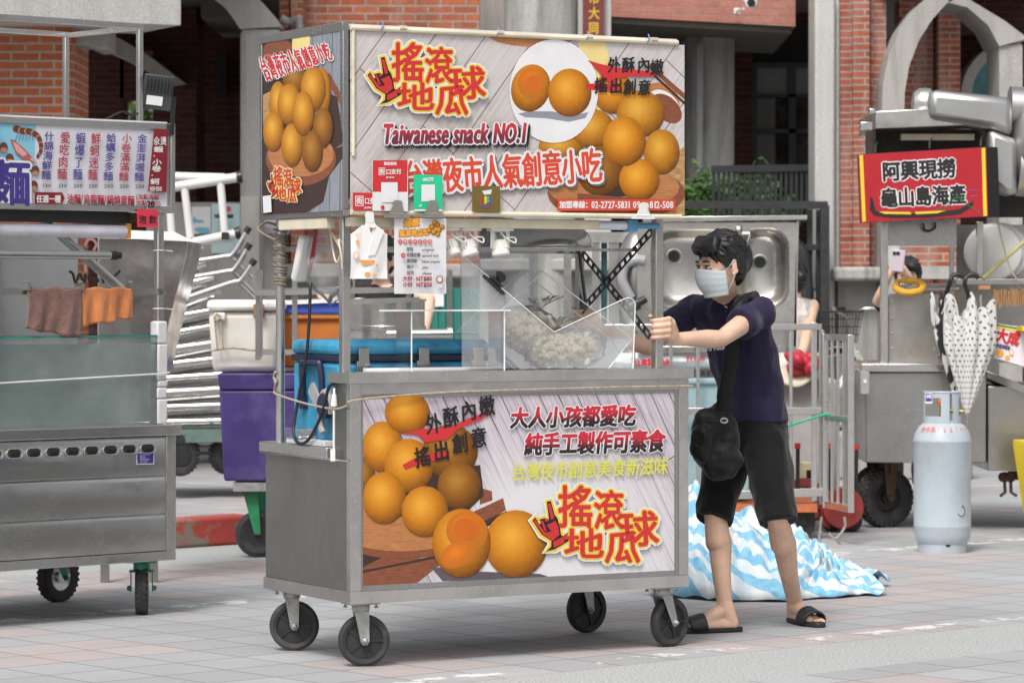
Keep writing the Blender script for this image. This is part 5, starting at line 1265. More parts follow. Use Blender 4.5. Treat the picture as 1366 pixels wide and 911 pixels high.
# ---- things on the seafood cart
t = thing('white_tub', 'round white plastic tub with nested lids stored on edge on the seafood cart shelf', 'tub', P(1326, 372, 19.15))
TUB = mat('milk_white_plastic', (.66, .66, .64), .45, var=.05)
for i, (du, dv, dy) in enumerate(((0, 0, 0), (9, 0, .06))):
    b = B(); c = P(1325 + du, 337 + dv, 19.1 + dy); b.lathe([(0, 0), (.15, .0), (.163, .004), (.17, .012), (.17, .05), (.175, .055), (.178, .05)], c, (.18, 1, .05), 44, cap=False); b.build('tub_shell' if i == 0 else 'lid', TUB, t, world=True, smooth=50)
b = B(); b.tube([P(1311, 371, 18.98), P(1372, 318, 18.98)], .013, 8); tag(b.build('bamboo_stick', mat('pale_green_bamboo', (.44, .42, .2), .6, stretch=(4, 4, 1)), origin=P(1311, 371, 18.98)), 'pale green stick leaning across the white tub', 'stick')
b = B(); b.tube(spline([P(1330, 290, 18.9), P(1336, 318, 18.9), P(1345, 350, 18.9), P(1356, 372, 18.9), P(1372, 378, 18.9)], 5), .005, 6); tag(b.build('dangling_string', ROPE, origin=P(1330, 290, 18.9)), 'thin string hanging from the red signboard across the white tub', 'string')
b = B(); r_ = random.Random(5)
for i in range(16):
    u = 1326 + i * 3.2; p = P(u, 384, 18.96); b.box(p - Vector((0, 0, .06 + r_.uniform(-.006, .006))), (.0115 + r_.uniform(-.002, .002), .02, .10 + r_.uniform(-.015, .01)), Matrix.Rotation(r_.uniform(-.06, .06), 3, 'Y'))
b.bb(P(1324, 0, 18.96).x, P(1380, 0, 18.96).x, 18.975, 18.985, P(0, 392, 18.96).z, P(0, 388, 18.96).z)
tag(b.build('wooden_strips', mat('old_wood_strips', (.30, .16, .075), .7, var=.5, vs=25, stretch=(8, 1, 1)), origin=P(1340, 384, 18.96)), 'row of brown wooden strips hanging below the seafood cart shelf', 'wood strips')
b = B(); b.bb(P(1305, 0, 18.93).x, P(1320, 0, 18.93).x, 18.90, 18.96, P(0, 386, 18.93).z, P(0, 380.6, 18.93).z); tag(b.build('wood_block', mat('old_wood_block', (.36, .19, .08), .7, var=.3), origin=P(1312, 386, 18.93)), 'small brown wood block fixed under the seafood cart shelf edge', 'wood block')
t = thing('oil_carton', 'white oil carton with red characters and an orange fruit print on the seafood cart', 'carton', P(1352, 485, 18.75))
b = B(); pl = [P(1328, 431, 18.72), P(1420, 446, 18.5), P(1420, 505, 18.5), P(1326, 477, 18.72)]; b.prism(pl, (0, .25, 0)); b.build('carton_body', flat('white_carton', (.70, .66, .70), .6), t, world=True)
nr = (pl[1] - pl[0]).cross(pl[3] - pl[0]).normalized(); nr = -nr if nr.y > 0 else nr
k = SignInk(pl[0] + nr * .002, nr)
k.poly([(1328, 432), (1400, 444), (1400, 447), (1328, 434.5)], DGR); k.poly([(1328, 434.5), (1400, 447), (1400, 450), (1328, 437)], YEL)
k.text('大成', 1327, 455, 1358, 462, 19, RED, .9); k.text('大豆沙拉油', 1328, 463, 1347, 467, 5.5, NAVY, .3)
k.disc(1334, 471, 5, 5, ORLET); k.disc(1344, 477, 3, 3, ORLET); k.poly([(1347, 465), (1352, 466), (1352, 475), (1347, 474)], ORLET); k.poly([(1348, 466.5), (1351, 467), (1351, 473), (1348, 472.5)], WHT)
k.build('carton_print', t).data.transform(WM[t].inverted())
b = B(); b.bb(P(1358, 0, 18.6).x, P(1420, 0, 18.6).x, 18.45, 18.75, P(0, 441, 18.6).z, P(0, 435, 18.6).z); tag(b.build('yellow_packet', YEL, origin=P(1362, 441, 18.6)), 'yellow packet lying on top of the white oil carton', 'packet')
t = thing('yellow_cable_ring', 'yellow ring of hose hung in the opening of the seafood cart', 'hose ring', P(1212, 392, 19.0))
b = B(); b.tube([P(1213 + 18.5 * math.cos(a), 382.5 + 8 * math.sin(a), 19.0 - .12 * math.sin(a)) for a in [2 * PI * i / 28 for i in range(28)]], .021, 9, closed=True); b.build('hose', mat('ochre_hose', (.62, .34, .03), .5, var=.2), t, world=True)
b = B(); b.tube([P(1200, 378, 19.0), P(1212, 383, 19.02), P(1226, 386, 19.05)], .014, 8); b.tube([P(1204, 388, 18.95), P(1216, 380, 19.0)], .009, 8); b.build('metal_fitting', STP, t, world=True)
b = B(); b.tube([P(1228, 385, 19.1), P(1276, 384, 19.25)], .022, 12); tag(b.build('steel_rod', STP, origin=P(1228, 385, 19.1)), 'bright steel rod lying beside the yellow hose ring', 'rod')
# umbrellas
def m_dots():
    k = N('polka_dot_fabric'); sp = k.n('SeparateXYZ'); k.i(sp, 0, k.co('UV', scale=(34, 20, 1)))
    row = k.math('FLOOR', sp.outputs[1]); ox = k.math('MULTIPLY', k.math('MODULO', row, 2), .5)
    fx = k.math('SUBTRACT', k.math('FRACT', k.math('ADD', sp.outputs[0], ox)), .5); fy = k.math('SUBTRACT', k.math('FRACT', sp.outputs[1]), .5)
    d = k.math('SQRT', k.math('ADD', k.math('MULTIPLY', fx, fx), k.math('MULTIPLY', fy, fy)))
    c = k.mix(k.math('LESS_THAN', d, .2), (.60, .60, .585), (.05, .05, .055)); return k.done(k.bsdf(Base_Color=c, Roughness=.6, Sheen_Weight=.2))
def umbrella(lab, u0, vtop, utip, vtip, wpx, Y, m, hook_u, flip=1):
    t = thing('umbrella', lab, 'umbrella', P(utip, vtip, Y), 0, 'furled umbrellas hooked on the seafood cart')
    top, tip = P(u0, vtop, Y), P(utip, vtip, Y); w = wpx / 2 * Y / F
    b = B()
    def f(i, j):
        th = 2 * PI * i; c = top.lerp(tip, j); prof = (1 - j) ** .85 * (.8 + .4 * min(1, j * 3)) ; pl = 1 + .30 * math.sin(8 * th) * (1 - j * .6) + .12 * math.sin(3 * th + 1)
        z = (.06 * math.sin(8 * th + 1.3) + .05 * math.sin(3 * th)) * (1 - j) if j < .3 else 0
        return c + Vector((w * prof * pl * math.cos(th), w * .55 * prof * pl * math.sin(th), z * (1 - j / .3) if j < .3 else 0))
    b.grid(f, 96, 26); b.build('canopy', m, t, world=True, smooth=60)
    b = B(); h = P(hook_u, 370, Y); b.tube(spline([top + Vector((0, 0, -.05)), top.lerp(h, .4) + Vector((0, -.05, 0)), P(hook_u - 1, 378, Y - .1), P(hook_u + 2, 369, Y - .1), P(hook_u + 9, 366, Y - .1), P(hook_u + 15, 368, Y - .1), P(hook_u + 17, 372, Y - .1)], 7), .0135, 9); b.build('handle', BLACKP, t, world=True)
    b = B(); b.tube([tip + Vector((0, 0, .06)), tip - Vector((0, 0, .05))], .007, 8); b.build('tip', STP, t, world=True); return t
umbrella('grey and white polka dot umbrella hanging nearest the white tub', 1292, 414, 1290, 556, 66, 18.62, m_dots(), 1288)
k_ = N('black_white_print_fabric'); f_n = k_.noise(k_.co(scale=(1, 1, .5)), 16, 2); PRN = k_.done(k_.bsdf(Base_Color=k_.ramp(f_n, [(.50, (.62, .62, .60)), (.53, (.02, .02, .022))]), Roughness=.6))
umbrella('black and white patterned umbrella hanging behind the polka dot one', 1254, 412, 1278, 545, 28, 18.78, PRN, 1268)
# gas cylinder
gp = P(1257, 740, GY(736)); gp.z = 0
t = thing('gas_cylinder', 'pale grey blue gas cylinder standing on the paving in front of the seafood cart', 'gas cylinder', gp, R(10))
GASM = mat('grey_blue_enamel', (.40, .46, .505), .38, var=.05, vs=3, dirt=.5, dirtcol=(.27, .27, .26), ds=4)
b = B(); r = .156; b.lathe([(r - .03, .035), (r - .012, .062), (r - .002, .10), (r, .14), (r + .0015, .145), (r, .15), (r, .60), (r + .0018, .604), (r + .0018, .612), (r, .616), (r - .006, .65), (r - .03, .69), (r - .07, .715), (.05, .722), (.0, .724)], n=56); b.build('tank', GASM, t, smooth=50)
b = B(); b.lathe([(r - .024, .0), (r - .022, .0), (r - .022, .06), (r - .026, .06), (r - .026, .004)], n=48, cap=False); b.build('foot_ring', GASM, t)
b = B(); b.lathe([(r - .0215, .034), (r - .018, .046), (r - .0215, .058)], (0, 0, 0), n=8) if False else None
b = B(); b.ell((-.01, -(r - .022), .046), (.014, .003, .009), 12, 8); b.build('drain_hole', BLK, t)
b = B()
for a0, a1 in ((150, 275), (290, 400)):
    n = 14
    for lo, hi, i0, i1 in ((.70, .745, 0, n), (.745, .845, 0, 3), (.745, .845, n - 3, n), (.845, .875, 0, n)):
        for i in range(i0, i1):
            q = []
            for rr in (.098, .102):
                for j in (i, i + 1): a = R(a0 + (a1 - a0) * j / n); q.append((rr * math.cos(a), rr * math.sin(a)))
            b.add([(x, y, z) for z in (lo, hi) for x, y in q], [(0, 1, 3, 2), (4, 6, 7, 5), (0, 4, 5, 1), (2, 3, 7, 6), (0, 2, 6, 4), (1, 5, 7, 3)])
b.tube([(.10 * math.cos(R(a)), .10 * math.sin(R(a)), .876) for a in range(150, 401, 10)], .006, 8); b.build('collar', GASM, t)
b = B(); b.lathe([(.016, .72), (.018, .75), (.012, .76), (.014, .79), (.012, .80)], (.0, 0, 0), n=14); b.tube([(.0, -.0, .775), (.06, -.03, .772), (.105, -.05, .770)], [.012, .013, .010], 10); b.lathe([(.017, -.008), (.017, .008)], (.075, -.037, .772), (.9, -.45, 0), 8); b.build('valve', mat('brass', (.45, .31, .11), .35, .9), t)
b = B(); b.lathe([(.012, .80), (.026, .803), (.028, .825), (.02, .832), (0, .832)], n=18); b.build('valve_knob', mat('orange_plastic', (.72, .16, .04), .5), t)
gk = SignInk(gp + Vector((-.04, -.1035, .8)), (-.45, -1, 0)); gk.poly([(1234, 524), (1243.5, 524), (1243.5, 538), (1234, 538)], WHT); gk.poly([(1234.7, 525), (1242.8, 525), (1242.8, 535.5), (1234.7, 535.5)], NAVY); gk.text('合格', 1235.5, 531, 1242, 531, 5, WHT, .2)
gk.build('inspection_label', t).data.transform(WM[t].inverted())
b = B(); rr = r - .011
def sh(ch, a, tl):
    vs, fs, adv = glyph(ch); q = []
    for x, y in vs:
        th = R(a) + x * .034 / rr; rad = r - .008 - .036 * y; zz = .660 + .036 * y; q.append((rad * math.cos(th) * 1.01, rad * math.sin(th) * 1.01, zz + .006))
    b.add(q, fs)
for i, ch in enumerate('高祥氣1537981'): sh(ch, 196 + i * 14.5, 0)
b.build('painted_number', flat('orange_red_marker', (.75, .12, .08)), t, smooth=0, norm=False)
b = B(); b.tube(spline([Vector((math.sin(R(a)) * (r + .0005), -math.cos(R(a)) * (r + .0005), z)) for a, z in ((14, .22), (22, .205), (29, .21), (33, .235), (27, .262), (25, .252))], 5), .0026, 5); b.build('scuff_mark', mat('dark_scuff', (.10, .10, .11), .8), t)
# yellow crate at the right edge
yp = P(1384, 700, 18.3); yp.z = .0
t = thing('yellow_crate', 'bright yellow slotted plastic crate cut off by the right edge of the picture', 'crate', yp, R(8))
b = B(); YP = mat('yellow_plastic', (.78, .60, .02), .4, var=.06); b.prism([(.0 + .045, 0, .10), (.5, 0, .10), (.5, 0, .56), (-.02, 0, .56), (-.025, 0, .53)], (0, .4, 0))
b.bb(-.03, .5, -.012, .0, .53, .57)
for i in range(9):
    for j in range(5): b.bb(.035 + j * .06, .075 + j * .06, -.006, -.0005, .20 + i * .035, .222 + i * .035)
b.build('crate_body', YP, t, bevel=.006)
b = B(); b.ell((.06, .05, .05), (.05, .05, .05)); b.bb(.03, .12, .03, .08, .08, .0995); b.tube([(.03, .02, .09), (.03, -.01, .10)], .022, 10); b.build('crate_wheel', RUBBER, t)
# ================================================================= trailer of bundled steel tubes on the raised pavement
TY = 22.0
t = thing('pole_trailer', 'low trailer on black tyres loaded with steel tubes behind the noodle cart', 'trailer', P(270, 600, TY)); t.location.z = .158; WM[t] = Matrix.Translation(t.location)
b = B(); a, c = P(150, 583, TY), P(460, 578, TY); b.bar(a, c, .05, .09); b.bar(a + Vector((0, .9, 0)), c + Vector((0, .9, 0)), .05, .09); b.bb(a.x, c.x, TY, TY + .9, a.z - .02, a.z + .04); b.build('trailer_bed', mat('weathered_green_frame', (.10, .16, .14), .7, .2, .3, 10, dirt=.6, dirtcol=(.16, .08, .04)), t, world=True)
for u, yo in ((238, .0), (306, .15), (238, .8)):
    p = P(u, 600, TY + yo); c = Vector((p.x, p.y, .158 + .145)); r, w = .145, .10; ax = Vector((.55, -.84, 0))
    b = B(); b.lathe([(r * .5, -w * .4), (r * .7, -w * .5), (r * .9, -w * .46), (r, -w * .2), (r, w * .2), (r * .9, w * .46), (r * .7, w * .5), (r * .5, w * .4), (r * .4, 0), (r * .5, -w * .4)], c, ax, 40, cap=False)
    fw = Vector((-ax.y, ax.x, 0)).normalized(); axn = ax.normalized()
    for j in range(28):
        a = 2 * PI * j / 28; d = fw * math.cos(a) + Vector((0, 0, 1)) * math.sin(a)
        for s in (-1, 1): b.box(c + d * r * .96 + axn * s * w * .32, (.035, .016, .008), Matrix((axn, d.cross(axn), d)).transposed())
    ty = b.build('tyre', RUBBER, t, world=True); b = B(); b.lathe([(0, -.05), (r * .5, -.05), (r * .5, .05), (0, .05)], c, ax, 24); b.build('rim', DARKM, ty, world=True)
b = B(); b.tube([P(245, 604, TY), P(305, 605, TY + .1)], .012, 8); b.bar(P(280, 572, TY + .1), P(290, 600, TY + .1), .03); b.build('axle', DARKM, t, world=True)
ALUB = mat('shiny_aluminium_tube', (.50, .50, .50), .2, .95, .08, 9, dirt=.2, dirtcol=(.4, .38, .35), ds=6)
rows = [(338, 322, 272), (360, 346, 275), (381, 366, 286), (401, 382, 295), (419, 404, 300), (440, 425, 300), (461, 449, 300), (481, 471, 305), (500, 493, 318), (519, 513, 322), (539, 535, 330), (559, 556, 340), (575, 572, 344)]
for i, (vl, vr, ur) in enumerate(rows):
    yo = .1 + .03 * (i % 3)
    ul = 150; sl = (vr - vl) / (ur - 225)
    L = P(ul, vl - sl * 75 + 4, TY + yo); Rr = P(ur + 20 if i > 3 else ur, vr + 4, TY + yo)
    b = B(); b.tube([L, Rr], .030, 14); tag(b.build('steel_tube', ALUB, origin=Rr), ('bright thick tube on top of the trailer pile' if i == 0 else 'bright thick tube in the pile on the trailer'), 'tube', 'thick tubes piled on the trailer')
    b = B(); b.tube([L + Vector((.15, .12, -.055)), Rr + Vector((-.08, .12, -.052))], .019, 10); b.tube([Rr + Vector((-.10, .12, -.052)), Rr + Vector((-.06, .12, -.052))], .024, 8); tag(b.build('thin_tube', STD if i > 4 else ALUB, origin=Rr), 'thinner dull tube lying between the thick ones on the trailer', 'tube', 'thin tubes piled on the trailer')
tt = [o for o in COL.objects if o.name.startswith('steel_tube')]
bent = [((235, 352), (308, 341), (329, 309), 'bent tube with a black foot, uppermost of the three on the trailer'), ((232, 374), (310, 361), (330, 331), 'bent tube with a black foot, middle of the three on the trailer'), ((235, 402), (318, 376), (336, 352), 'bent tube with a black foot, lowest of the three on the trailer')]
for a, m_, e, lab in bent:
    yo = -.12; q = thing('bent_tube', lab, 'tube', P(*m_, TY + yo), 0, 'bent tubes on the trailer')
    b = B(); b.tube(spline([P(*a, TY + yo), P(m_[0] - 12, m_[1] + 1.5, TY + yo), P(m_[0] + 3, m_[1] - 3, TY + yo), P(*e, TY + yo)], 6), .019, 10); b.build('tube_body', ALUB, q, world=True)
    b = B(); d = (P(*e, TY + yo) - P(m_[0] + 3, m_[1] - 3, TY + yo)).normalized(); p = P(*e, TY + yo); b.tube([p - d * .01, p + d * .035], .024, 10); b.build('foot_cap', BLACKP, q, world=True)
    b = B(); b.tube([P(m_[0], m_[1], TY + yo + .1), P(m_[0] + 30, m_[1] + 30, TY + yo + .1)], .014, 8); b.build('stay', ALUB, q, world=True)
t = thing('white_ladder', 'white tubular ladder with black end caps lying on the trailer pile', 'ladder', P(270, 300, TY))
b = B(); Y = TY + .05
b.tube([P(190, 256, Y), P(316, 237, Y)], .034, 12); b.tube([P(292, 241, Y), P(292, 238, Y + .5)], .024, 8); b.tube([P(190, 235, Y + .5), P(300, 238, Y + .5)], .034, 12)
for (u0, v0, u1, v1) in ((246, 250, 254, 318), (294, 242, 300, 312), (225, 252, 229, 312)): b.tube([P(u0, v0, Y), P(u1, v1, Y - .03)], .027, 10)
b.tube([P(200, 318, Y - .03), P(256, 324, Y - .03), P(316, 312, Y - .03)], .034, 12); b.build('ladder_frame', mat('white_enamel_tube', (.60, .60, .59), .35, var=.06), t, world=True)
b = B(); p = P(316, 237, Y); b.tube([p, p + Vector((.035, 0, .006))], .042, 12); p = P(314, 312, Y - .03); b.tube([p, p + Vector((.035, 0, .01))], .042, 12); p = P(301, 315, Y - .05); b.box(p, (.05, .09, .05)); b.build('end_cap', BLACKP, t, world=True)
# ================================================================= bin trolley behind the snack cart
BY = 17.0
t = thing('bin_trolley', 'rusty flat trolley on green casters under the purple bin', 'trolley', P(345, 700, BY)); t.location.z = 0; WM[t] = Matrix.Translation(t.location)
b = B(); a = P(311, 644, BY); e = P(560, 644, BY); b.bb(a.x, e.x, BY, BY + .6, a.z - .045, a.z); b.build('trolley_bed', GALV, t, world=True)
for u, yo in ((340, .1), (540, .1), (350, .5), (540, .5)):
    p = P(u, 690, BY + yo); r = .125; c = Vector((p.x + .02, p.y, r)); f = B(); 
    for k in (-1, 1): f.prism([Vector((p.x - .06, p.y + k * .045, a.z - .05)), Vector((p.x + .02, p.y + k * .045, a.z - .05)), Vector((p.x + .035, p.y + k * .045, r)), Vector((p.x - .0, p.y + k * .045, r))], (0, .006, 0))
    f.box((p.x, p.y, a.z - .052), (.13, .11, .012)); fo = f.build('caster', mat('chipped_green_paint', (.02, .21, .08), .55, var=.25, vs=14, dirt=.75, dirtcol=(.13, .06, .03), ds=10) if u == 340 and yo < .2 else GREENP, t, world=True)
    w = B(); w.lathe([(r * .55, -.02), (r * .8, -.028), (r, -.016), (r, .016), (r * .8, .028), (r * .55, .02), (r * .5, 0), (r * .55, -.02)], c, (.1, -1, 0), 32, cap=False); ww = w.build('tyre', RUBBER, fo, world=True); w = B(); w.lathe([(0, -.015), (r * .56, -.018), (r * .56, .018), (0, .015)], c, (.1, -1, 0), 20); w.build('rim', DARKM, ww, world=True)
t = thing('purple_bin', 'tall purple plastic bin standing on the green wheeled trolley', 'bin', P(340, 643, BY))
PURP = mat('purple_plastic', (.047, .028, .145), .5, var=.2, vs=5, dirt=.6, dirtcol=(.14, .11, .30), ds=3)
def tub(b, u0, u1, v0, v1, Y, d, ins, lip=None):
    """open-top tapered box with the given photo bounds of its front"""
    p, q, r0, s = P(u0, v0, Y), P(u1, v0, Y), P(u0 + ins, v1, Y), P(u1 - ins, v1, Y)
    i = ins * Y / F
    b.add([p, q, q + Vector((0, d, 0)), p + Vector((0, d, 0)), r0 + Vector((0, i, 0)), s + Vector((0, i, 0)), s + Vector((0, d - i, 0)), r0 + Vector((0, d - i, 0))], [(0, 1, 5, 4), (1, 2, 6, 5), (2, 3, 7, 6), (3, 0, 4, 7), (4, 5, 6, 7), (0, 3, 2, 1)])
b = B(); tub(b, 292, 470, 520, 642, BY + .01, .52, 6); b.build('bin_body', PURP, t, world=True, bevel=.015)
b = B(); tub(b, 290, 472, 498, 520, BY - .005, .55, 2); b.build('bin_rim', PURP, t, world=True, bevel=.008)
t = thing('white_cool_box', 'battered white cool box with rusty latches tied with rope on top of the purple bin', 'cool box', P(320, 497, BY + .05))
WCB = mat('grubby_white_plastic', (.66, .64, .59), .5, var=.06, dirt=.5, dirtcol=(.40, .30, .18), ds=3.5)
b = B(); tub(b, 277.5, 376, 415, 497, BY + .05, .40, 5); b.build('box_body', WCB, t, world=True, bevel=.035)
b = B(); tub(b, 276, 378, 400, 414.5, BY + .03, .44, -1); b.build('lid', mat('white_plastic_lid', (.74, .74, .72), .45), t, world=True, bevel=.022)
for u in (345, ): b = B(); p, q = P(338, 406, BY + .02), P(352, 424, BY + .02); b.bb(p.x, q.x, BY + .012, BY + .05, q.z, p.z); b.build('latch', mat('rusted_latch', (.30, .17, .07), .8, .3, .4, 20), t, world=True, bevel=.003)
b = B(); p, q = P(285, 417, BY + .03), P(301, 428, BY + .03); b.bb(p.x, q.x, BY + .02, BY + .07, q.z, p.z); b.build('handle_lug', WCB, t, world=True, bevel=.01)
b = B(); b.tube(spline([P(279, 468, BY + .02), P(310, 464, BY + .02), P(340, 467, BY + .02), P(380, 466, BY + .02)], 4), .007, 7); b.tube([P(286, 424, BY + .01), P(290, 466, BY + .01)], .006, 6); b.tube([P(293, 422, BY + .01), P(298, 465, BY + .01)], .006, 6); b.tube(spline([P(286, 424, BY), P(289, 419, BY), P(294, 424, BY), P(286, 428, BY)], 4), .007, 6)
tag(b.build('rope', ROPE, origin=P(330, 466, BY + .02)), 'speckled rope tied round the white cool box', 'rope')
t = thing('orange_crate', 'orange plastic tub with a blue lid next to the white cool box', 'crate', P(415, 485, BY + .3))
b = B(); tub(b, 374, 475, 420, 490, BY + .3, .34, 3); b.bar(P(374, 423, BY + .29), P(475, 423, BY + .29), .02, .03); b.build('crate_body', mat('orange_tub_plastic', (.52, .16, .025), .5, var=.12, dirt=.3), t, world=True, bevel=.01)
b = B(); p = [P(373, 418, BY + .27), P(375, 409, BY + .27), P(395, 402, BY + .27), P(480, 400, BY + .27), P(480, 418, BY + .27)]; b.prism(p, (0, .42, 0)); b.build('lid', mat('blue_tub_lid', (.045, .09, .45), .45), t, world=True, bevel=.006)
b = B(); p = [P(372, 401, BY + .25), P(482, 397, BY + .25), P(482, 402, BY + .25), P(374, 407, BY + .25)]; b.prism(p, (0, .45, 0)); tag(b.build('white_board', WHITEM, origin=P(420, 402, BY + .3)), 'white flat board lying over the orange tub lid', 'board')
# tubular work frame with the pot
FY = 16.2
t = thing('work_frame', 'square steel tube work frame behind the snack cart with shelves for the pot', 'frame', P(500, 700, FY)); t.location.z = 0; WM[t] = Matrix.Translation(t.location)
for u, yo in ((344, 0), (393, .0), (545, 0), (600, 0), (347, .7), (470, .7), (600, .7)):
    b = B(); p = P(u, 360, FY + yo); b.bb(p.x - .013, p.x + .013, FY + yo, FY + yo + .026, 0 if u > 400 else P(0, 480, FY).z, p.z); b.build('post', STD, t, world=True)
for (u0, v0, u1, v1, yo) in ((340, 391, 560, 386, -.03), (350, 470, 600, 468, -.03), (452, 403, 560, 400, -.03), (347, 388, 600, 386, .66)):
    b = B(); b.bar(P(u0, v0, FY + yo), P(u1, v1, FY + yo), .028); b.build('rail', STP, t, world=True)
b = B(); p, q = P(440, 478, FY), P(605, 478, FY); b.bb(p.x, q.x, FY + .05, FY + .69, p.z - .02, p.z); b.build('shelf', STD, t, world=True)
b = B(); b.bar(P(497, 446, FY - .05), P(516, 446, FY - .05), .05); b.tube([P(516, 446, FY - .05), P(604, 445, FY - .05)], .026, 14); b.build('roller', STP, t, world=True)
t = thing('stock_pot', 'wide polished stock pot with a rolled rim on the work frame shelf', 'pot', P(515, 478, FY + .36))
b = B(); w = 52.5 * (FY + .36) / F; z0 = 0; zt = P(0, 399, FY + .36).z - P(0, 478, FY + .36).z; zm = zt * .52
b.lathe([(w * .97, 0), (w * .985, .005), (w * .985, zm - .012), (w * 1.02, zm - .008), (w * 1.02, zm + .008), (w * .985, zm + .012), (w * .985, zt - .012), (w * 1.03, zt - .008), (w * 1.03, zt), (w * .97, zt), (w * .96, zt - .02), (w * .96, .01), (0, .01)], n=56); b.build('pot_wall', steel('pot_steel', (.60, .59, .57), .24, (10, 10, 1), .1, .25), t, smooth=50)
# green hoarding with a white notice behind
GHY = 21.5
t = thing('green_hoarding', 'dark green sheet hoarding behind the stock pot with a small white notice', 'hoarding', P(620, 560, GHY)); t.location.z = 0; WM[t] = Matrix.Translation(t.location)
b = B(); p, q = P(560, 384, GHY), P(640, 384, GHY); b.bb(p.x, q.x, GHY, GHY + .03, 0, p.z)
for i in range(8): x = p.x + (q.x - p.x) * i / 8; b.bb(x, x + .02, GHY - .015, GHY - .0005, 0, p.z)
b.build('sheet', mat('hoarding_green', (.015, .16, .125), .5, var=.15), t, world=True)
b = B(); p, q = P(574, 389, GHY - .03), P(592, 409, GHY - .03); b.bb(p.x, q.x, GHY - .022, GHY - .016, q.z, p.z); b.build('notice', PAPER, t, world=True)
# ================================================================= sink unit and cage trolley right of the cart
CY_ = 18.3
t = thing('cage_trolley', 'square tube cage trolley with an open barred gate behind the man', 'trolley', P(1000, 690, CY_)); t.location.z = 0; WM[t] = Matrix.Translation(t.location)
def cbar(u0, v0, u1, v1, w, d=0.0, h=None): 
    b = B(); b.bar(P(u0, v0, CY_ + d), P(u1, v1, CY_ + d), w, h); b.build('bar', ST, t, world=True, bevel=.003)
for q in ((780, 437, 1096, 436, .036), (780, 549, 1096, 548, .042), (860, 664, 1100, 656, .048), (1086, 430, 1086, 668, .032, .0), (1096, 440, 1096, 672, .03, .03), (1055, 438, 1055, 660, .02), (931, 438, 931, 660, .02), (895, 438, 895, 660, .02), (845, 438, 845, 660, .02), (790, 430, 790, 668, .036), (1086, 437, 1086, 437.1, .03, .7)): cbar(*q)
for u in (800, 860, 930, 1000, 1086): cbar(u, 437, u, 660, .026, .8)
cbar(790, 437, 1090, 437, .03, .8)
# gate (hinged open towards the camera)
g0, g1 = P(1100, 445, CY_ - .02), P(1136, 445, CY_ - .45)
def gp_(a, z): q = g0.lerp(g1, a); q.z = z; return q
zt, zb, zm = P(0, 445, CY_).z, P(0, 672, CY_).z, P(0, 556, CY_).z
for a, w in ((.03, .034), (.97, .036), (.28, .016), (.5, .016), (.72, .016), (.82, .014)): b = B(); b.bar(gp_(a, zb - .02), gp_(a, zt), w); b.build('gate_bar', ST, t, world=True, bevel=.002)
for z, h in ((zt - .018, .036), (zb, .04), (zm, .035)): b = B(); b.bar(gp_(.05, z), gp_(.95, z), .026, h); b.build('gate_bar', ST, t, world=True, bevel=.002)
b = B(); p = gp_(.74, zb - .05); b.tube(spline([p, p + Vector((.0, 0, -.06)), p + Vector((-.05, -.01, -.12)), p + Vector((-.09, -.01, -.09)), p + Vector((-.02, 0, -.17)), p + Vector((-.11, 0, -.22)), p + Vector((-.14, 0, -.12)), p + Vector((-.13, 0, .0))], 5), .008, 7); b.build('hook', STP, t, world=True)
b = B(); p, q = P(860, 676, CY_), P(1090, 676, CY_); b.bb(p.x, q.x, CY_ - .01, CY_ + .8, p.z - .03, p.z + .02); b.build('trolley_bed', mat('worn_orange_paint', (.42, .12, .04), .6, var=.3, vs=10, dirt=.5), t, world=True)
for u, yo in ((1068, .1), (905, .1), (1068, .7), (905, .7)):
    p = P(u, 690, CY_ + yo); c = Vector((p.x, p.y, .085)); b = B(); b.lathe([(.05, -.025), (.08, -.028), (.085, -.015), (.085, .015), (.08, .028), (.05, .025)], c, (.3, -1, 0), 24); b.bb(c.x - .03, c.x + .03, c.y - .04, c.y - .034, .085, .17); b.bb(c.x - .03, c.x + .03, c.y + .034, c.y + .04, .085, .17); b.build('caster', RUBBER, t, world=True)
b = B(); b.tube(spline([P(1046, 570, CY_ - .04), P(1070, 562, CY_ - .1), P(1106, 551, CY_ - .06)], 5), .007, 6); tag(b.build('stretched_rope', mat('green_cord', (.02, .36, .20), .6), origin=P(1070, 562, CY_)), 'green rope stretched across the cage trolley gate', 'rope')
# contents: pale blue panel box, white sack with red print, grey bin with red gloves
t = thing('pale_blue_box', 'pale blue plastic box standing inside the cage trolley', 'box', P(930, 668, CY_ + .1))
b = B(); p, q = P(800, 490, CY_ + .1), P(1000, 664, CY_ + .1); b.bb(p.x, q.x, CY_ + .1, CY_ + .6, q.z + .01, p.z - .06); b.bb(p.x - .02, q.x + .02, CY_ + .08, CY_ + .62, p.z - .10, p.z - .062); b.build('box_body', mat('pale_blue_plastic', (.26, .38, .42), .5, var=.1, dirt=.2), t, world=True, bevel=.012)
t = thing('printed_sack', 'white plastic sack with red lettering lying on the pale blue box', 'sack', P(900, 490, CY_ + .3))
b = B()
def f_(i, j): th = 2 * PI * i; ph = PI * j; d = Vector((math.sin(ph) * math.cos(th), math.sin(ph) * math.sin(th), math.cos(ph))); rr = 1 + .15 * noise.noise(d * 3); p = P(890, 483, CY_ + .3); return p + Vector((d.x * .44 * rr, d.y * .2 * rr, d.z * .06 * rr))
b.grid(f_, 40, 20); b.build('sack_body', mat('white_sack_film', (.72, .76, .78), .35, bump=.5, bs=12, bd=.01), t, world=True, smooth=180)
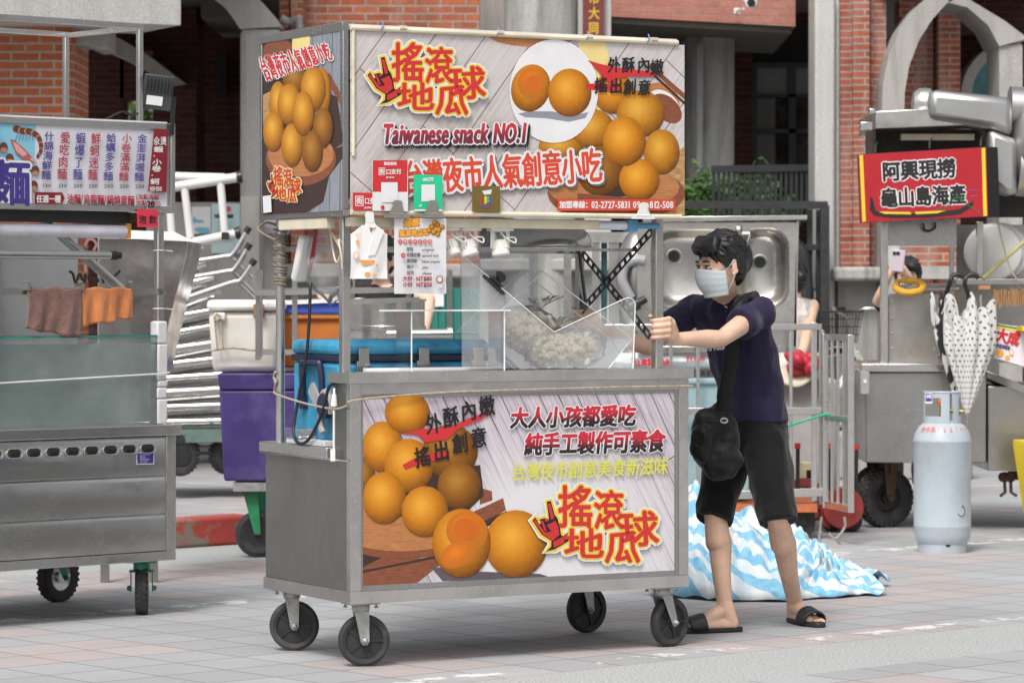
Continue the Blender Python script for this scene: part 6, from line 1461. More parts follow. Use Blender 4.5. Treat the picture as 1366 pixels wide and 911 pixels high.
for st, u0, u1, vv, hh in (('台灣製', 846, 872, 489, 10), ('冰沙', 883, 893, 489, 10), ('Fresh', 916, 940, 482, 8)): k = SignInk(P(880, 480, CY_ + .085), (0, -1, 0)); k.text(st, u0, vv, u1, vv - 1, hh, RED, .4); k.build('sack_print', t).data.transform(WM[t].inverted())
t = thing('grey_bin', 'grey lidded bin behind the cage trolley gate', 'bin', P(1060, 660, 20.0)); t.location.z = 0; WM[t] = Matrix.Translation(t.location)
b = B(); p, q = P(1036, 505, 19.9), P(1092, 640, 19.9); b.bb(p.x, q.x + .12, 19.9, 20.4, .0, p.z); b.build('bin_body', mat('pale_grey_bin_plastic', (.42, .40, .40), .5), t, world=True, bevel=.03)
t = thing('folded_sheet', 'cream folded sheet spread over the grey bin', 'cloth', P(1060, 505, 20.0))
b = B()
def f_(i, j): return P(1028 + 72 * i, 489 + 4 * math.sin(i * 5) , 19.8 + .6 * j) + Vector((0, 0, .015 * math.sin(9 * i + 3 * j) - .10 * max(0, .25 - j) * 4))
b.grid(f_, 24, 10); b.build('cloth_sheet', mat('cream_cloth', (.66, .60, .46), .8), t, world=True, smooth=180, solid=.02)
t = thing('red_gloves', 'bunch of red rubber gloves lying on the cream sheet', 'gloves', P(1068, 492, 19.75))
b = B(); r_ = random.Random(2)
for i in range(14): p = P(1050 + r_.random() * 34, 477 + r_.random() * 14 + 0, 19.78 + r_.random() * .1); b.ell(p, (.05 + r_.random() * .03, .04, .03 + r_.random() * .02), 12, 8, Matrix.Rotation(r_.random() * 3, 3, 'Y'))
b.build('glove_pile', mat('red_rubber', (.46, .02, .04), .5, bump=.3, bs=30), t, world=True, smooth=180)
# sink
t = thing('double_sink', 'double bowl stainless sink standing on its side on the cage trolley', 'sink', P(968, 436, CY_ + .2))
SY_ = CY_ + .12
SK = steel('sink_steel', (.50, .485, .46), .30, (2, 2, 2), .06, .35, (.33, .28, .2))
b = B()
def sk(u, v, d=0.0): return P(u, v, SY_ + d)
def rr_path(u0, v0, u1, v1, r, n=7):
    pts = []
    for cx, cy, a0 in ((u1 - r, v0 + r, -90), (u1 - r, v1 - r, 0), (u0 + r, v1 - r, 90), (u0 + r, v0 + r, 180)):
        for i in range(n): a = R(a0 + 90 * i / (n - 1)); pts.append((cx + r * math.cos(a), cy + r * math.sin(a)))
    return pts
bowls = [(868, 306, 974, 414, 26), (982, 304, 1053, 412, 26)]
# top sheet with two rounded openings (bridged into one face each half)
def half(ul, ur, bw):
    inner = rr_path(*bw); n = len(inner); outer = []
    for (u, v) in inner:
        cx, cy = (bw[0] + bw[2]) / 2, (bw[1] + bw[3]) / 2
        du, dv = u - cx, v - cy; s = 1e9
        for lim, dd, c in ((ur, du, cx), (ul, du, cx)):
            if abs(dd) > 1e-6 and (lim - c) / dd > 0: s = min(s, (lim - c) / dd)
        for lim in (297, 470):
            if abs(dv) > 1e-6 and (lim - cy) / dv > 0: s = min(s, (lim - cy) / dv)
        outer.append((cx + du * s, cy + dv * s))
    b.add([sk(*p) for p in inner] + [sk(*p) for p in outer], [(i, (i + 1) % n, n + (i + 1) % n, n + i) for i in range(n)])
    for c in ((ul, 297), (ur, 297), (ur, 470), (ul, 470)):
        j = min(range(n), key=lambda q: (outer[q][0] - c[0]) ** 2 + (outer[q][1] - c[1]) ** 2)
        b.add([sk(*outer[j]), sk(*c), sk(*outer[(j + 1) % n]), sk(*outer[j - 1])], [(0, 1, 2), (0, 3, 1)])
half(850, 978, bowls[0]); half(978, 1062, bowls[1])
b.build('sink_top', SK, t, world=True, norm=False)
for bw in bowls:
    b = B(); depth = .20; rings = []
    for k, (ins, d) in enumerate(((0, 0), (1.5, .008), (4, .03), (7, .14), (12, .185), (20, depth))):
        rings.append([sk(u, v, d) for u, v in rr_path(bw[0] + ins, bw[1] + ins, bw[2] - ins, bw[3] - ins, min(max(6, bw[4] - ins * .4), (bw[2] - bw[0]) / 2 - ins - 2))])
    n = len(rings[0]); vs = [p for r_ in rings for p in r_]; fs = [(i * n + j, i * n + (j + 1) % n, (i + 1) * n + (j + 1) % n, (i + 1) * n + j) for i in range(len(rings) - 1) for j in range(n)]; fs.append(tuple((len(rings) - 1) * n + j for j in range(n)))
    b.add(vs, fs); o = b.build('bowl', SK, t, world=True, smooth=60)
    c = sk((bw[0] + bw[2]) / 2 - (22 if bw is bowls[0] else 4), (bw[1] + bw[3]) / 2 - (18 if bw is bowls[0] else 8), depth - .004)
    b = B(); b.lathe([(.048, 0), (.048, .006), (.04, .008), (.036, .003), (.034, .003)], c, (0, -1, 0), 28, cap=False); b.build('drain_ring', STP, o, world=True); b = B(); b.lathe([(0, .001), (.036, .002), (.03, .005), (.026, .002), (.012, .002), (.008, .005), (0, .006)], c, (0, -1, 0), 24); b.build('drain', DARKM, o, world=True)
b = B(); p = [P(858, 296.5, SY_ - .02), P(858, 289.5, SY_ - .02), P(1077, 287, SY_ - .05), P(1077, 293, SY_ - .05)]; b.prism(p, (0, .05, 0)); b.prism([P(1062, 297, SY_), P(1066, 294, SY_), P(1062, 470, SY_), P(1058, 470, SY_)], (0, .06, 0)); b.prism([P(850, 470, SY_ - .01), P(850, 462, SY_ - .01), P(1062, 462, SY_ - .01), P(1062, 470, SY_ - .01)], (0, .05, 0)); b.build('sink_edge', STP, t, world=True, bevel=.003)
b = B(); c = P(849, 372, SY_ + .16); b.ell(c, (.12, .14, .29), 28, 18); b.build('bowl_back', STD, t, world=True)
b = B(); b.tube(spline([P(842, 398, SY_ + .0), P(836, 388, SY_), P(830, 372, SY_), P(834, 354, SY_), P(848, 347, SY_), P(860, 348, SY_)], 6), .03, 12); b.build('drain_pipe', GREYP, t, world=True)
b = B(); b.tube([P(840, 410, SY_ - .05), P(852, 404, SY_ - .05)], .035, 12); b.tube([P(852, 404, SY_ - .05), P(862, 398, SY_ - .05)], .022, 12); b.build('drain_fitting', BLACKP, t, world=True)
b = B(); b.lathe([(.02, 0), (.022, .02), (.012, .04)], P(986, 306, SY_ - .0), (-.2, -1, .2), 14); b.tube([P(990, 312, SY_ - .05), P(1000, 312, SY_ - .05)], .016, 10); b.tube(spline([P(1001, 313, SY_ - .06), P(998, 320, SY_ - .06), P(996, 326, SY_ - .05), P(995, 336, SY_ - .03)], 4), .005, 6); b.build('plug_chain', STP, t, world=True)
b = B(); b.tube([P(996 + 12 * math.cos(a) * .55 - 2, 345 + 16 * math.sin(a), SY_ - .02) for a in [2 * PI * i / 24 for i in range(24)]], .016, 8, closed=True); b.build('drain_gasket', BLACKP, t, world=True)
# steel slat screen seen between the braces
t = thing('slatted_screen', 'steel slatted screen with teal strips seen between the black cross braces', 'screen', P(810, 430, 18.9)); t.location.z = 0; WM[t] = Matrix.Translation(t.location)
for u0, u1 in ((706, 718), (752, 762), (790, 800), (812, 826), (838, 850)): b = B(); p, q = P(u0, 312, 18.9), P(u1, 312, 18.9); b.bb(p.x, q.x, 18.9, 18.93, 0, p.z); b.build('slat', ST, t, world=True)
b = B(); p, q = P(700, 310, 18.9), P(862, 324, 18.9); b.bb(p.x, q.x, 18.86, 18.895, q.z, p.z); b.build('top_rail', ST, t, world=True)
for u0, u1 in ((826, 838), (802, 810)): b = B(); p, q = P(u0, 318, 18.95), P(u1, 420, 18.95); b.bb(p.x, q.x, 18.95, 18.96, .3, p.z); b.build('teal_strip', mat('dark_teal_strip', (.01, .07, .08), .5), t, world=True)
# ================================================================= red hand truck
HY = 18.9
t = thing('hand_truck', 'red flat hand truck with red capped poles beside the cage gate', 'hand truck', P(1115, 700, HY)); t.location.z = 0; WM[t] = Matrix.Translation(t.location)
HRED = mat('scratched_red_enamel', (.30, .03, .025), .5, var=.3, vs=12, dirt=.3)
b = B(); p, q = P(1094, 662, HY), P(1142, 690, HY); b.bb(p.x, q.x, HY - .0, HY + .5, q.z + .04, p.z); b.lathe([(.0, -.02), (.125, -.02), (.125, .02), (0, .02)], P(1124, 677, HY - .03), (0, -1, 0), 24); b.prism([P(1094, 662, HY - .02), P(1110, 660, HY - .02), P(1108, 706, HY - .02), P(1095, 700, HY - .02)], (0, .02, 0)); b.build('truck_body', HRED, t, world=True, bevel=.008)
for u, v0, v1 in ((1064, 591, 668), (1106, 591, 668), (1142, 593, 668)):
    b = B(); b.tube([P(u, v1, HY + .05), P(u + .3, v0 + 6, HY + .05)], .012, 8); po = b.build('pole', DARKM, t, world=True); b = B(); b.tube([P(u, v0 + 7, HY + .05), P(u, v0, HY + .05)], .018, 10); b.build('pole_cap', flat('red_cap', (.55, .03, .03)), po, world=True)
for u in (1110, 1136): b = B(); c = P(u, 695, HY + .05); c.z = .062; b.lathe([(.03, -.02), (.062, -.015), (.062, .015), (.03, .02)], c, (.2, -1, 0), 20); b.build('wheel', RUBBER, t, world=True)
b = B(); b.lathe([(.085, -.03), (.13, -.03), (.14, 0), (.13, .03), (.085, .03)], P(1072, 668, HY + .2), (0, -1, .2), 26, cap=False); b.build('reel', HRED, t, world=True)
t = thing('yellow_meter_box', 'small pale yellow box with black markings behind the cage trolley bars', 'box', P(1080, 645, 19.7)); t.location.z = 0; WM[t] = Matrix.Translation(t.location)
b = B(); p, q = P(1071, 618, 19.5), P(1090, 650, 19.5); b.bb(p.x, q.x, 19.5, 19.7, 0, p.z); b.build('box_body', mat('pale_yellow_plastic', (.62, .56, .34), .5), t, world=True); b = B()
p, q = P(1076, 627, 19.49), P(1082, 638, 19.49); b.bb(p.x, q.x, 19.492, 19.4995, q.z, p.z); b.build('socket', BLK, t, world=True)
# ================================================================= blue and white tarpaulin
def m_tarp():
    k = N('striped_tarpaulin'); sp = k.n('SeparateXYZ'); k.i(sp, 0, k.co('UV'))
    w = k.noise(k.co(), 5, 3)
    s = k.math('FRACT', k.math('MULTIPLY', k.math('ADD', k.math('ADD', sp.outputs[1], k.math('MULTIPLY', sp.outputs[0], .35)), k.math('MULTIPLY', w, .022)), 13.0)); s2 = k.math('FRACT', k.math('MULTIPLY', sp.outputs[0], 9.0))
    blue = k.ramp(k.noise(k.co(), 30, 3), [(.3, (.16, .42, .62)), (.7, (.28, .55, .72))])
    m1 = k.math('GREATER_THAN', s, .52)
    c = k.mix(m1, (.66, .69, .70), blue); 
    m2 = k.math('MULTIPLY', k.math('GREATER_THAN', s2, .55), .22); c = k.mix(m2, c, blue)
    fl = k.noise(k.co(), 22, 4, .6)
    bs = k.bsdf(Base_Color=c, Roughness=.42, Specular_IOR_Level=.4); k.i(bs, 'Normal', k.bump(fl, .55, .012, k.bump(k.noise(k.co(), 140, 2), .15, .002))); return k.done(bs)
b = B()
def tarp(i, j):
    # i along its length (left to right), j across (front to back)
    x = .66 + 1.10 * i; w = math.sin(PI * j) ** .8
    env = (.12 + .88 * min(1, (1 - i) * 1.25)) * (min(1, i * 3 + .55))
    hgt = .43 * w ** .7 * env
    n1 = noise.noise(Vector((i * 5, j * 3.2, 1))) ; n2 = noise.noise(Vector((i * 12, j * 7, 4))); n3 = abs(noise.noise(Vector((i * 9 + j * 3, j * 4, 9))))
    n4 = abs(noise.noise(Vector((i * 17 - j * 6, j * 9 + i * 4, 2)))); n5 = abs(noise.noise(Vector((i * 30, j * 21, 5)))); hgt *= 1 + .22 * n1; hgt += (.04 * n2 + .12 * n3 + .10 * n4 + .04 * n5 - .06) * w ** .6
    y = 14.85 + (1.25 * j) * (.55 + .5 * (1 - abs(i - .35))) + .05 * noise.noise(Vector((i * 8, 3, 2))) - .28 * math.sin(PI * min(1, i * 1.15)) * (1 - j) 
    x += .10 * noise.noise(Vector((j * 6, i * 4, 7))) + .10 * (j - .5) * i
    return Vector((x, y, max(.008 + .02 * n3, hgt + .008)))
b.grid(tarp, 120, 80); o = b.build('tarpaulin', m_tarp(), origin=Vector((1.2, 15.2, 0)), smooth=180, solid=.003); tag(o, 'crumpled blue and white striped tarpaulin heaped on the paving behind the man', 'tarpaulin')
# ================================================================= bicycle
BYC = 25.0; BZ = .35
t = thing('bicycle', 'white step-through bicycle with a dark wire basket parked behind the cage trolley', 'bicycle', P(1140, 660, BYC)); t.location.z = BZ; WM[t] = Matrix.Translation(t.location)
hx = P(1120, 0, BYC).x; dirb = Vector((.80, .60, 0)); fw0 = Vector((hx - .02, BYC, .31 + BZ))
BWH = mat('white_bike_paint', (.68, .68, .66), .3)
def wheel(c, nm):
    ax = Vector((-dirb.y, dirb.x, 0)); b = B(); n = 40
    b.tube([c + dirb * .31 * math.cos(2 * PI * i / n) + Vector((0, 0, .31 * math.sin(2 * PI * i / n))) for i in range(n)], .02, 8, closed=True); w = b.build('wheel', RUBBER, t, world=True)
    b = B(); b.tube([c + dirb * .285 * math.cos(2 * PI * i / n) + Vector((0, 0, .285 * math.sin(2 * PI * i / n))) for i in range(n)], .011, 6, closed=True)
    for i in range(18): a = 2 * PI * i / 18; b.tube([c + ax * (.02 if i % 2 else -.02), c + dirb * .28 * math.cos(a) + Vector((0, 0, .28 * math.sin(a)))], .0025, 4)
    b.tube([c - ax * .04, c + ax * .04], .02, 8); b.build('rim', STP, w, world=True)
wheel(fw0, 'f'); rw = fw0 + dirb * 1.02; wheel(rw, 'r')
hd = fw0 + dirb * .13 + Vector((0, 0, .42)); hd2 = fw0 + dirb * .20 + Vector((0, 0, .24)); bb = fw0 + dirb * .55 + Vector((0, 0, -.02))
b = B(); b.tube([hd2, hd], .022, 10); b.tube(spline([hd2 + Vector((0, 0, .06)), fw0 + dirb * .36 + Vector((0, 0, .10)), bb], 6), .024, 10); b.tube([bb, bb + dirb * .12 + Vector((0, 0, .5))], .019, 8); b.tube([bb, rw], .013, 8); b.tube([bb + dirb * .1 + Vector((0, 0, .34)), rw], .012, 8); b.tube([hd2, fw0 + Vector((0, 0, 0))], .016, 8); b.build('frame', BWH, t, world=True)
b = B(); st = hd + dirb * -.02 + Vector((0, 0, .16)); b.tube([hd, st], .014, 8); sd = Vector((-dirb.y, dirb.x, 0)); b.tube(spline([st - sd * .27 + dirb * .14 + Vector((0, 0, .06)), st - sd * .18 + Vector((0, 0, .06)), st, st + sd * .18 + Vector((0, 0, .06)), st + sd * .27 + dirb * .14 + Vector((0, 0, .06))], 6), .012, 8); b.build('handlebar', STP, t, world=True)
for s in (-1, 1): b = B(); p = st + sd * .25 * s + dirb * .11 + Vector((0, 0, .06)); b.tube([p, p + dirb * .11 + sd * .02 * s], .017, 8); b.build('grip', BLACKP, t, world=True)
b = B(); c = fw0 - dirb * .02 + Vector((0, 0, .50)); ax = sd
for z, k in ((-.12, .78), (-.06, .85), (0, .9), (.06, .96), (.12, 1.0)):
    q = [c + dirb * sx * .13 * k + sd * sy * .18 * k + Vector((0, 0, z)) for sx, sy in ((-1, -1), (1, -1), (1, 1), (-1, 1))]; b.tube(q, .004 if z < .11 else .008, 5, closed=True)
for i in range(11):
    a = -1 + 2 * i / 10
    for sx in (-1, 1): b.tube([c + dirb * sx * .13 * .78 + sd * a * .18 * .78 + Vector((0, 0, -.12)), c + dirb * sx * .13 + sd * a * .18 + Vector((0, 0, .12))], .003, 4); b.tube([c + sd * sx * .18 * .78 + dirb * a * .13 * .78 + Vector((0, 0, -.12)), c + sd * sx * .18 + dirb * a * .13 + Vector((0, 0, .12))], .003, 4)
b.bb(c.x - .1, c.x + .1, c.y - .1, c.y + .1, c.z - .125, c.z - .12); b.build('basket', DARKM, t, world=True)
b = B(); p = bb + dirb * .13 + Vector((0, 0, .53)); b.ell(p + dirb * .06, (.13, .10, .035), 16, 8); b.build('saddle', BLACKP, t, world=True)
b = B(); b.tube([fw0 + dirb * .345 * math.cos(a) + Vector((0, 0, .345 * math.sin(a))) for a in [R(x) for x in range(15, 150, 9)]], .018, 6); b.build('mudguard', STP, t, world=True); b = B(); b.tube([rw + dirb * .345 * math.cos(a) + Vector((0, 0, .345 * math.sin(a))) for a in [R(x) for x in range(20, 190, 9)]], .018, 6); b.build('mudguard', STP, t, world=True)
# ================================================================= people
class Blob(B):
    def cap(s, p0, p1, r0, r1=None):
        r1 = r0 if r1 is None else r1; p0, p1 = Vector(p0), Vector(p1)
        s.ell(p0, r0, 14, 8); s.ell(p1, r1, 14, 8); s.tube([p0, p1], [r0, r1], 14); return s
    def chain(s, pts, rs):
        for i in range(len(pts) - 1): s.cap(pts[i], pts[i + 1], rs[i], rs[i + 1])
        return s
    def loft(s, rings):
        """rings: (centre, axis_a * half width, axis_b * half depth)"""
        n = 24; vs = []; fs = []
        for c, a, b_ in rings:
            for j in range(n): t = 2 * PI * j / n; vs.append(Vector(c) + a * math.cos(t) + b_ * math.sin(t))
        for i in range(len(rings) - 1):
            for j in range(n): fs.append((i * n + j, i * n + (j + 1) % n, (i + 1) * n + (j + 1) % n, (i + 1) * n + j))
        fs.append(tuple(range(n - 1, -1, -1))); fs.append(tuple((len(rings) - 1) * n + j for j in range(n)))
        return s.add(vs, fs)
    def skin(s, name, mat_, parent, voxel, it=6, fn=None):
        me = bpy.data.meshes.new('tmp'); me.from_pydata([tuple(p) for p in s.v], [], s.f)
        bm = bmesh.new(); bm.from_mesh(me); bmesh.ops.recalc_face_normals(bm, faces=bm.faces); bm.to_mesh(me); bm.free()
        o = bpy.data.objects.new('tmp', me); COL.objects.link(o)
        m = o.modifiers.new('r', 'REMESH'); m.mode = 'VOXEL'; m.voxel_size = voxel
        m = o.modifiers.new('s', 'SMOOTH'); m.iterations = it; m.factor = .5
        dg = bpy.context.evaluated_depsgraph_get(); dg.update()
        m2 = bpy.data.meshes.new_from_object(o.evaluated_get(dg)); m2.name = name
        bpy.data.objects.remove(o); bpy.data.meshes.remove(me)
        if fn:
            nn = [v.normal.copy() for v in m2.vertices]
            for v, n_ in zip(m2.vertices, nn): v.co += n_ * fn(v.co.copy(), n_)
        m2.transform(WM[parent].inverted()); m2.materials.clear(); m2.materials.append(mat_)
        m2.polygons.foreach_set('use_smooth', [True] * len(m2.polygons)); m2.update()
        q = bpy.data.objects.new(name, m2); COL.objects.link(q); q.parent = parent; return q
UP = Vector((0, 0, 1))
def hand_grip(b, pc, wrist, side, fr, k=1.0):
    """fist closed round an upright bar at pc; side = unit vector bar -> palm, fr = unit vector bar -> finger side"""
    for i, z in enumerate((.036, .013, -.010, -.032)):
        L = (1, 1.06, 1, .85)[i]; r = (.0094, .0098, .0094, .0082)[i]
        pts = [pc + side * .050 + fr * .004 + UP * (z + .004), pc + side * .040 + fr * .036 * L + UP * (z + .006), pc + side * .006 + fr * .040 * L + UP * (z + .001), pc - side * .022 + fr * .030 * L + UP * (z - .002), pc - side * .027 + fr * .008 + UP * (z - .002)]
        b.chain(pts, [r * 1.25, r * 1.15, r * 1.05, r * .95, r * .85])
    b.cap(wrist, pc + side * .056 + UP * .024, .026, .021); b.cap(wrist, pc + side * .056 - UP * .022, .026, .019); b.cap(pc + side * .054 + UP * .03, pc + side * .054 - UP * .03, .019, .017)
    b.chain([pc + side * .050 - fr * .012 + UP * .012, pc + side * .022 - fr * .034 + UP * .034, pc - side * .006 - fr * .034 + UP * .048, pc - side * .026 - fr * .018 + UP * .052], [.017, .0125, .011, .0095])
def hand_open(b, wrist, d, n, curl=.5):
    """relaxed hand: d = pointing direction, n = direction the palm faces"""
    d = d.normalized(); n = (n - d * n.dot(d)).normalized(); w = d.cross(n)
    b.cap(wrist, wrist + d * .075 + w * .022, .023, .017); b.cap(wrist, wrist + d * .075 - w * .022, .023, .016)
    for i, x in enumerate((.030, .010, -.010, -.029)):
        L = (.068, .078, .072, .056)[i]; p = wrist + d * .08 + w * x; a = p + d * L * .45 + n * L * .12 * curl; c = a + d * L * .3 + n * L * .25 * curl; e = c + d * L * .18 + n * L * .3 * curl
        b.chain([p, a, c, e], [.0095, .009, .0082, .007])
    p = wrist + d * .02 + w * .022 + n * .008; b.chain([p, p + d * .03 + w * .022 + n * .01, p + d * .058 + w * .028 + n * .018], [.014, .0115, .009])
def head(b, c, f, l):
    u = l.cross(f) * -1 if (l.cross(f)).z < 0 else l.cross(f)
    M = Matrix((f, l, u)).transposed()
    b.ell(c + u * .01 - f * .008, (.096, .077, .098), 24, 16, M); b.ell(c + f * .022 - u * .052, (.066, .060, .066), 20, 12, M); b.ell(c + f * .058 - u * .094, (.030, .032, .024), 14, 8, M)
    b.ell(c + f * .05 - u * .03 + l * .035, (.034, .028, .03), 12, 8, M); b.ell(c + f * .05 - u * .03 - l * .035, (.034, .028, .03), 12, 8, M)
    b.cap(c + f * .088 + u * .004, c + f * .106 - u * .034, .009, .0135); b.cap(c + f * .086 + u * .016 - l * .035, c + f * .086 + u * .016 + l * .035, .010, .010)
    b.ell(c + f * .084 - u * .058, (.016, .026, .010), 12, 8, M)
    for s in (-1, 1):
        e = c + l * s * .078 - f * .012 - u * .014
        b.ell(e + u * .004 - f * .004, (.018, .009, .030), 14, 10, M); b.tube([e + f * .016 * math.cos(a) - f * .003 + u * (.027 * math.sin(a) + .004) + l * s * .007 for a in [R(x) for x in range(60, 300, 24)]], .0042, 6); b.ell(e - u * .026 + f * .002, (.009, .007, .010), 10, 8, M)
    return u
def face_parts(par, c, f, l, u, iris=(.02, .012, .01)):
    M = Matrix((f, l, u)).transposed()
    EW = mat('eye_white', (.62, .58, .55), .25, var=.05); EI = flat('dark_brown_iris', iris, .15); LID = mat('eyelid_skin', (.44, .235, .155), .5)
    for s in (-1, 1):
        e = c + f * .079 - u * .001 + l * s * .032
        b = B(); b.ell(e, (.0115, .0150, .0105), 16, 10, M); eb = b.build('eye', EW, par, world=True, smooth=180)
        b = B(); b.ell(e + f * .0085 + f * .0 - l * .002 * s, (.0042, .0062, .0064), 12, 8, M); b.build('iris', EI, eb, world=True, smooth=180)
        b = B(); b.tube([e + f * (.010 - .004 * abs(t)) + l * .0165 * t + u * (.0078 - .004 * t * t) for t in (-1, -.6, -.2, .2, .6, 1)], [.0015, .003, .0036, .0036, .003, .0015], 7); b.build('eyelash', flat('lash_black', (.02, .014, .012)), eb, world=True, smooth=180)
        b = B(); b.tube([e + f * (.009 - .004 * abs(t)) + l * .0165 * t + u * (.0125 - .004 * t * t) for t in (-1, -.5, 0, .5, 1)], .0046, 7); b.tube([e + f * (.009 - .004 * abs(t)) + l * .0165 * t - u * (.0105 - .004 * t * t) for t in (-1, -.5, 0, .5, 1)], .0042, 7); b.build('eyelid', LID, eb, world=True, smooth=180)
        b = B(); b.tube([c + f * (.0945 - .010 * k * k) + l * s * (.014 + .040 * k) + u * (.022 + .010 * k - .013 * k * k) for k in (0, .25, .5, .75, 1)], [.003, .0046, .0048, .004, .002], 7); b.build('eyebrow', HAIR, par, world=True, smooth=180)
def hair_short(par, c, f, l, u, seed=1, fringe=True, bun=False):
    r_ = random.Random(seed); b = Blob(); M = Matrix((f, l, u)).transposed()
    b.ell(c + u * .044 - f * .020, (.103, .088, .100), 24, 16, M); b.ell(c - f * .058 - u * .018, (.056, .076, .080), 20, 12, M)
    for s in (-1, 1): b.cap(c + l * s * .076 + f * .026 + u * .045, c + l * s * .078 + f * .020 - u * .006, .016, .008); b.cap(c + l * s * .074 - f * .04 + u * .03, c + l * s * .074 - f * .038 - u * .03, .026, .018)
    if fringe:
        for i in range(13):
            a = -1 + 2 * i / 12; lo = .046 + .014 * r_.random() + (.016 if i in (5, 6, 7) else 0)
            b.chain([c + f * .05 + l * a * .058 + u * .108, c + f * (.088 - .02 * a * a) + l * a * .070 + u * .082, c + f * (.101 - .030 * a * a) + l * (a * .074 + .006) + u * (lo + .012), c + f * (.102 - .032 * a * a) + l * (a * .075 + .012) + u * lo], [.02, .017, .010, .004])
    for _ in range(110):
        d = Vector((r_.uniform(-1, .9), r_.uniform(-1, 1), r_.uniform(-.35, 1))).normalized(); p = c + u * .044 - f * .020 + M @ Vector((d.x * .101, d.y * .088, d.z * .098)); t = (M @ Vector((-.35 - .2 * d.x, d.y * .25, -.7 * (1 - d.z) - .1)) + Vector((r_.uniform(-.12, .12), r_.uniform(-.12, .12), 0))).normalized()
        n_ = (M @ d).normalized(); t = (t - n_ * t.dot(n_)).normalized(); b.chain([p, p + t * .028 - n_ * .001, p + t * .056 - n_ * .003], [.0062, .0045, .002])
    if bun: b.ell(c - f * .115 + u * .01, .042, 14, 10); b.ell(c - f * .085, .03, 12, 8)
    b.skin('hair', HAIR, par, .0042, 3, lambda p, n_: .0014 * noise.noise(Vector((p.x * 260, p.y * 260, p.z * 40))) + .0022 * noise.noise(p * 26))
def cloth_mat(name, col, rough=.85, sc=7, st=.55, fold=(1, 1, 1)):
    k = N(name); f = k.noise(k.co(scale=fold), sc, 5, .5, .7); g = k.noise(k.co(), 260, 2)
    c = k.ramp(f, [(.3, tuple(x * .8 for x in col)), (.7, tuple(min(1, x * 1.2) for x in col))])
    b = k.bsdf(Base_Color=c, Roughness=rough, Specular_IOR_Level=.2, Sheen_Weight=.15); k.i(b, 'Normal', k.bump(f, st, .02, k.bump(g, .2, .001))); return k.done(b)
def folds(amp, seed, st=(1, 1, 1)):
    s3 = Vector((seed, seed * 2, seed * 3))
    def fn(p, n_):
        q = Vector((p.x * st[0], p.y * st[1], p.z * st[2]))
        return amp * (1 - 2 * abs(noise.noise(q * 9 + s3))) * .6 + amp * .5 * noise.noise(q * 17 + s3) - amp * .2
    return fn
def lerp(a, c, t): return Vector(a).lerp(Vector(c), t)
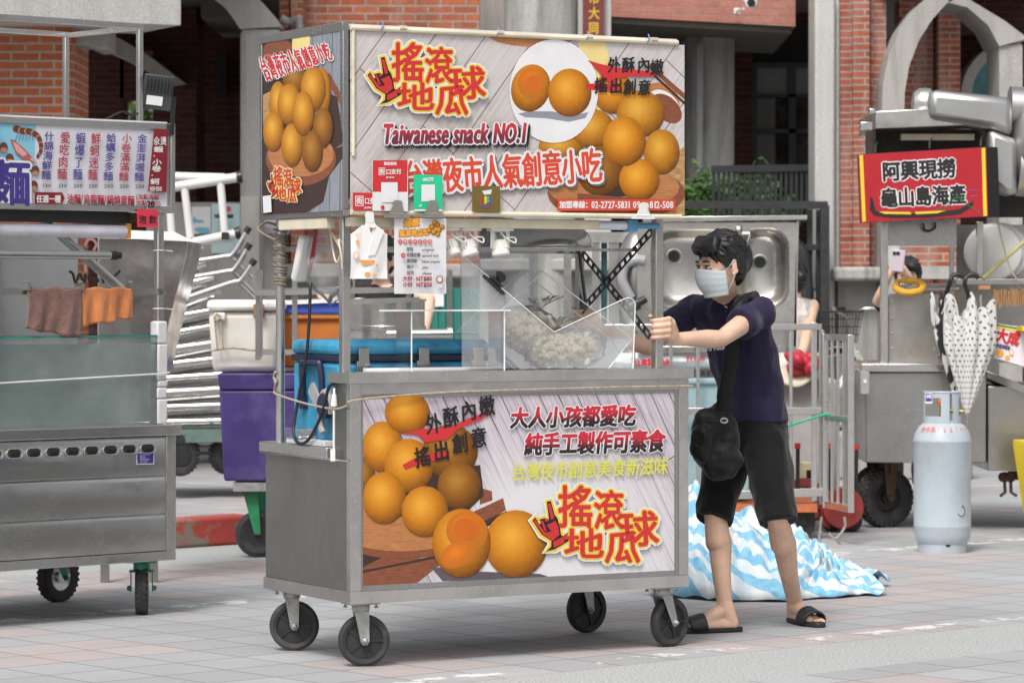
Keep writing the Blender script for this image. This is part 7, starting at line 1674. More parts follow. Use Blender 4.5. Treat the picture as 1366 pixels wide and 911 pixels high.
def person(t, j, top_m, bot_m, shoe_m, f, l, hf, hl, sleeve=.5, short=True, grip=None, hands=None, voxel=.0055, hair_kw={}, face=True, sleeveless=False, slim=1.0):
    """j: joints in world space. Body = one skin; clothes and hair = children"""
    b = Blob(); c = j['head']; u = head(b, c, hf, hl)
    b.cap(c - hf * .022 - u * .055, j['neck'] - f * .01, .053 * slim, .058 * slim); nb = Vector(j['neck'])
    for s in 'LR': b.cap(nb - UP * .03, j[s + 'S'] - UP * .01, .05 * slim, .052 * slim)
    rings = []
    for (cc, hw, hd) in j['torso']: rings.append((Vector(cc), l * hw * .9, f * hd * .88))
    b.loft(rings)
    for s in 'LR':
        S_, E_, W_ = j[s + 'S'], j[s + 'E'], j[s + 'W']
        b.cap(S_, lerp(S_, E_, .45), .050 * slim, .046 * slim); b.cap(lerp(S_, E_, .45), E_, .046 * slim, .037 * slim); b.cap(E_, lerp(E_, W_, .3), .038 * slim, .041 * slim); b.cap(lerp(E_, W_, .3), W_, .041 * slim, .026 * slim)
        if grip and s in grip: hand_grip(b, *grip[s][:2], *grip[s][2:])
        elif hands and s in hands: hand_open(b, W_, *hands[s])
        H_, K_, A_ = j[s + 'H'], j[s + 'K'], j[s + 'A']
        b.cap(H_, K_, .085 * slim, .052 * slim); b.cap(K_, lerp(K_, A_, .30), .050 * slim, .058 * slim); b.ell(K_ + f * .018, .040 * slim); cf = lerp(K_, A_, .3) - f * .012; b.cap(cf, lerp(K_, A_, .62), .055 * slim, .044 * slim); b.cap(lerp(K_, A_, .55), A_, .045 * slim, .035 * slim)
        hl_, to = j[s + 'heel'], j[s + 'toe']; d = (to - hl_).normalized(); sd = d.cross(UP)
        b.cap(A_, hl_ + UP * .036 + d * .022, .036, .030); b.cap(A_ + UP * -.015, lerp(hl_, to, .6) + UP * .035, .034, .026); b.cap(hl_ + UP * .033 + d * .03, lerp(hl_, to, .72) + UP * .027 + sd * .016, .028, .024); b.cap(hl_ + UP * .033 + d * .03, lerp(hl_, to, .70) + UP * .026 - sd * .018, .027, .022)
        out = -1 if s == 'L' else 1
        for i in range(5): x = (-.036 + .018 * i) * out * -1; ln = .235 - .012 * i if i else .240; q = hl_ + d * (ln - .04) + sd * x * .95 + UP * .024; b.cap(hl_ + d * .17 + sd * x * .8 + UP * .026, q, .011, (.0125 if i == 0 else .0095)); b.cap(q, q + d * .022 - UP * .004, (.0125 if i == 0 else .0095), (.011 if i == 0 else .008))
    b.skin('body', SKIN, t, voxel, 5)
    if face: face_parts(t, c, hf, hl, u)
    hair_short(t, c, hf, hl, u, **hair_kw)
    # top
    b = Blob(); b.loft([(Vector(cc), l * hw, f * hd) for cc, hw, hd in j['torso']])
    for s in 'LR':
        S_, E_ = j[s + 'S'], j[s + 'E']
        if sleeveless: b.cap(nb - UP * .035, lerp(nb, S_, .75) - UP * .01, .05, .045)
        else:
            b.cap(nb - UP * .036 - f * .006, S_ - UP * .010, .056, .067 * slim); e = lerp(S_, E_, sleeve); b.ell(S_, .066 * slim); b.tube([S_, lerp(S_, e, .5), e], [.066 * slim, .066 * slim, .069 * slim], 20)
    b.skin('shirt', top_m, t, .0065, 3, folds(.016, 3, (1, 1, .7)))
    # bottoms
    b = Blob(); tr = j['torso'][0]; hc = (j['LH'] + j['RH']) / 2
    b.loft([(Vector(tr[0]) + UP * .035, l * tr[1] * .93, f * tr[2] * .95), (Vector(tr[0]) - UP * .06, l * tr[1] * 1.02, f * tr[2] * 1.05), (hc - UP * .06, l * .165 * slim, f * .115 * slim), (hc - UP * .11, l * .12, f * .09)])
    for s in 'LR':
        H_, K_, A_ = j[s + 'H'], j[s + 'K'], j[s + 'A']
        b.ell(H_, .105 * slim)
        if short: e = lerp(H_, K_, 1.06); b.tube([H_, lerp(H_, K_, .5), lerp(H_, K_, .85), e], [.108 * slim, .100 * slim, .088 * slim, .086 * slim], 22)
        else: b.tube([H_, lerp(H_, K_, .5), K_, lerp(K_, A_, .5), lerp(K_, A_, .95)], [.105 * slim, .095 * slim, .075 * slim, .07 * slim, .068 * slim], 20)
    b.skin('shorts' if short else 'trousers', bot_m, t, .0065, 3, folds(.013, 7, (1, 1, .6)))
    # shoes
    for s in 'LR':
        hl_, to = j[s + 'heel'], j[s + 'toe']; d = (to - hl_).normalized(); sd = d.cross(UP); b = B(); ol = []
        for i in range(28):
            a = 2 * PI * i / 28; x = math.cos(a); y = math.sin(a); w = .041 + .009 * x; ol.append(hl_ + d * (.122 + .148 * x) + sd * w * (abs(y) ** .75) * (1 if y > 0 else -1) + UP * .001)
        b.prism(ol, (0, 0, .021)); so = b.build('sandal', shoe_m, t, world=True, bevel=.005, smooth=50)
        b = B()
        def f_(i, k): a = PI * i; y = .135 + .072 * k + .012 * math.sin(a); return hl_ + d * y + sd * math.cos(a) * (.050 + .002 * k) + UP * (.014 + (.066 - .018 * k) * math.sin(a) ** .7)
        b.grid(f_, 20, 8); b.build('strap', shoe_m, so, world=True, smooth=60, solid=.007)
# ---- the man pushing the cart
fb, lb = Vector((-.66, -.75, 0)).normalized(), Vector((.75, -.66, 0)).normalized()
hf = Vector((-.86, -.50, -.13)).normalized(); hl = Vector((hf.y * -1, hf.x, 0)).normalized(); hl = hl if hl.dot(lb) > 0 else -hl
hc = P(961, 353, 13.12)
z_lo = lambda u, v, Y, z: Vector(((u - 683) * Y / F, Y, z))
Lh = z_lo(1055, 0, 13.70, .0); Lt = Lh + Vector((.10, -.225, 0)).normalized() * .25
Rh = z_lo(983, 0, 13.30, .0); Rt = Rh + Vector((-.245, -.05, 0)).normalized() * .25
pF, pB = CW2(CL - .087, .09, 1.268), CW2(CL - .085, .70, 1.30)
J = dict(head=hc, neck=P(964, 398, 13.24), LS=P(1013, 416, 13.18), RS=P(925, 413, 13.42), LE=P(962, 452, 12.96), RE=P(864, 463, 13.26), LW=P(899, 452, 12.79), RW=P(800, 440, 13.25),
    LH=P(1020, 585, 13.36), RH=P(976, 585, 13.50), LK=P(1037, 690, 13.24), RK=P(954, 686, 13.34), LA=P(1060, 802, 13.63), RA=P(967, 806, 13.30), Lheel=Lh, Ltoe=Lt, Rheel=Rh, Rtoe=Rt,
    torso=[(P(1003, 562, 13.42), .160, .122), (P(1000, 515, 13.40), .150, .114), (P(988, 465, 13.36), .163, .122), (P(978, 430, 13.33), .176, .120), (P(971, 408, 13.29), .155, .085), (P(966, 396, 13.26), .085, .062)])
man = thing('person', 'man in a navy shirt, black shorts and face mask pushing the snack cart', 'person', ((Lh + Rh) / 2 + Vector((0, -.1, 0))))
NAVYC = cloth_mat('navy_jersey', (.020, .016, .046)); BLKC = cloth_mat('black_jersey', (.0055, .0055, .006)); SAND = mat('black_sandal_rubber', (.018, .018, .019), .5, var=.2)
sdF = Vector((.93, .22, 0)).normalized(); person(man, J, NAVYC, BLKC, SAND, fb, lb, hf, hl, sleeve=.48, grip={'L': (pF, J['LW'], sdF, Vector((.22, -.97, 0)).normalized()), 'R': (pB, J['RW'], sdF, Vector((.22, -.97, 0)).normalized())}, voxel=.0042, slim=.94)
u_ = hl.cross(hf); u_ = u_ if u_.z > 0 else -u_
b = B()
def f_(i, k):
    a = R(-72 + 144 * i); h = -.022 - .100 * k; ca, sa = math.cos(a), math.sin(a)
    fr = .102 + .022 * math.sin(PI * min(1, k * 1.05 + .12)) ** .8 * ca ** 2 + (.010 * (1 - k) * math.exp(-(a / .3) ** 2)); sw = .083 - .020 * k * k
    return hc + hf * (fr * ca - .004 - .012 * k * k) + hl * sw * sa + u_ * (h + .018 * (1 - k) * ca ** 3 * (1 if abs(a) < 1 else .5) - .006 * k * ca)
b.grid(f_, 30, 20)
kk = N('mask_cloth'); sp = kk.n('SeparateXYZ'); kk.i(sp, 0, kk.co('UV')); wv = kk.math('SINE', kk.math('MULTIPLY', sp.outputs[1], 28.0))
mb = kk.bsdf(Base_Color=(.54, .61, .645), Roughness=.8); kk.i(mb, 'Normal', kk.bump(wv, .12, .003)); MSK = kk.done(mb)
mo = b.build('face_mask', MSK, man, world=True, smooth=180, solid=.002)
for s in (1, -1):
    ear = hc + hl * s * .086 - hf * .012
    for k_, eu in ((.02, .018), (.9, -.034)):
        b = B(); b.tube(spline([f_(.98 if s > 0 else .02, k_), lerp(f_(.98 if s > 0 else .02, k_), ear + u_ * eu, .5) + hl * s * .004, ear + u_ * eu]), .0016, 5); b.build('ear_loop', flat('pale_blue_elastic', (.42, .55, .62)), mo, world=True)
# crossbody bag with strap
BAG = cloth_mat('black_nylon', (.007, .007, .008), .5, 9, .9)
bg = thing('crossbody_bag', 'black nylon crossbody bag hanging at the hip of the man in the mask', 'bag', P(958, 640, 13.16))
b = Blob(); c = P(956, 592, 13.17); b.ell(c, (.098, .055, .135), 20, 14); b.ell(P(948, 572, 13.16), (.075, .05, .085)); b.ell(P(960, 612, 13.17), (.090, .055, .085)); b.ell(P(938, 590, 13.13), (.05, .035, .08)); b.cap(P(946, 560, 13.18), P(966, 532, 13.20), .04, .022)
b.skin('bag_body', BAG, bg, .006, 4, folds(.022, 5))
b = B()
def strap(pts, w):
    pts = spline(pts, 8)
    for i in range(len(pts) - 1):
        pass
    b.grid(lambda i, k: pts[min(int(i * (len(pts) - 1) + .5), len(pts) - 1)] + Vector((w * (k - .5), -.0, .25 * w * (k - .5))), len(pts) - 1, 2)
strap([P(964, 548, 13.14), P(968, 520, 13.13), P(975, 480, 13.10), P(978, 440, 13.10), P(985, 410, 13.10), P(991, 397, 13.13), P(997, 391, 13.19), P(1003, 395, 13.30), P(1008, 410, 13.42)], .062); b.build('strap', BAG, bg, world=True, smooth=60, solid=.004)
b = B(); b.tube([P(966 + 4.5 * math.cos(a), 561 + 3 * math.sin(a), 13.10) for a in [2 * PI * i / 16 for i in range(16)]], .004, 6, closed=True); b.build('buckle', GREYP, bg, world=True)
k = SignInk(P(958, 466, 13.165), (-.35, -1, 0)); k.text('TO YOUR D', 941, 468.5, 975, 465, 4.2, flat('pale_grey_print', (.5, .5, .55)), .3); k.build('shirt_print', man).data.transform(WM[man].inverted())
# ---- three people further back
def stand(name_lab, u, Y, hgt, f2, top, bot, LE, LW_, RE, RW, hands, slim=.88, bun=False, sleeveless=False, seed=2, hf2=None, hv=None):
    f = Vector((f2[0], f2[1], 0)).normalized(); l = Vector((-f.y, f.x, 0)); x = (u - 683) * Y / F; o = Vector((x, Y, 0)); s = hgt / 1.70
    pt = lambda a, c_, z: o + l * a + f * c_ + UP * z * s
    hff = (hf2 or f).normalized(); hll = Vector((-hff.y, hff.x, 0)).normalized()
    j = dict(head=pt(0, .03, 1.57), neck=pt(0, 0, 1.43), LS=pt(.165, 0, 1.385), RS=pt(-.165, 0, 1.385), LE=LE, RE=RE, LW=LW_, RW=RW, LH=pt(.085, 0, .86), RH=pt(-.085, 0, .86), LK=pt(.09, .02, .47), RK=pt(-.09, .02, .47), LA=pt(.09, 0, .09), RA=pt(-.09, 0, .09),
        Lheel=pt(.095, -.06, .0), Ltoe=pt(.11, .19, 0), Rheel=pt(-.095, -.06, 0), Rtoe=pt(-.11, .19, 0), torso=[(pt(0, 0, .93), .155, .11), (pt(0, 0, 1.06), .135, .10), (pt(0, .01, 1.22), .15, .112), (pt(0, 0, 1.32), .165, .105), (pt(0, 0, 1.40), .13, .07), (pt(0, 0, 1.435), .07, .055)])
    t = thing('person', name_lab, 'person', o); person(t, j, top, bot, SAND, f, l, hff, hll, sleeve=.45, short=False, hands=hands, voxel=.0075, hair_kw=dict(seed=seed, bun=bun), sleeveless=sleeveless, slim=slim); return t, j
BLK2 = cloth_mat('faded_black_cotton', (.018, .018, .02))
stand('person in black clothes with bent bare arms behind the hanging menu sheet', 508, 17.75, 1.74, (-.35, -.94), BLK2, BLK2, P(573, 400, 17.6), P(566, 446, 17.45), P(430, 392, 17.6), P(470, 418, 17.4), {'L': (Vector((0, -.3, -1)), Vector((-1, 0, 0))), 'R': (Vector((1, -.4, -.3)), Vector((0, 0, -1)))})
k_ = N('pale_print_cotton'); fz = k_.noise(k_.co(), 18, 3); PRT = k_.done(k_.bsdf(Base_Color=k_.ramp(fz, [(.42, (.70, .67, .62)), (.50, (.62, .50, .46)), (.58, (.72, .70, .66)), (.66, (.40, .42, .44))]), Roughness=.85))
stand('person in a pale sleeveless patterned top seen from behind near the bicycle', 1058, 21.0, 1.64, (-.55, .83), PRT, PRT, P(1028, 466, 20.9), P(1010, 480, 20.8), P(1072, 466, 20.75), P(1050, 498, 20.6), {'L': (Vector((-1, 0, 0)), Vector((0, 0, -1))), 'R': (Vector((-1, 0, -.3)), Vector((0, 0, -1)))}, bun=True, sleeveless=True, seed=5)
pw = P(1199, 358, 21.55)
ph, jj = stand('person in dark clothes taking a picture with a raised phone behind the seafood cart', 1211, 22.0, 1.66, (-.18, -.98), BLK2, BLK2, P(1226, 402, 21.75), P(1212, 368, 21.62), P(1170, 402, 21.75), P(1186, 370, 21.6), {'L': (Vector((-.55, -.1, .75)), Vector((-.8, .3, 0))), 'R': (Vector((.35, -.1, .9)), Vector((.8, .3, 0)))}, seed=9)
t = thing('mobile_phone', 'pale lilac mobile phone held up by the person behind the seafood cart', 'phone', P(1198, 356, 21.5))
b = B(); b.box(P(1198, 348, 21.5), (.085, .012, .15), Matrix.Rotation(.1, 3, 'Y')); b.build('phone_case', flat('pale_lilac_case', (.55, .48, .56)), t, world=True, bevel=.006); b = B()
for du in (-3, 2): b.lathe([(.012, 0), (.012, .004), (0, .004)], P(1196 + du, 338, 21.493), (0, -1, 0), 14)
b.build('camera_lens', BLK, t, world=True)
# ================================================================= brick arcade building behind the market
BRL = brick('orange_brick', (.52, .155, .065), (.40, .105, .045), (.40, .36, .31), dark=.15)
BRM = brick('weathered_orange_brick', (.50, .15, .07), (.33, .085, .045), (.38, .33, .28), dark=.55, soot=.35)
BRR = brick('narrow_red_brick', (.44, .115, .06), (.30, .07, .04), (.36, .32, .28), .23, .058, .009, dark=.35, soot=.5)
BRD = brick('shade_darkened_red_brick', (.095, .026, .018), (.06, .018, .013), (.07, .055, .047), .24, .066, dark=.5)  # interior brick, its colour darkened to stand in for the arcade's shade
TIL = brick('pink_mosaic_tile', (.50, .215, .165), (.43, .17, .13), (.36, .23, .19), .15, .065, .008, dark=.1)
CON = concrete('grey_washed_concrete'); CONL = concrete('light_washed_concrete', (.46, .455, .44), .4, 110, .25); CONW = concrete('streaked_concrete', (.38, .38, .36), .25, 90, .8, (.10, .105, .10)); COND = concrete('shade_darkened_concrete', (.12, .11, .095), .2, 60, .3)  # last one: concrete colour darkened to carry the shade inside and under slabs
DGF = mat('dark_green_frame', (.012, .03, .028), .5); DARKW = mat('dark_interior_glass', (.012, .014, .013), .15, var=.3)
bd = thing('brick_building', 'red brick arcade building with concrete arches and columns behind the market carts', 'building', (0, 27, 0))
def wb(m, name, u0, v0, u1, v1, Y, d, zb=None, par=None, bevel=.0):
    b = B(); p, q = P(u0, v0, Y), P(u1, v1, Y); b.bb(p.x, q.x, Y, Y + d, q.z if zb is None else zb, p.z); return b.build(name, m, par or bd, world=True, bevel=bevel)
# left pier and beam
b = B(); p = P(-80, 14, 24); q = P(88, 14, 24); b.prism([(p.x, 24, 0), (q.x, 24, 0), (q.x + .05, 24.08, 0), (q.x + .05, 24.9, 0), (p.x, 24.9, 0)], (0, 0, 3.56)); b.build('brick_pier', BRL, bd, world=True)
b = B(); a = R(28); c = P(241, 34, 23.9); dx = Vector((-math.cos(a), -math.sin(a), 0)) ; dy = Vector((-math.sin(a), math.cos(a), 0)) * 1.0
z0 = c.z; b.prism([c, c + dx * .82, c + dx * 2.2, c + dx * 2.2 + Vector((0, 0, .9)), c + Vector((0, 0, .9))], dy * .9); b.build('concrete_beam', CONL, bd, world=True)
b = B(); p, q = P(97, 28, 24.3), P(150, 64, 24.3); b.prism([P(96, 26, 24.2), P(144, 32, 24.2), P(144, 66, 24.2), P(128, 67, 24.2), P(112, 60, 24.2), P(96, 62, 24.2)], (0, .5, 0)); b.build('beam_bracket', CONW, bd, world=True, bevel=.02)
# arcade interior: floor slab above, rear walls, dark arch, gap to greenery
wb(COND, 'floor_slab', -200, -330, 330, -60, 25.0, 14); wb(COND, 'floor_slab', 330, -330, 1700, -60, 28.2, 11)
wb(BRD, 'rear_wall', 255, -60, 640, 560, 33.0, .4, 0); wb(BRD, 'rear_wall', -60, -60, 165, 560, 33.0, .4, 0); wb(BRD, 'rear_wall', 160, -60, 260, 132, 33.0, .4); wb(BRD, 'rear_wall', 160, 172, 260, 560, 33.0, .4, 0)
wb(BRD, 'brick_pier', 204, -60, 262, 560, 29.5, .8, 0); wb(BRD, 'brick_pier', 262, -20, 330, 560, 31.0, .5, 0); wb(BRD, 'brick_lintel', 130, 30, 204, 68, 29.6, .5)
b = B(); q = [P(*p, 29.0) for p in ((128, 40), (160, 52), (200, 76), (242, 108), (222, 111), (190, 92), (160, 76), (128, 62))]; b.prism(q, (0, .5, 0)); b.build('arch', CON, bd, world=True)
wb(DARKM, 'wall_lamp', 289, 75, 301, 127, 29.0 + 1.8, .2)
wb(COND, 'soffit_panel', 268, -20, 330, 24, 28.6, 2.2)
# window at the pier
w = wb(GREENP, 'window_frame', 97, 66, 107, 158, 25.4, .08); wb(DARKW, 'window_pane', 90, 70, 99, 156, 25.45, .04)
# notice wall
wb(CON, 'low_wall', 195, 270, 330, 400, 26.6, .3, .158); 
wb(CON, 'concrete_column', 321, 262, 346, 560, 25.9, .5, 0)
# main concrete column with arch springing
b = B(); q = [P(*p, 26.6) for p in ((320, 38), (346, 38), (352, 40), (374, 40), (374, 290), (320, 290))]; z0 = 0
q = [P(320, 38, 26.6), P(375, 38, 26.6)]; b.bb(q[0].x, q[1].x, 26.6, 27.5, 0, q[0].z); b.build('concrete_column', CONL, bd, world=True, bevel=.05)
b = B(); outer = [(375, 36), (366, 22), (352, 6), (330, -16), (300, -40), (250, -62)]; inner = [(320, 39), (310, 24), (298, 8), (280, -8), (256, -26), (230, -40)]
Y = 26.6
for i in range(len(outer) - 1):
    b.prism([P(*inner[i], Y), P(*outer[i], Y), P(*outer[i + 1], Y), P(*inner[i + 1], Y)], (0, .9, 0))
b.build('arch', CONL, bd, world=True, smooth=25)
b = B(); p, q = P(340, 304, 26.45), P(385, 312, 26.45); b.bb(p.x, q.x, 26.3, 26.6 - .003, q.z, p.z); b.tube([P(343, 310, 26.35), P(343, 500, 26.35)], .035, 10); b.build('drain_pipe', GREYP, bd, world=True)
# orange brick wall over and behind the cart, stepped pilasters, ledge, plinth
wb(BRM, 'brick_wall', 372, -40, 640, 352, 27.4, .4); wb(BRM, 'pilaster', 374, -40, 386, 352, 27.15, .245); wb(BRM, 'pilaster', 388, -40, 404, 352, 27.0, .395)
wb(CON, 'ledge', 355, 352, 640, 371, 26.75, .7, bevel=.02); wb(CONW, 'plinth', 362, 371, 640, 470, 27.2, .6, 0)
b = B(); b.tube(spline([P(375, 24, 26.95), P(386, 29, 26.95), P(398, 25, 26.9), P(400, 24, 26.9)], 4), .03, 8); b.tube([P(399, 24, 26.9), P(400, 46, 26.9)], .03, 8); b.build('cable_conduit', GREYP, bd, world=True)
# big round pillar, strip with plaque
b = B(); p = P(722, 0, 26.4); b.lathe([(.31, 0), (.31, 4.5)], (p.x, 26.6, 0), n=48); b.build('round_pillar', CONW, bd, world=True)
wb(CONL, 'concrete_column', 771, -40, 815, 400, 26.5, .5, 0)
wb(CON, 'concrete_column', 570, -60, 676, 292, 28.2, .4, 0); wb(BRD, 'rear_wall', 640, -60, 1130, 560, 34.0, .4, 0)
wb(CON, 'ledge', 640, 345, 880, 362, 26.3, .5, bevel=.02); wb(CONW, 'plinth', 640, 362, 880, 470, 26.6, .5, 0)
t = thing('name_plaque', 'narrow dark red plaque with gold characters fixed on the concrete strip above the sign', 'plaque', P(791, 48, 26.42))
b = B(); p, q = P(777.5, -60, 26.4), P(806, 120, 26.4); b.bb(p.x, q.x, 26.43, 26.497, q.z, p.z); b.build('panel', mat('oxblood_lacquer', (.15, .03, .03), .45), t, world=True)
k = SignInk(P(791, 20, 26.428), (0, -1, 0)); GOLD = flat('gold_lettering', (.58, .36, .03)); k.char('大', 785, 26, 15, 16, GOLD, bold=.5); k.char('同', 785, 46, 14, 16, GOLD, bold=.5); k.char('市', 785, 6, 15, 16, GOLD, bold=.5); k.build('plaque_writing', t).data.transform(WM[t].inverted())
# tiled balcony
b = B(); Yb = 27.4
p0, p1 = P(700, 16, Yb - .2), P(1061, 36, Yb + .45); bk = Vector((.0, 2.4, 0))
b.prism([p0, p1, p1 + bk, p0 + bk], (0, 0, 1.1)); b.build('tiled_balcony', TIL, bd, world=True)
b = B(); e = Vector((0, 0, -.004)); b.prism([p0 + e + Vector((.03, .05, 0)), p1 + e + Vector((-.03, .05, 0)), p1 + e + bk, p0 + e + bk], (0, 0, -.05)); b.build('balcony_soffit', COND, bd, world=True)
t = thing('security_camera', 'white bullet security camera mounted on the pink tiled balcony', 'camera', P(988, 14, 27.3))
b = B(); a = P(982, 16, 27.62); b.bar(a, P(992, 12, 27.2), .02); b.box(P(983, 15, 27.62), (.05, .03, .05)); b.build('bracket', WHITEM, t, world=True)
b = B(); b.tube([P(996, -2, 27.4), P(1002, 4, 27.0)], .05, 16); b.build('camera_body', WHITEM, t, world=True); b = B(); b.tube([P(1002, 4, 27.0), P(1002.4, 4.3, 26.98)], .035, 16); b.build('lens', BLACKP, t, world=True)
# recessed entrance, column, pipe, window
b = B(); p = P(958, 0, 28.6); b.bb(P(916, 0, 28.6).x, P(981, 0, 28.6).x, 28.6, 29.4, 0, 4.0); b.build('concrete_column', CONW, bd, world=True, bevel=.15)
b = B(); b.tube([P(933, 225, 28.45), P(933, 62, 28.45), P(935, 52, 28.5), P(943, 44, 28.7)], .035, 10); b.build('drain_pipe', GREYP, bd, world=True)
wb(BRD, 'brick_wall', 980, 20, 1004, 470, 31.0, .5, 0)
wf = wb(DGF, 'window_frame', 1000, 84, 1010, 300, 31.2, .1)
for u0, v0, u1, v1 in ((1010, 84, 1100, 90), (1052, 90, 1062, 300), (1010, 172, 1100, 178), (1010, 126, 1100, 130)): wb(DGF, 'window_frame', u0, v0, u1, v1, 31.2, .1)
wb(mat('dim_frosted_pane', (.16, .17, .155), .4), 'window_pane', 1010, 90, 1100, 126, 31.26, .03); wb(mat('dim_grey_pane', (.09, .095, .085), .4), 'window_pane', 1010, 131, 1034, 300, 31.26, .03); wb(DARKW, 'window_pane', 1035, 131, 1100, 300, 31.26, .03)
wb(mat('dark_lintel', (.02, .019, .018), .7), 'lintel', 930, 30, 1100, 84, 31.5, .4)
b = B(); b.bb(P(1010, 0, 24.6).x, P(1290, 0, 24.6).x, 24.3, 26.98, 0, .345); b.build('entrance_step', CON, bd, world=True, bevel=.02)
# black railings
t = thing('black_railing', 'black metal picket railing in front of the recessed entrance', 'railing', P(1020, 300, 27.4)); t.location.z = 0; WM[t] = Matrix.Translation(t.location)
b = B(); b.bar(P(949, 226, 27.6), P(1092, 224, 27.6), .06); b.bar(P(949, 292, 27.6), P(1092, 292, 27.6), .05)
for i in range(21): b.bar(P(952 + i * 6.9, 226, 27.6), P(952 + i * 6.9, 292, 27.6), .026)
b.build('picket_panel', mat('black_railing_paint', (.014, .016, .018), .5), t, world=True)
b = B(); b.bar(P(880, 273, 26.6), P(1104, 274, 26.6), .065); b.build('rail', DARKM, t, world=True)
for u in (983, 1100, 900): b = B(); p = P(u, 274, 26.6); b.bar((p.x, 26.6, 0), (p.x, 26.6, p.z), .075); b.build('post', DARKM, t, world=True)
b = B(); b.bar(P(1052, 330, 26.7), P(1095, 330, 26.7), .05); b.tube(spline([P(1048, 320, 26.6), P(1062, 330, 26.6), P(1070, 345, 26.6), P(1074, 390, 26.6), P(1074, 480, 26.6)], 5), .07, 10)
for u in (1060, 1080, 1092): b.bar(P(u, 280, 26.75), P(u, 470, 26.75), .045)
b.build('lower_bars', DARKM, t, world=True)
wb(mat('teal_panel', (.01, .13, .125), .5), 'teal_panel', 1050, 385, 1102, 480, 26.9, .05, 0)
wb(PAPER, 'notice', 1086, 388, 1096, 399, 26.85, .02)
# right column, stepped pilaster, ledge, plinth
b = B(); p, q = P(1087, 0, 27), P(1114, 0, 27); b.bb(p.x, q.x, 27.0, 27.6, 0, 4.0); b.bb(q.x + .002, P(1123, 0, 27).x, 27.12, 27.6, 0, 4.0); b.build('concrete_column', CONL, bd, world=True, bevel=.03)
wb(BRR, 'pilaster', 1121, -40, 1137, 356, 27.1, .5); wb(BRR, 'pilaster', 1138, -40, 1160, 356, 27.0, .6); wb(BRR, 'pilaster', 1161, -40, 1182, 356, 27.15, .45)
wb(CONW, 'ledge', 1112, 356, 1186, 375, 26.75, .8, bevel=.03); wb(CONW, 'plinth', 1118, 375, 1182, 600, 27.0, .7, 0)
b = B(); Y = 26.7; outer = [(1176, 160), (1178, 112), (1186, 72), (1200, 40), (1220, 12), (1244, -8), (1262, -20)]; inner = [(1206, 160), (1207, 122), (1213, 88), (1226, 54), (1244, 26), (1262, 6), (1272, 0)]
for i in range(len(outer) - 1): b.prism([P(*outer[i], Y), P(*inner[i], Y), P(*inner[i + 1], Y), P(*outer[i + 1], Y)], (0, .8, 0))
o2 = [(1262, -20), (1300, 4), (1340, 28), (1372, 52)]; i2 = [(1266, 4), (1290, 10), (1318, 34), (1333, 62)]
for i in range(3): b.prism([P(*i2[i], Y), P(*i2[i + 1], Y), P(*o2[i + 1], Y), P(*o2[i], Y)], (0, .8, 0))
b.build('arch', CON, bd, world=True, smooth=30)
wb(CON, 'concrete_column', 1176, 160, 1206, 470, 26.7, .8, 0); wb(CON, 'concrete_column', 1333, 60, 1364, 470, 26.73, .7, 0)
wb(BRM, 'brick_wall', 1176, -60, 1250, -9, 27.0, .4); wb(BRR, 'brick_wall', 1200, 0, 1245, 560, 29.6, .4, 0); wb(BRR, 'pilaster', 1252, -10, 1281, 560, 29.4, .6, 0); wb(BRD, 'rear_wall', 1240, -30, 1420, 48, 30.2, .4); wb(BRR, 'brick_wall', 1180, 320, 1300, 355, 25.4, .3); wb(CONW, 'ledge', 1190, 355, 1300, 372, 25.2, .5)
wb(CONL, 'concrete_column', 1184, 320, 1200, 355, 25.3, .1)
b = B(); Y = 29.9
for i in range(10):
    a0, a1 = R(180 - i * 9), R(180 - (i + 1) * 9)
    e = lambda a, k: P(1362 + 80 * k * math.cos(a), 128 - 76 * k * math.sin(a), Y)
    b.prism([e(a0, 1), e(a1, 1), e(a1, .82), e(a0, .82)], (0, .5, 0))
b.build('arch', CON, bd, world=True)
b = B(); b.prism([P(1362 + 66 * math.cos(R(180 - i * 9)), 128 - 63 * math.sin(R(180 - i * 9)), 30.1) for i in range(11)] + [P(1362, 130, 30.1)], (0, .05, 0)); b.build('window_pane', mat('teal_tinted_glass', (.03, .16, .18), .15, var=.35, vs=3, bump=.1, bs=4), bd, world=True); wb(BRD, 'rear_wall', 1275, 40, 1420, 560, 30.4, .2, 0)
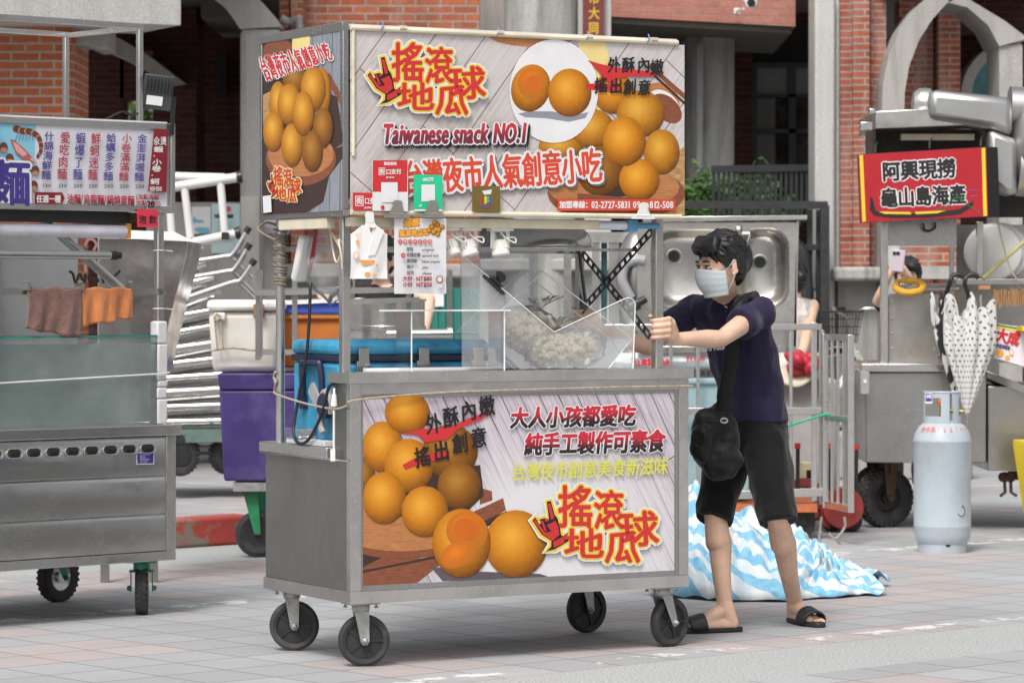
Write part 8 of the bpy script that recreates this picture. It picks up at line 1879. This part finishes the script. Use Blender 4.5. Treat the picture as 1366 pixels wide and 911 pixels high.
# far wall behind (closes the arcade) and shrubs
LEAF = mat('leaf_green', (.055, .135, .03), .6, var=.5, vs=30); LEAFL = mat('bright_leaf_green', (.16, .26, .05), .6, var=.5, vs=20)  # second leaf colour is a brighter, yellower green for the garden bush
def shrub(name, label, c, r, n, m, ls, seed, cat='shrub'):
    r_ = random.Random(seed); t = thing(name, label, cat, (c[0], c[1], 0)); b = B()
    for _ in range(n):
        d = Vector((r_.gauss(0, 1), r_.gauss(0, 1), r_.gauss(0, 1))).normalized() * (r_.random() ** .45); k = 1 + .35 * noise.noise(d * 2.5 + Vector((seed, 0, 0)))
        p = Vector(c) + Vector((d.x * r[0], d.y * r[1], d.z * r[2])) * k; a = Vector((r_.gauss(0, 1), r_.gauss(0, 1), r_.gauss(0, .6))).normalized(); s = a.orthogonal().normalized(); q = a.cross(s); l = ls * r_.uniform(.6, 1.4)
        b.add([p, p + a * l * .5 + s * l * .28, p + a * l, p + a * l * .5 - s * l * .28], [(0, 1, 2, 3)])
    b.build('foliage', m, t, world=True, smooth=0, norm=False)
    b = B()
    for i in range(5): x = r_.uniform(-.5, .5) * r[0]; b.tube([(c[0] + x * .4, c[1], 0), (c[0] + x, c[1], c[2])], [.02, .008], 6)
    b.build('stem', mat('shrub_stem', (.08, .055, .035), .8), t, world=True)
p = P(934, 270, 27.9); shrub('leafy_shrub', 'dark leafy shrub beside the concrete column behind the sign', (p.x, p.y, 2.0), (.34, .3, .5), 2200, LEAF, .07, 3); p = P(1003, 222, 28.4); shrub('leafy_shrub', 'small dark shrub showing above the black railing', (p.x, p.y, 2.1), (.42, .3, .45), 1100, LEAF, .07, 8)
p = P(188, 150, 40); t = shrub('garden_bush', 'bright green bush seen through the gap in the dark arcade', (p.x, p.y, 3.4), (1.6, 1.0, 2.0), 2600, LEAFL, .16, 5)
# notices on the low wall
for (u0, v0, u1, v1, col, lab, ps) in ((256, 276, 281, 312, PAPER, 'white notice with blue pictures on the low wall behind the trailer', 0), (282, 272, 320, 338, flat('pale_aqua_paper', (.46, .62, .64), .6), 'pale aqua notice with a red stamp on the low wall behind the trailer', 1)):
    t = thing('wall_notice', lab, 'notice', P((u0 + u1) / 2, v1, 26.55), 0, 'notices on the low wall'); b = B(); p, q = P(u0, v0, 26.57), P(u1, v1, 26.57); b.bb(p.x, q.x, 26.57, 26.59, q.z, p.z); b.build('sheet', col, t, world=True)
    k = SignInk(P(u0, v0, 26.566), (0, -1, 0)); AQ = flat('aqua_print', (.15, .42, .55))
    if ps == 0: k.poly([(257, 297), (258, 288), (262, 293), (271, 294), (272, 297)], AQ); k.poly([(259, 306), (264, 303), (279, 304), (279, 311), (266, 311)], AQ)
    else:
        k.disc(305, 279, 3.4, 4, flat('stamp_red', (.6, .06, .08))); k.text('市集公告', 286, 291, 299, 291, 5, BLK, .2); k.text('攤位須知', 302, 291, 311, 291, 5, BLK, .2)
        for i in range(6): k.text('一二三四五六七八'[i] + '注意環境清潔', 286, 298 + i * 5, 312, 298 + i * 5, 2.6, GREYP, 0)
    k.build('notice_print', t).data.transform(WM[t].inverted())
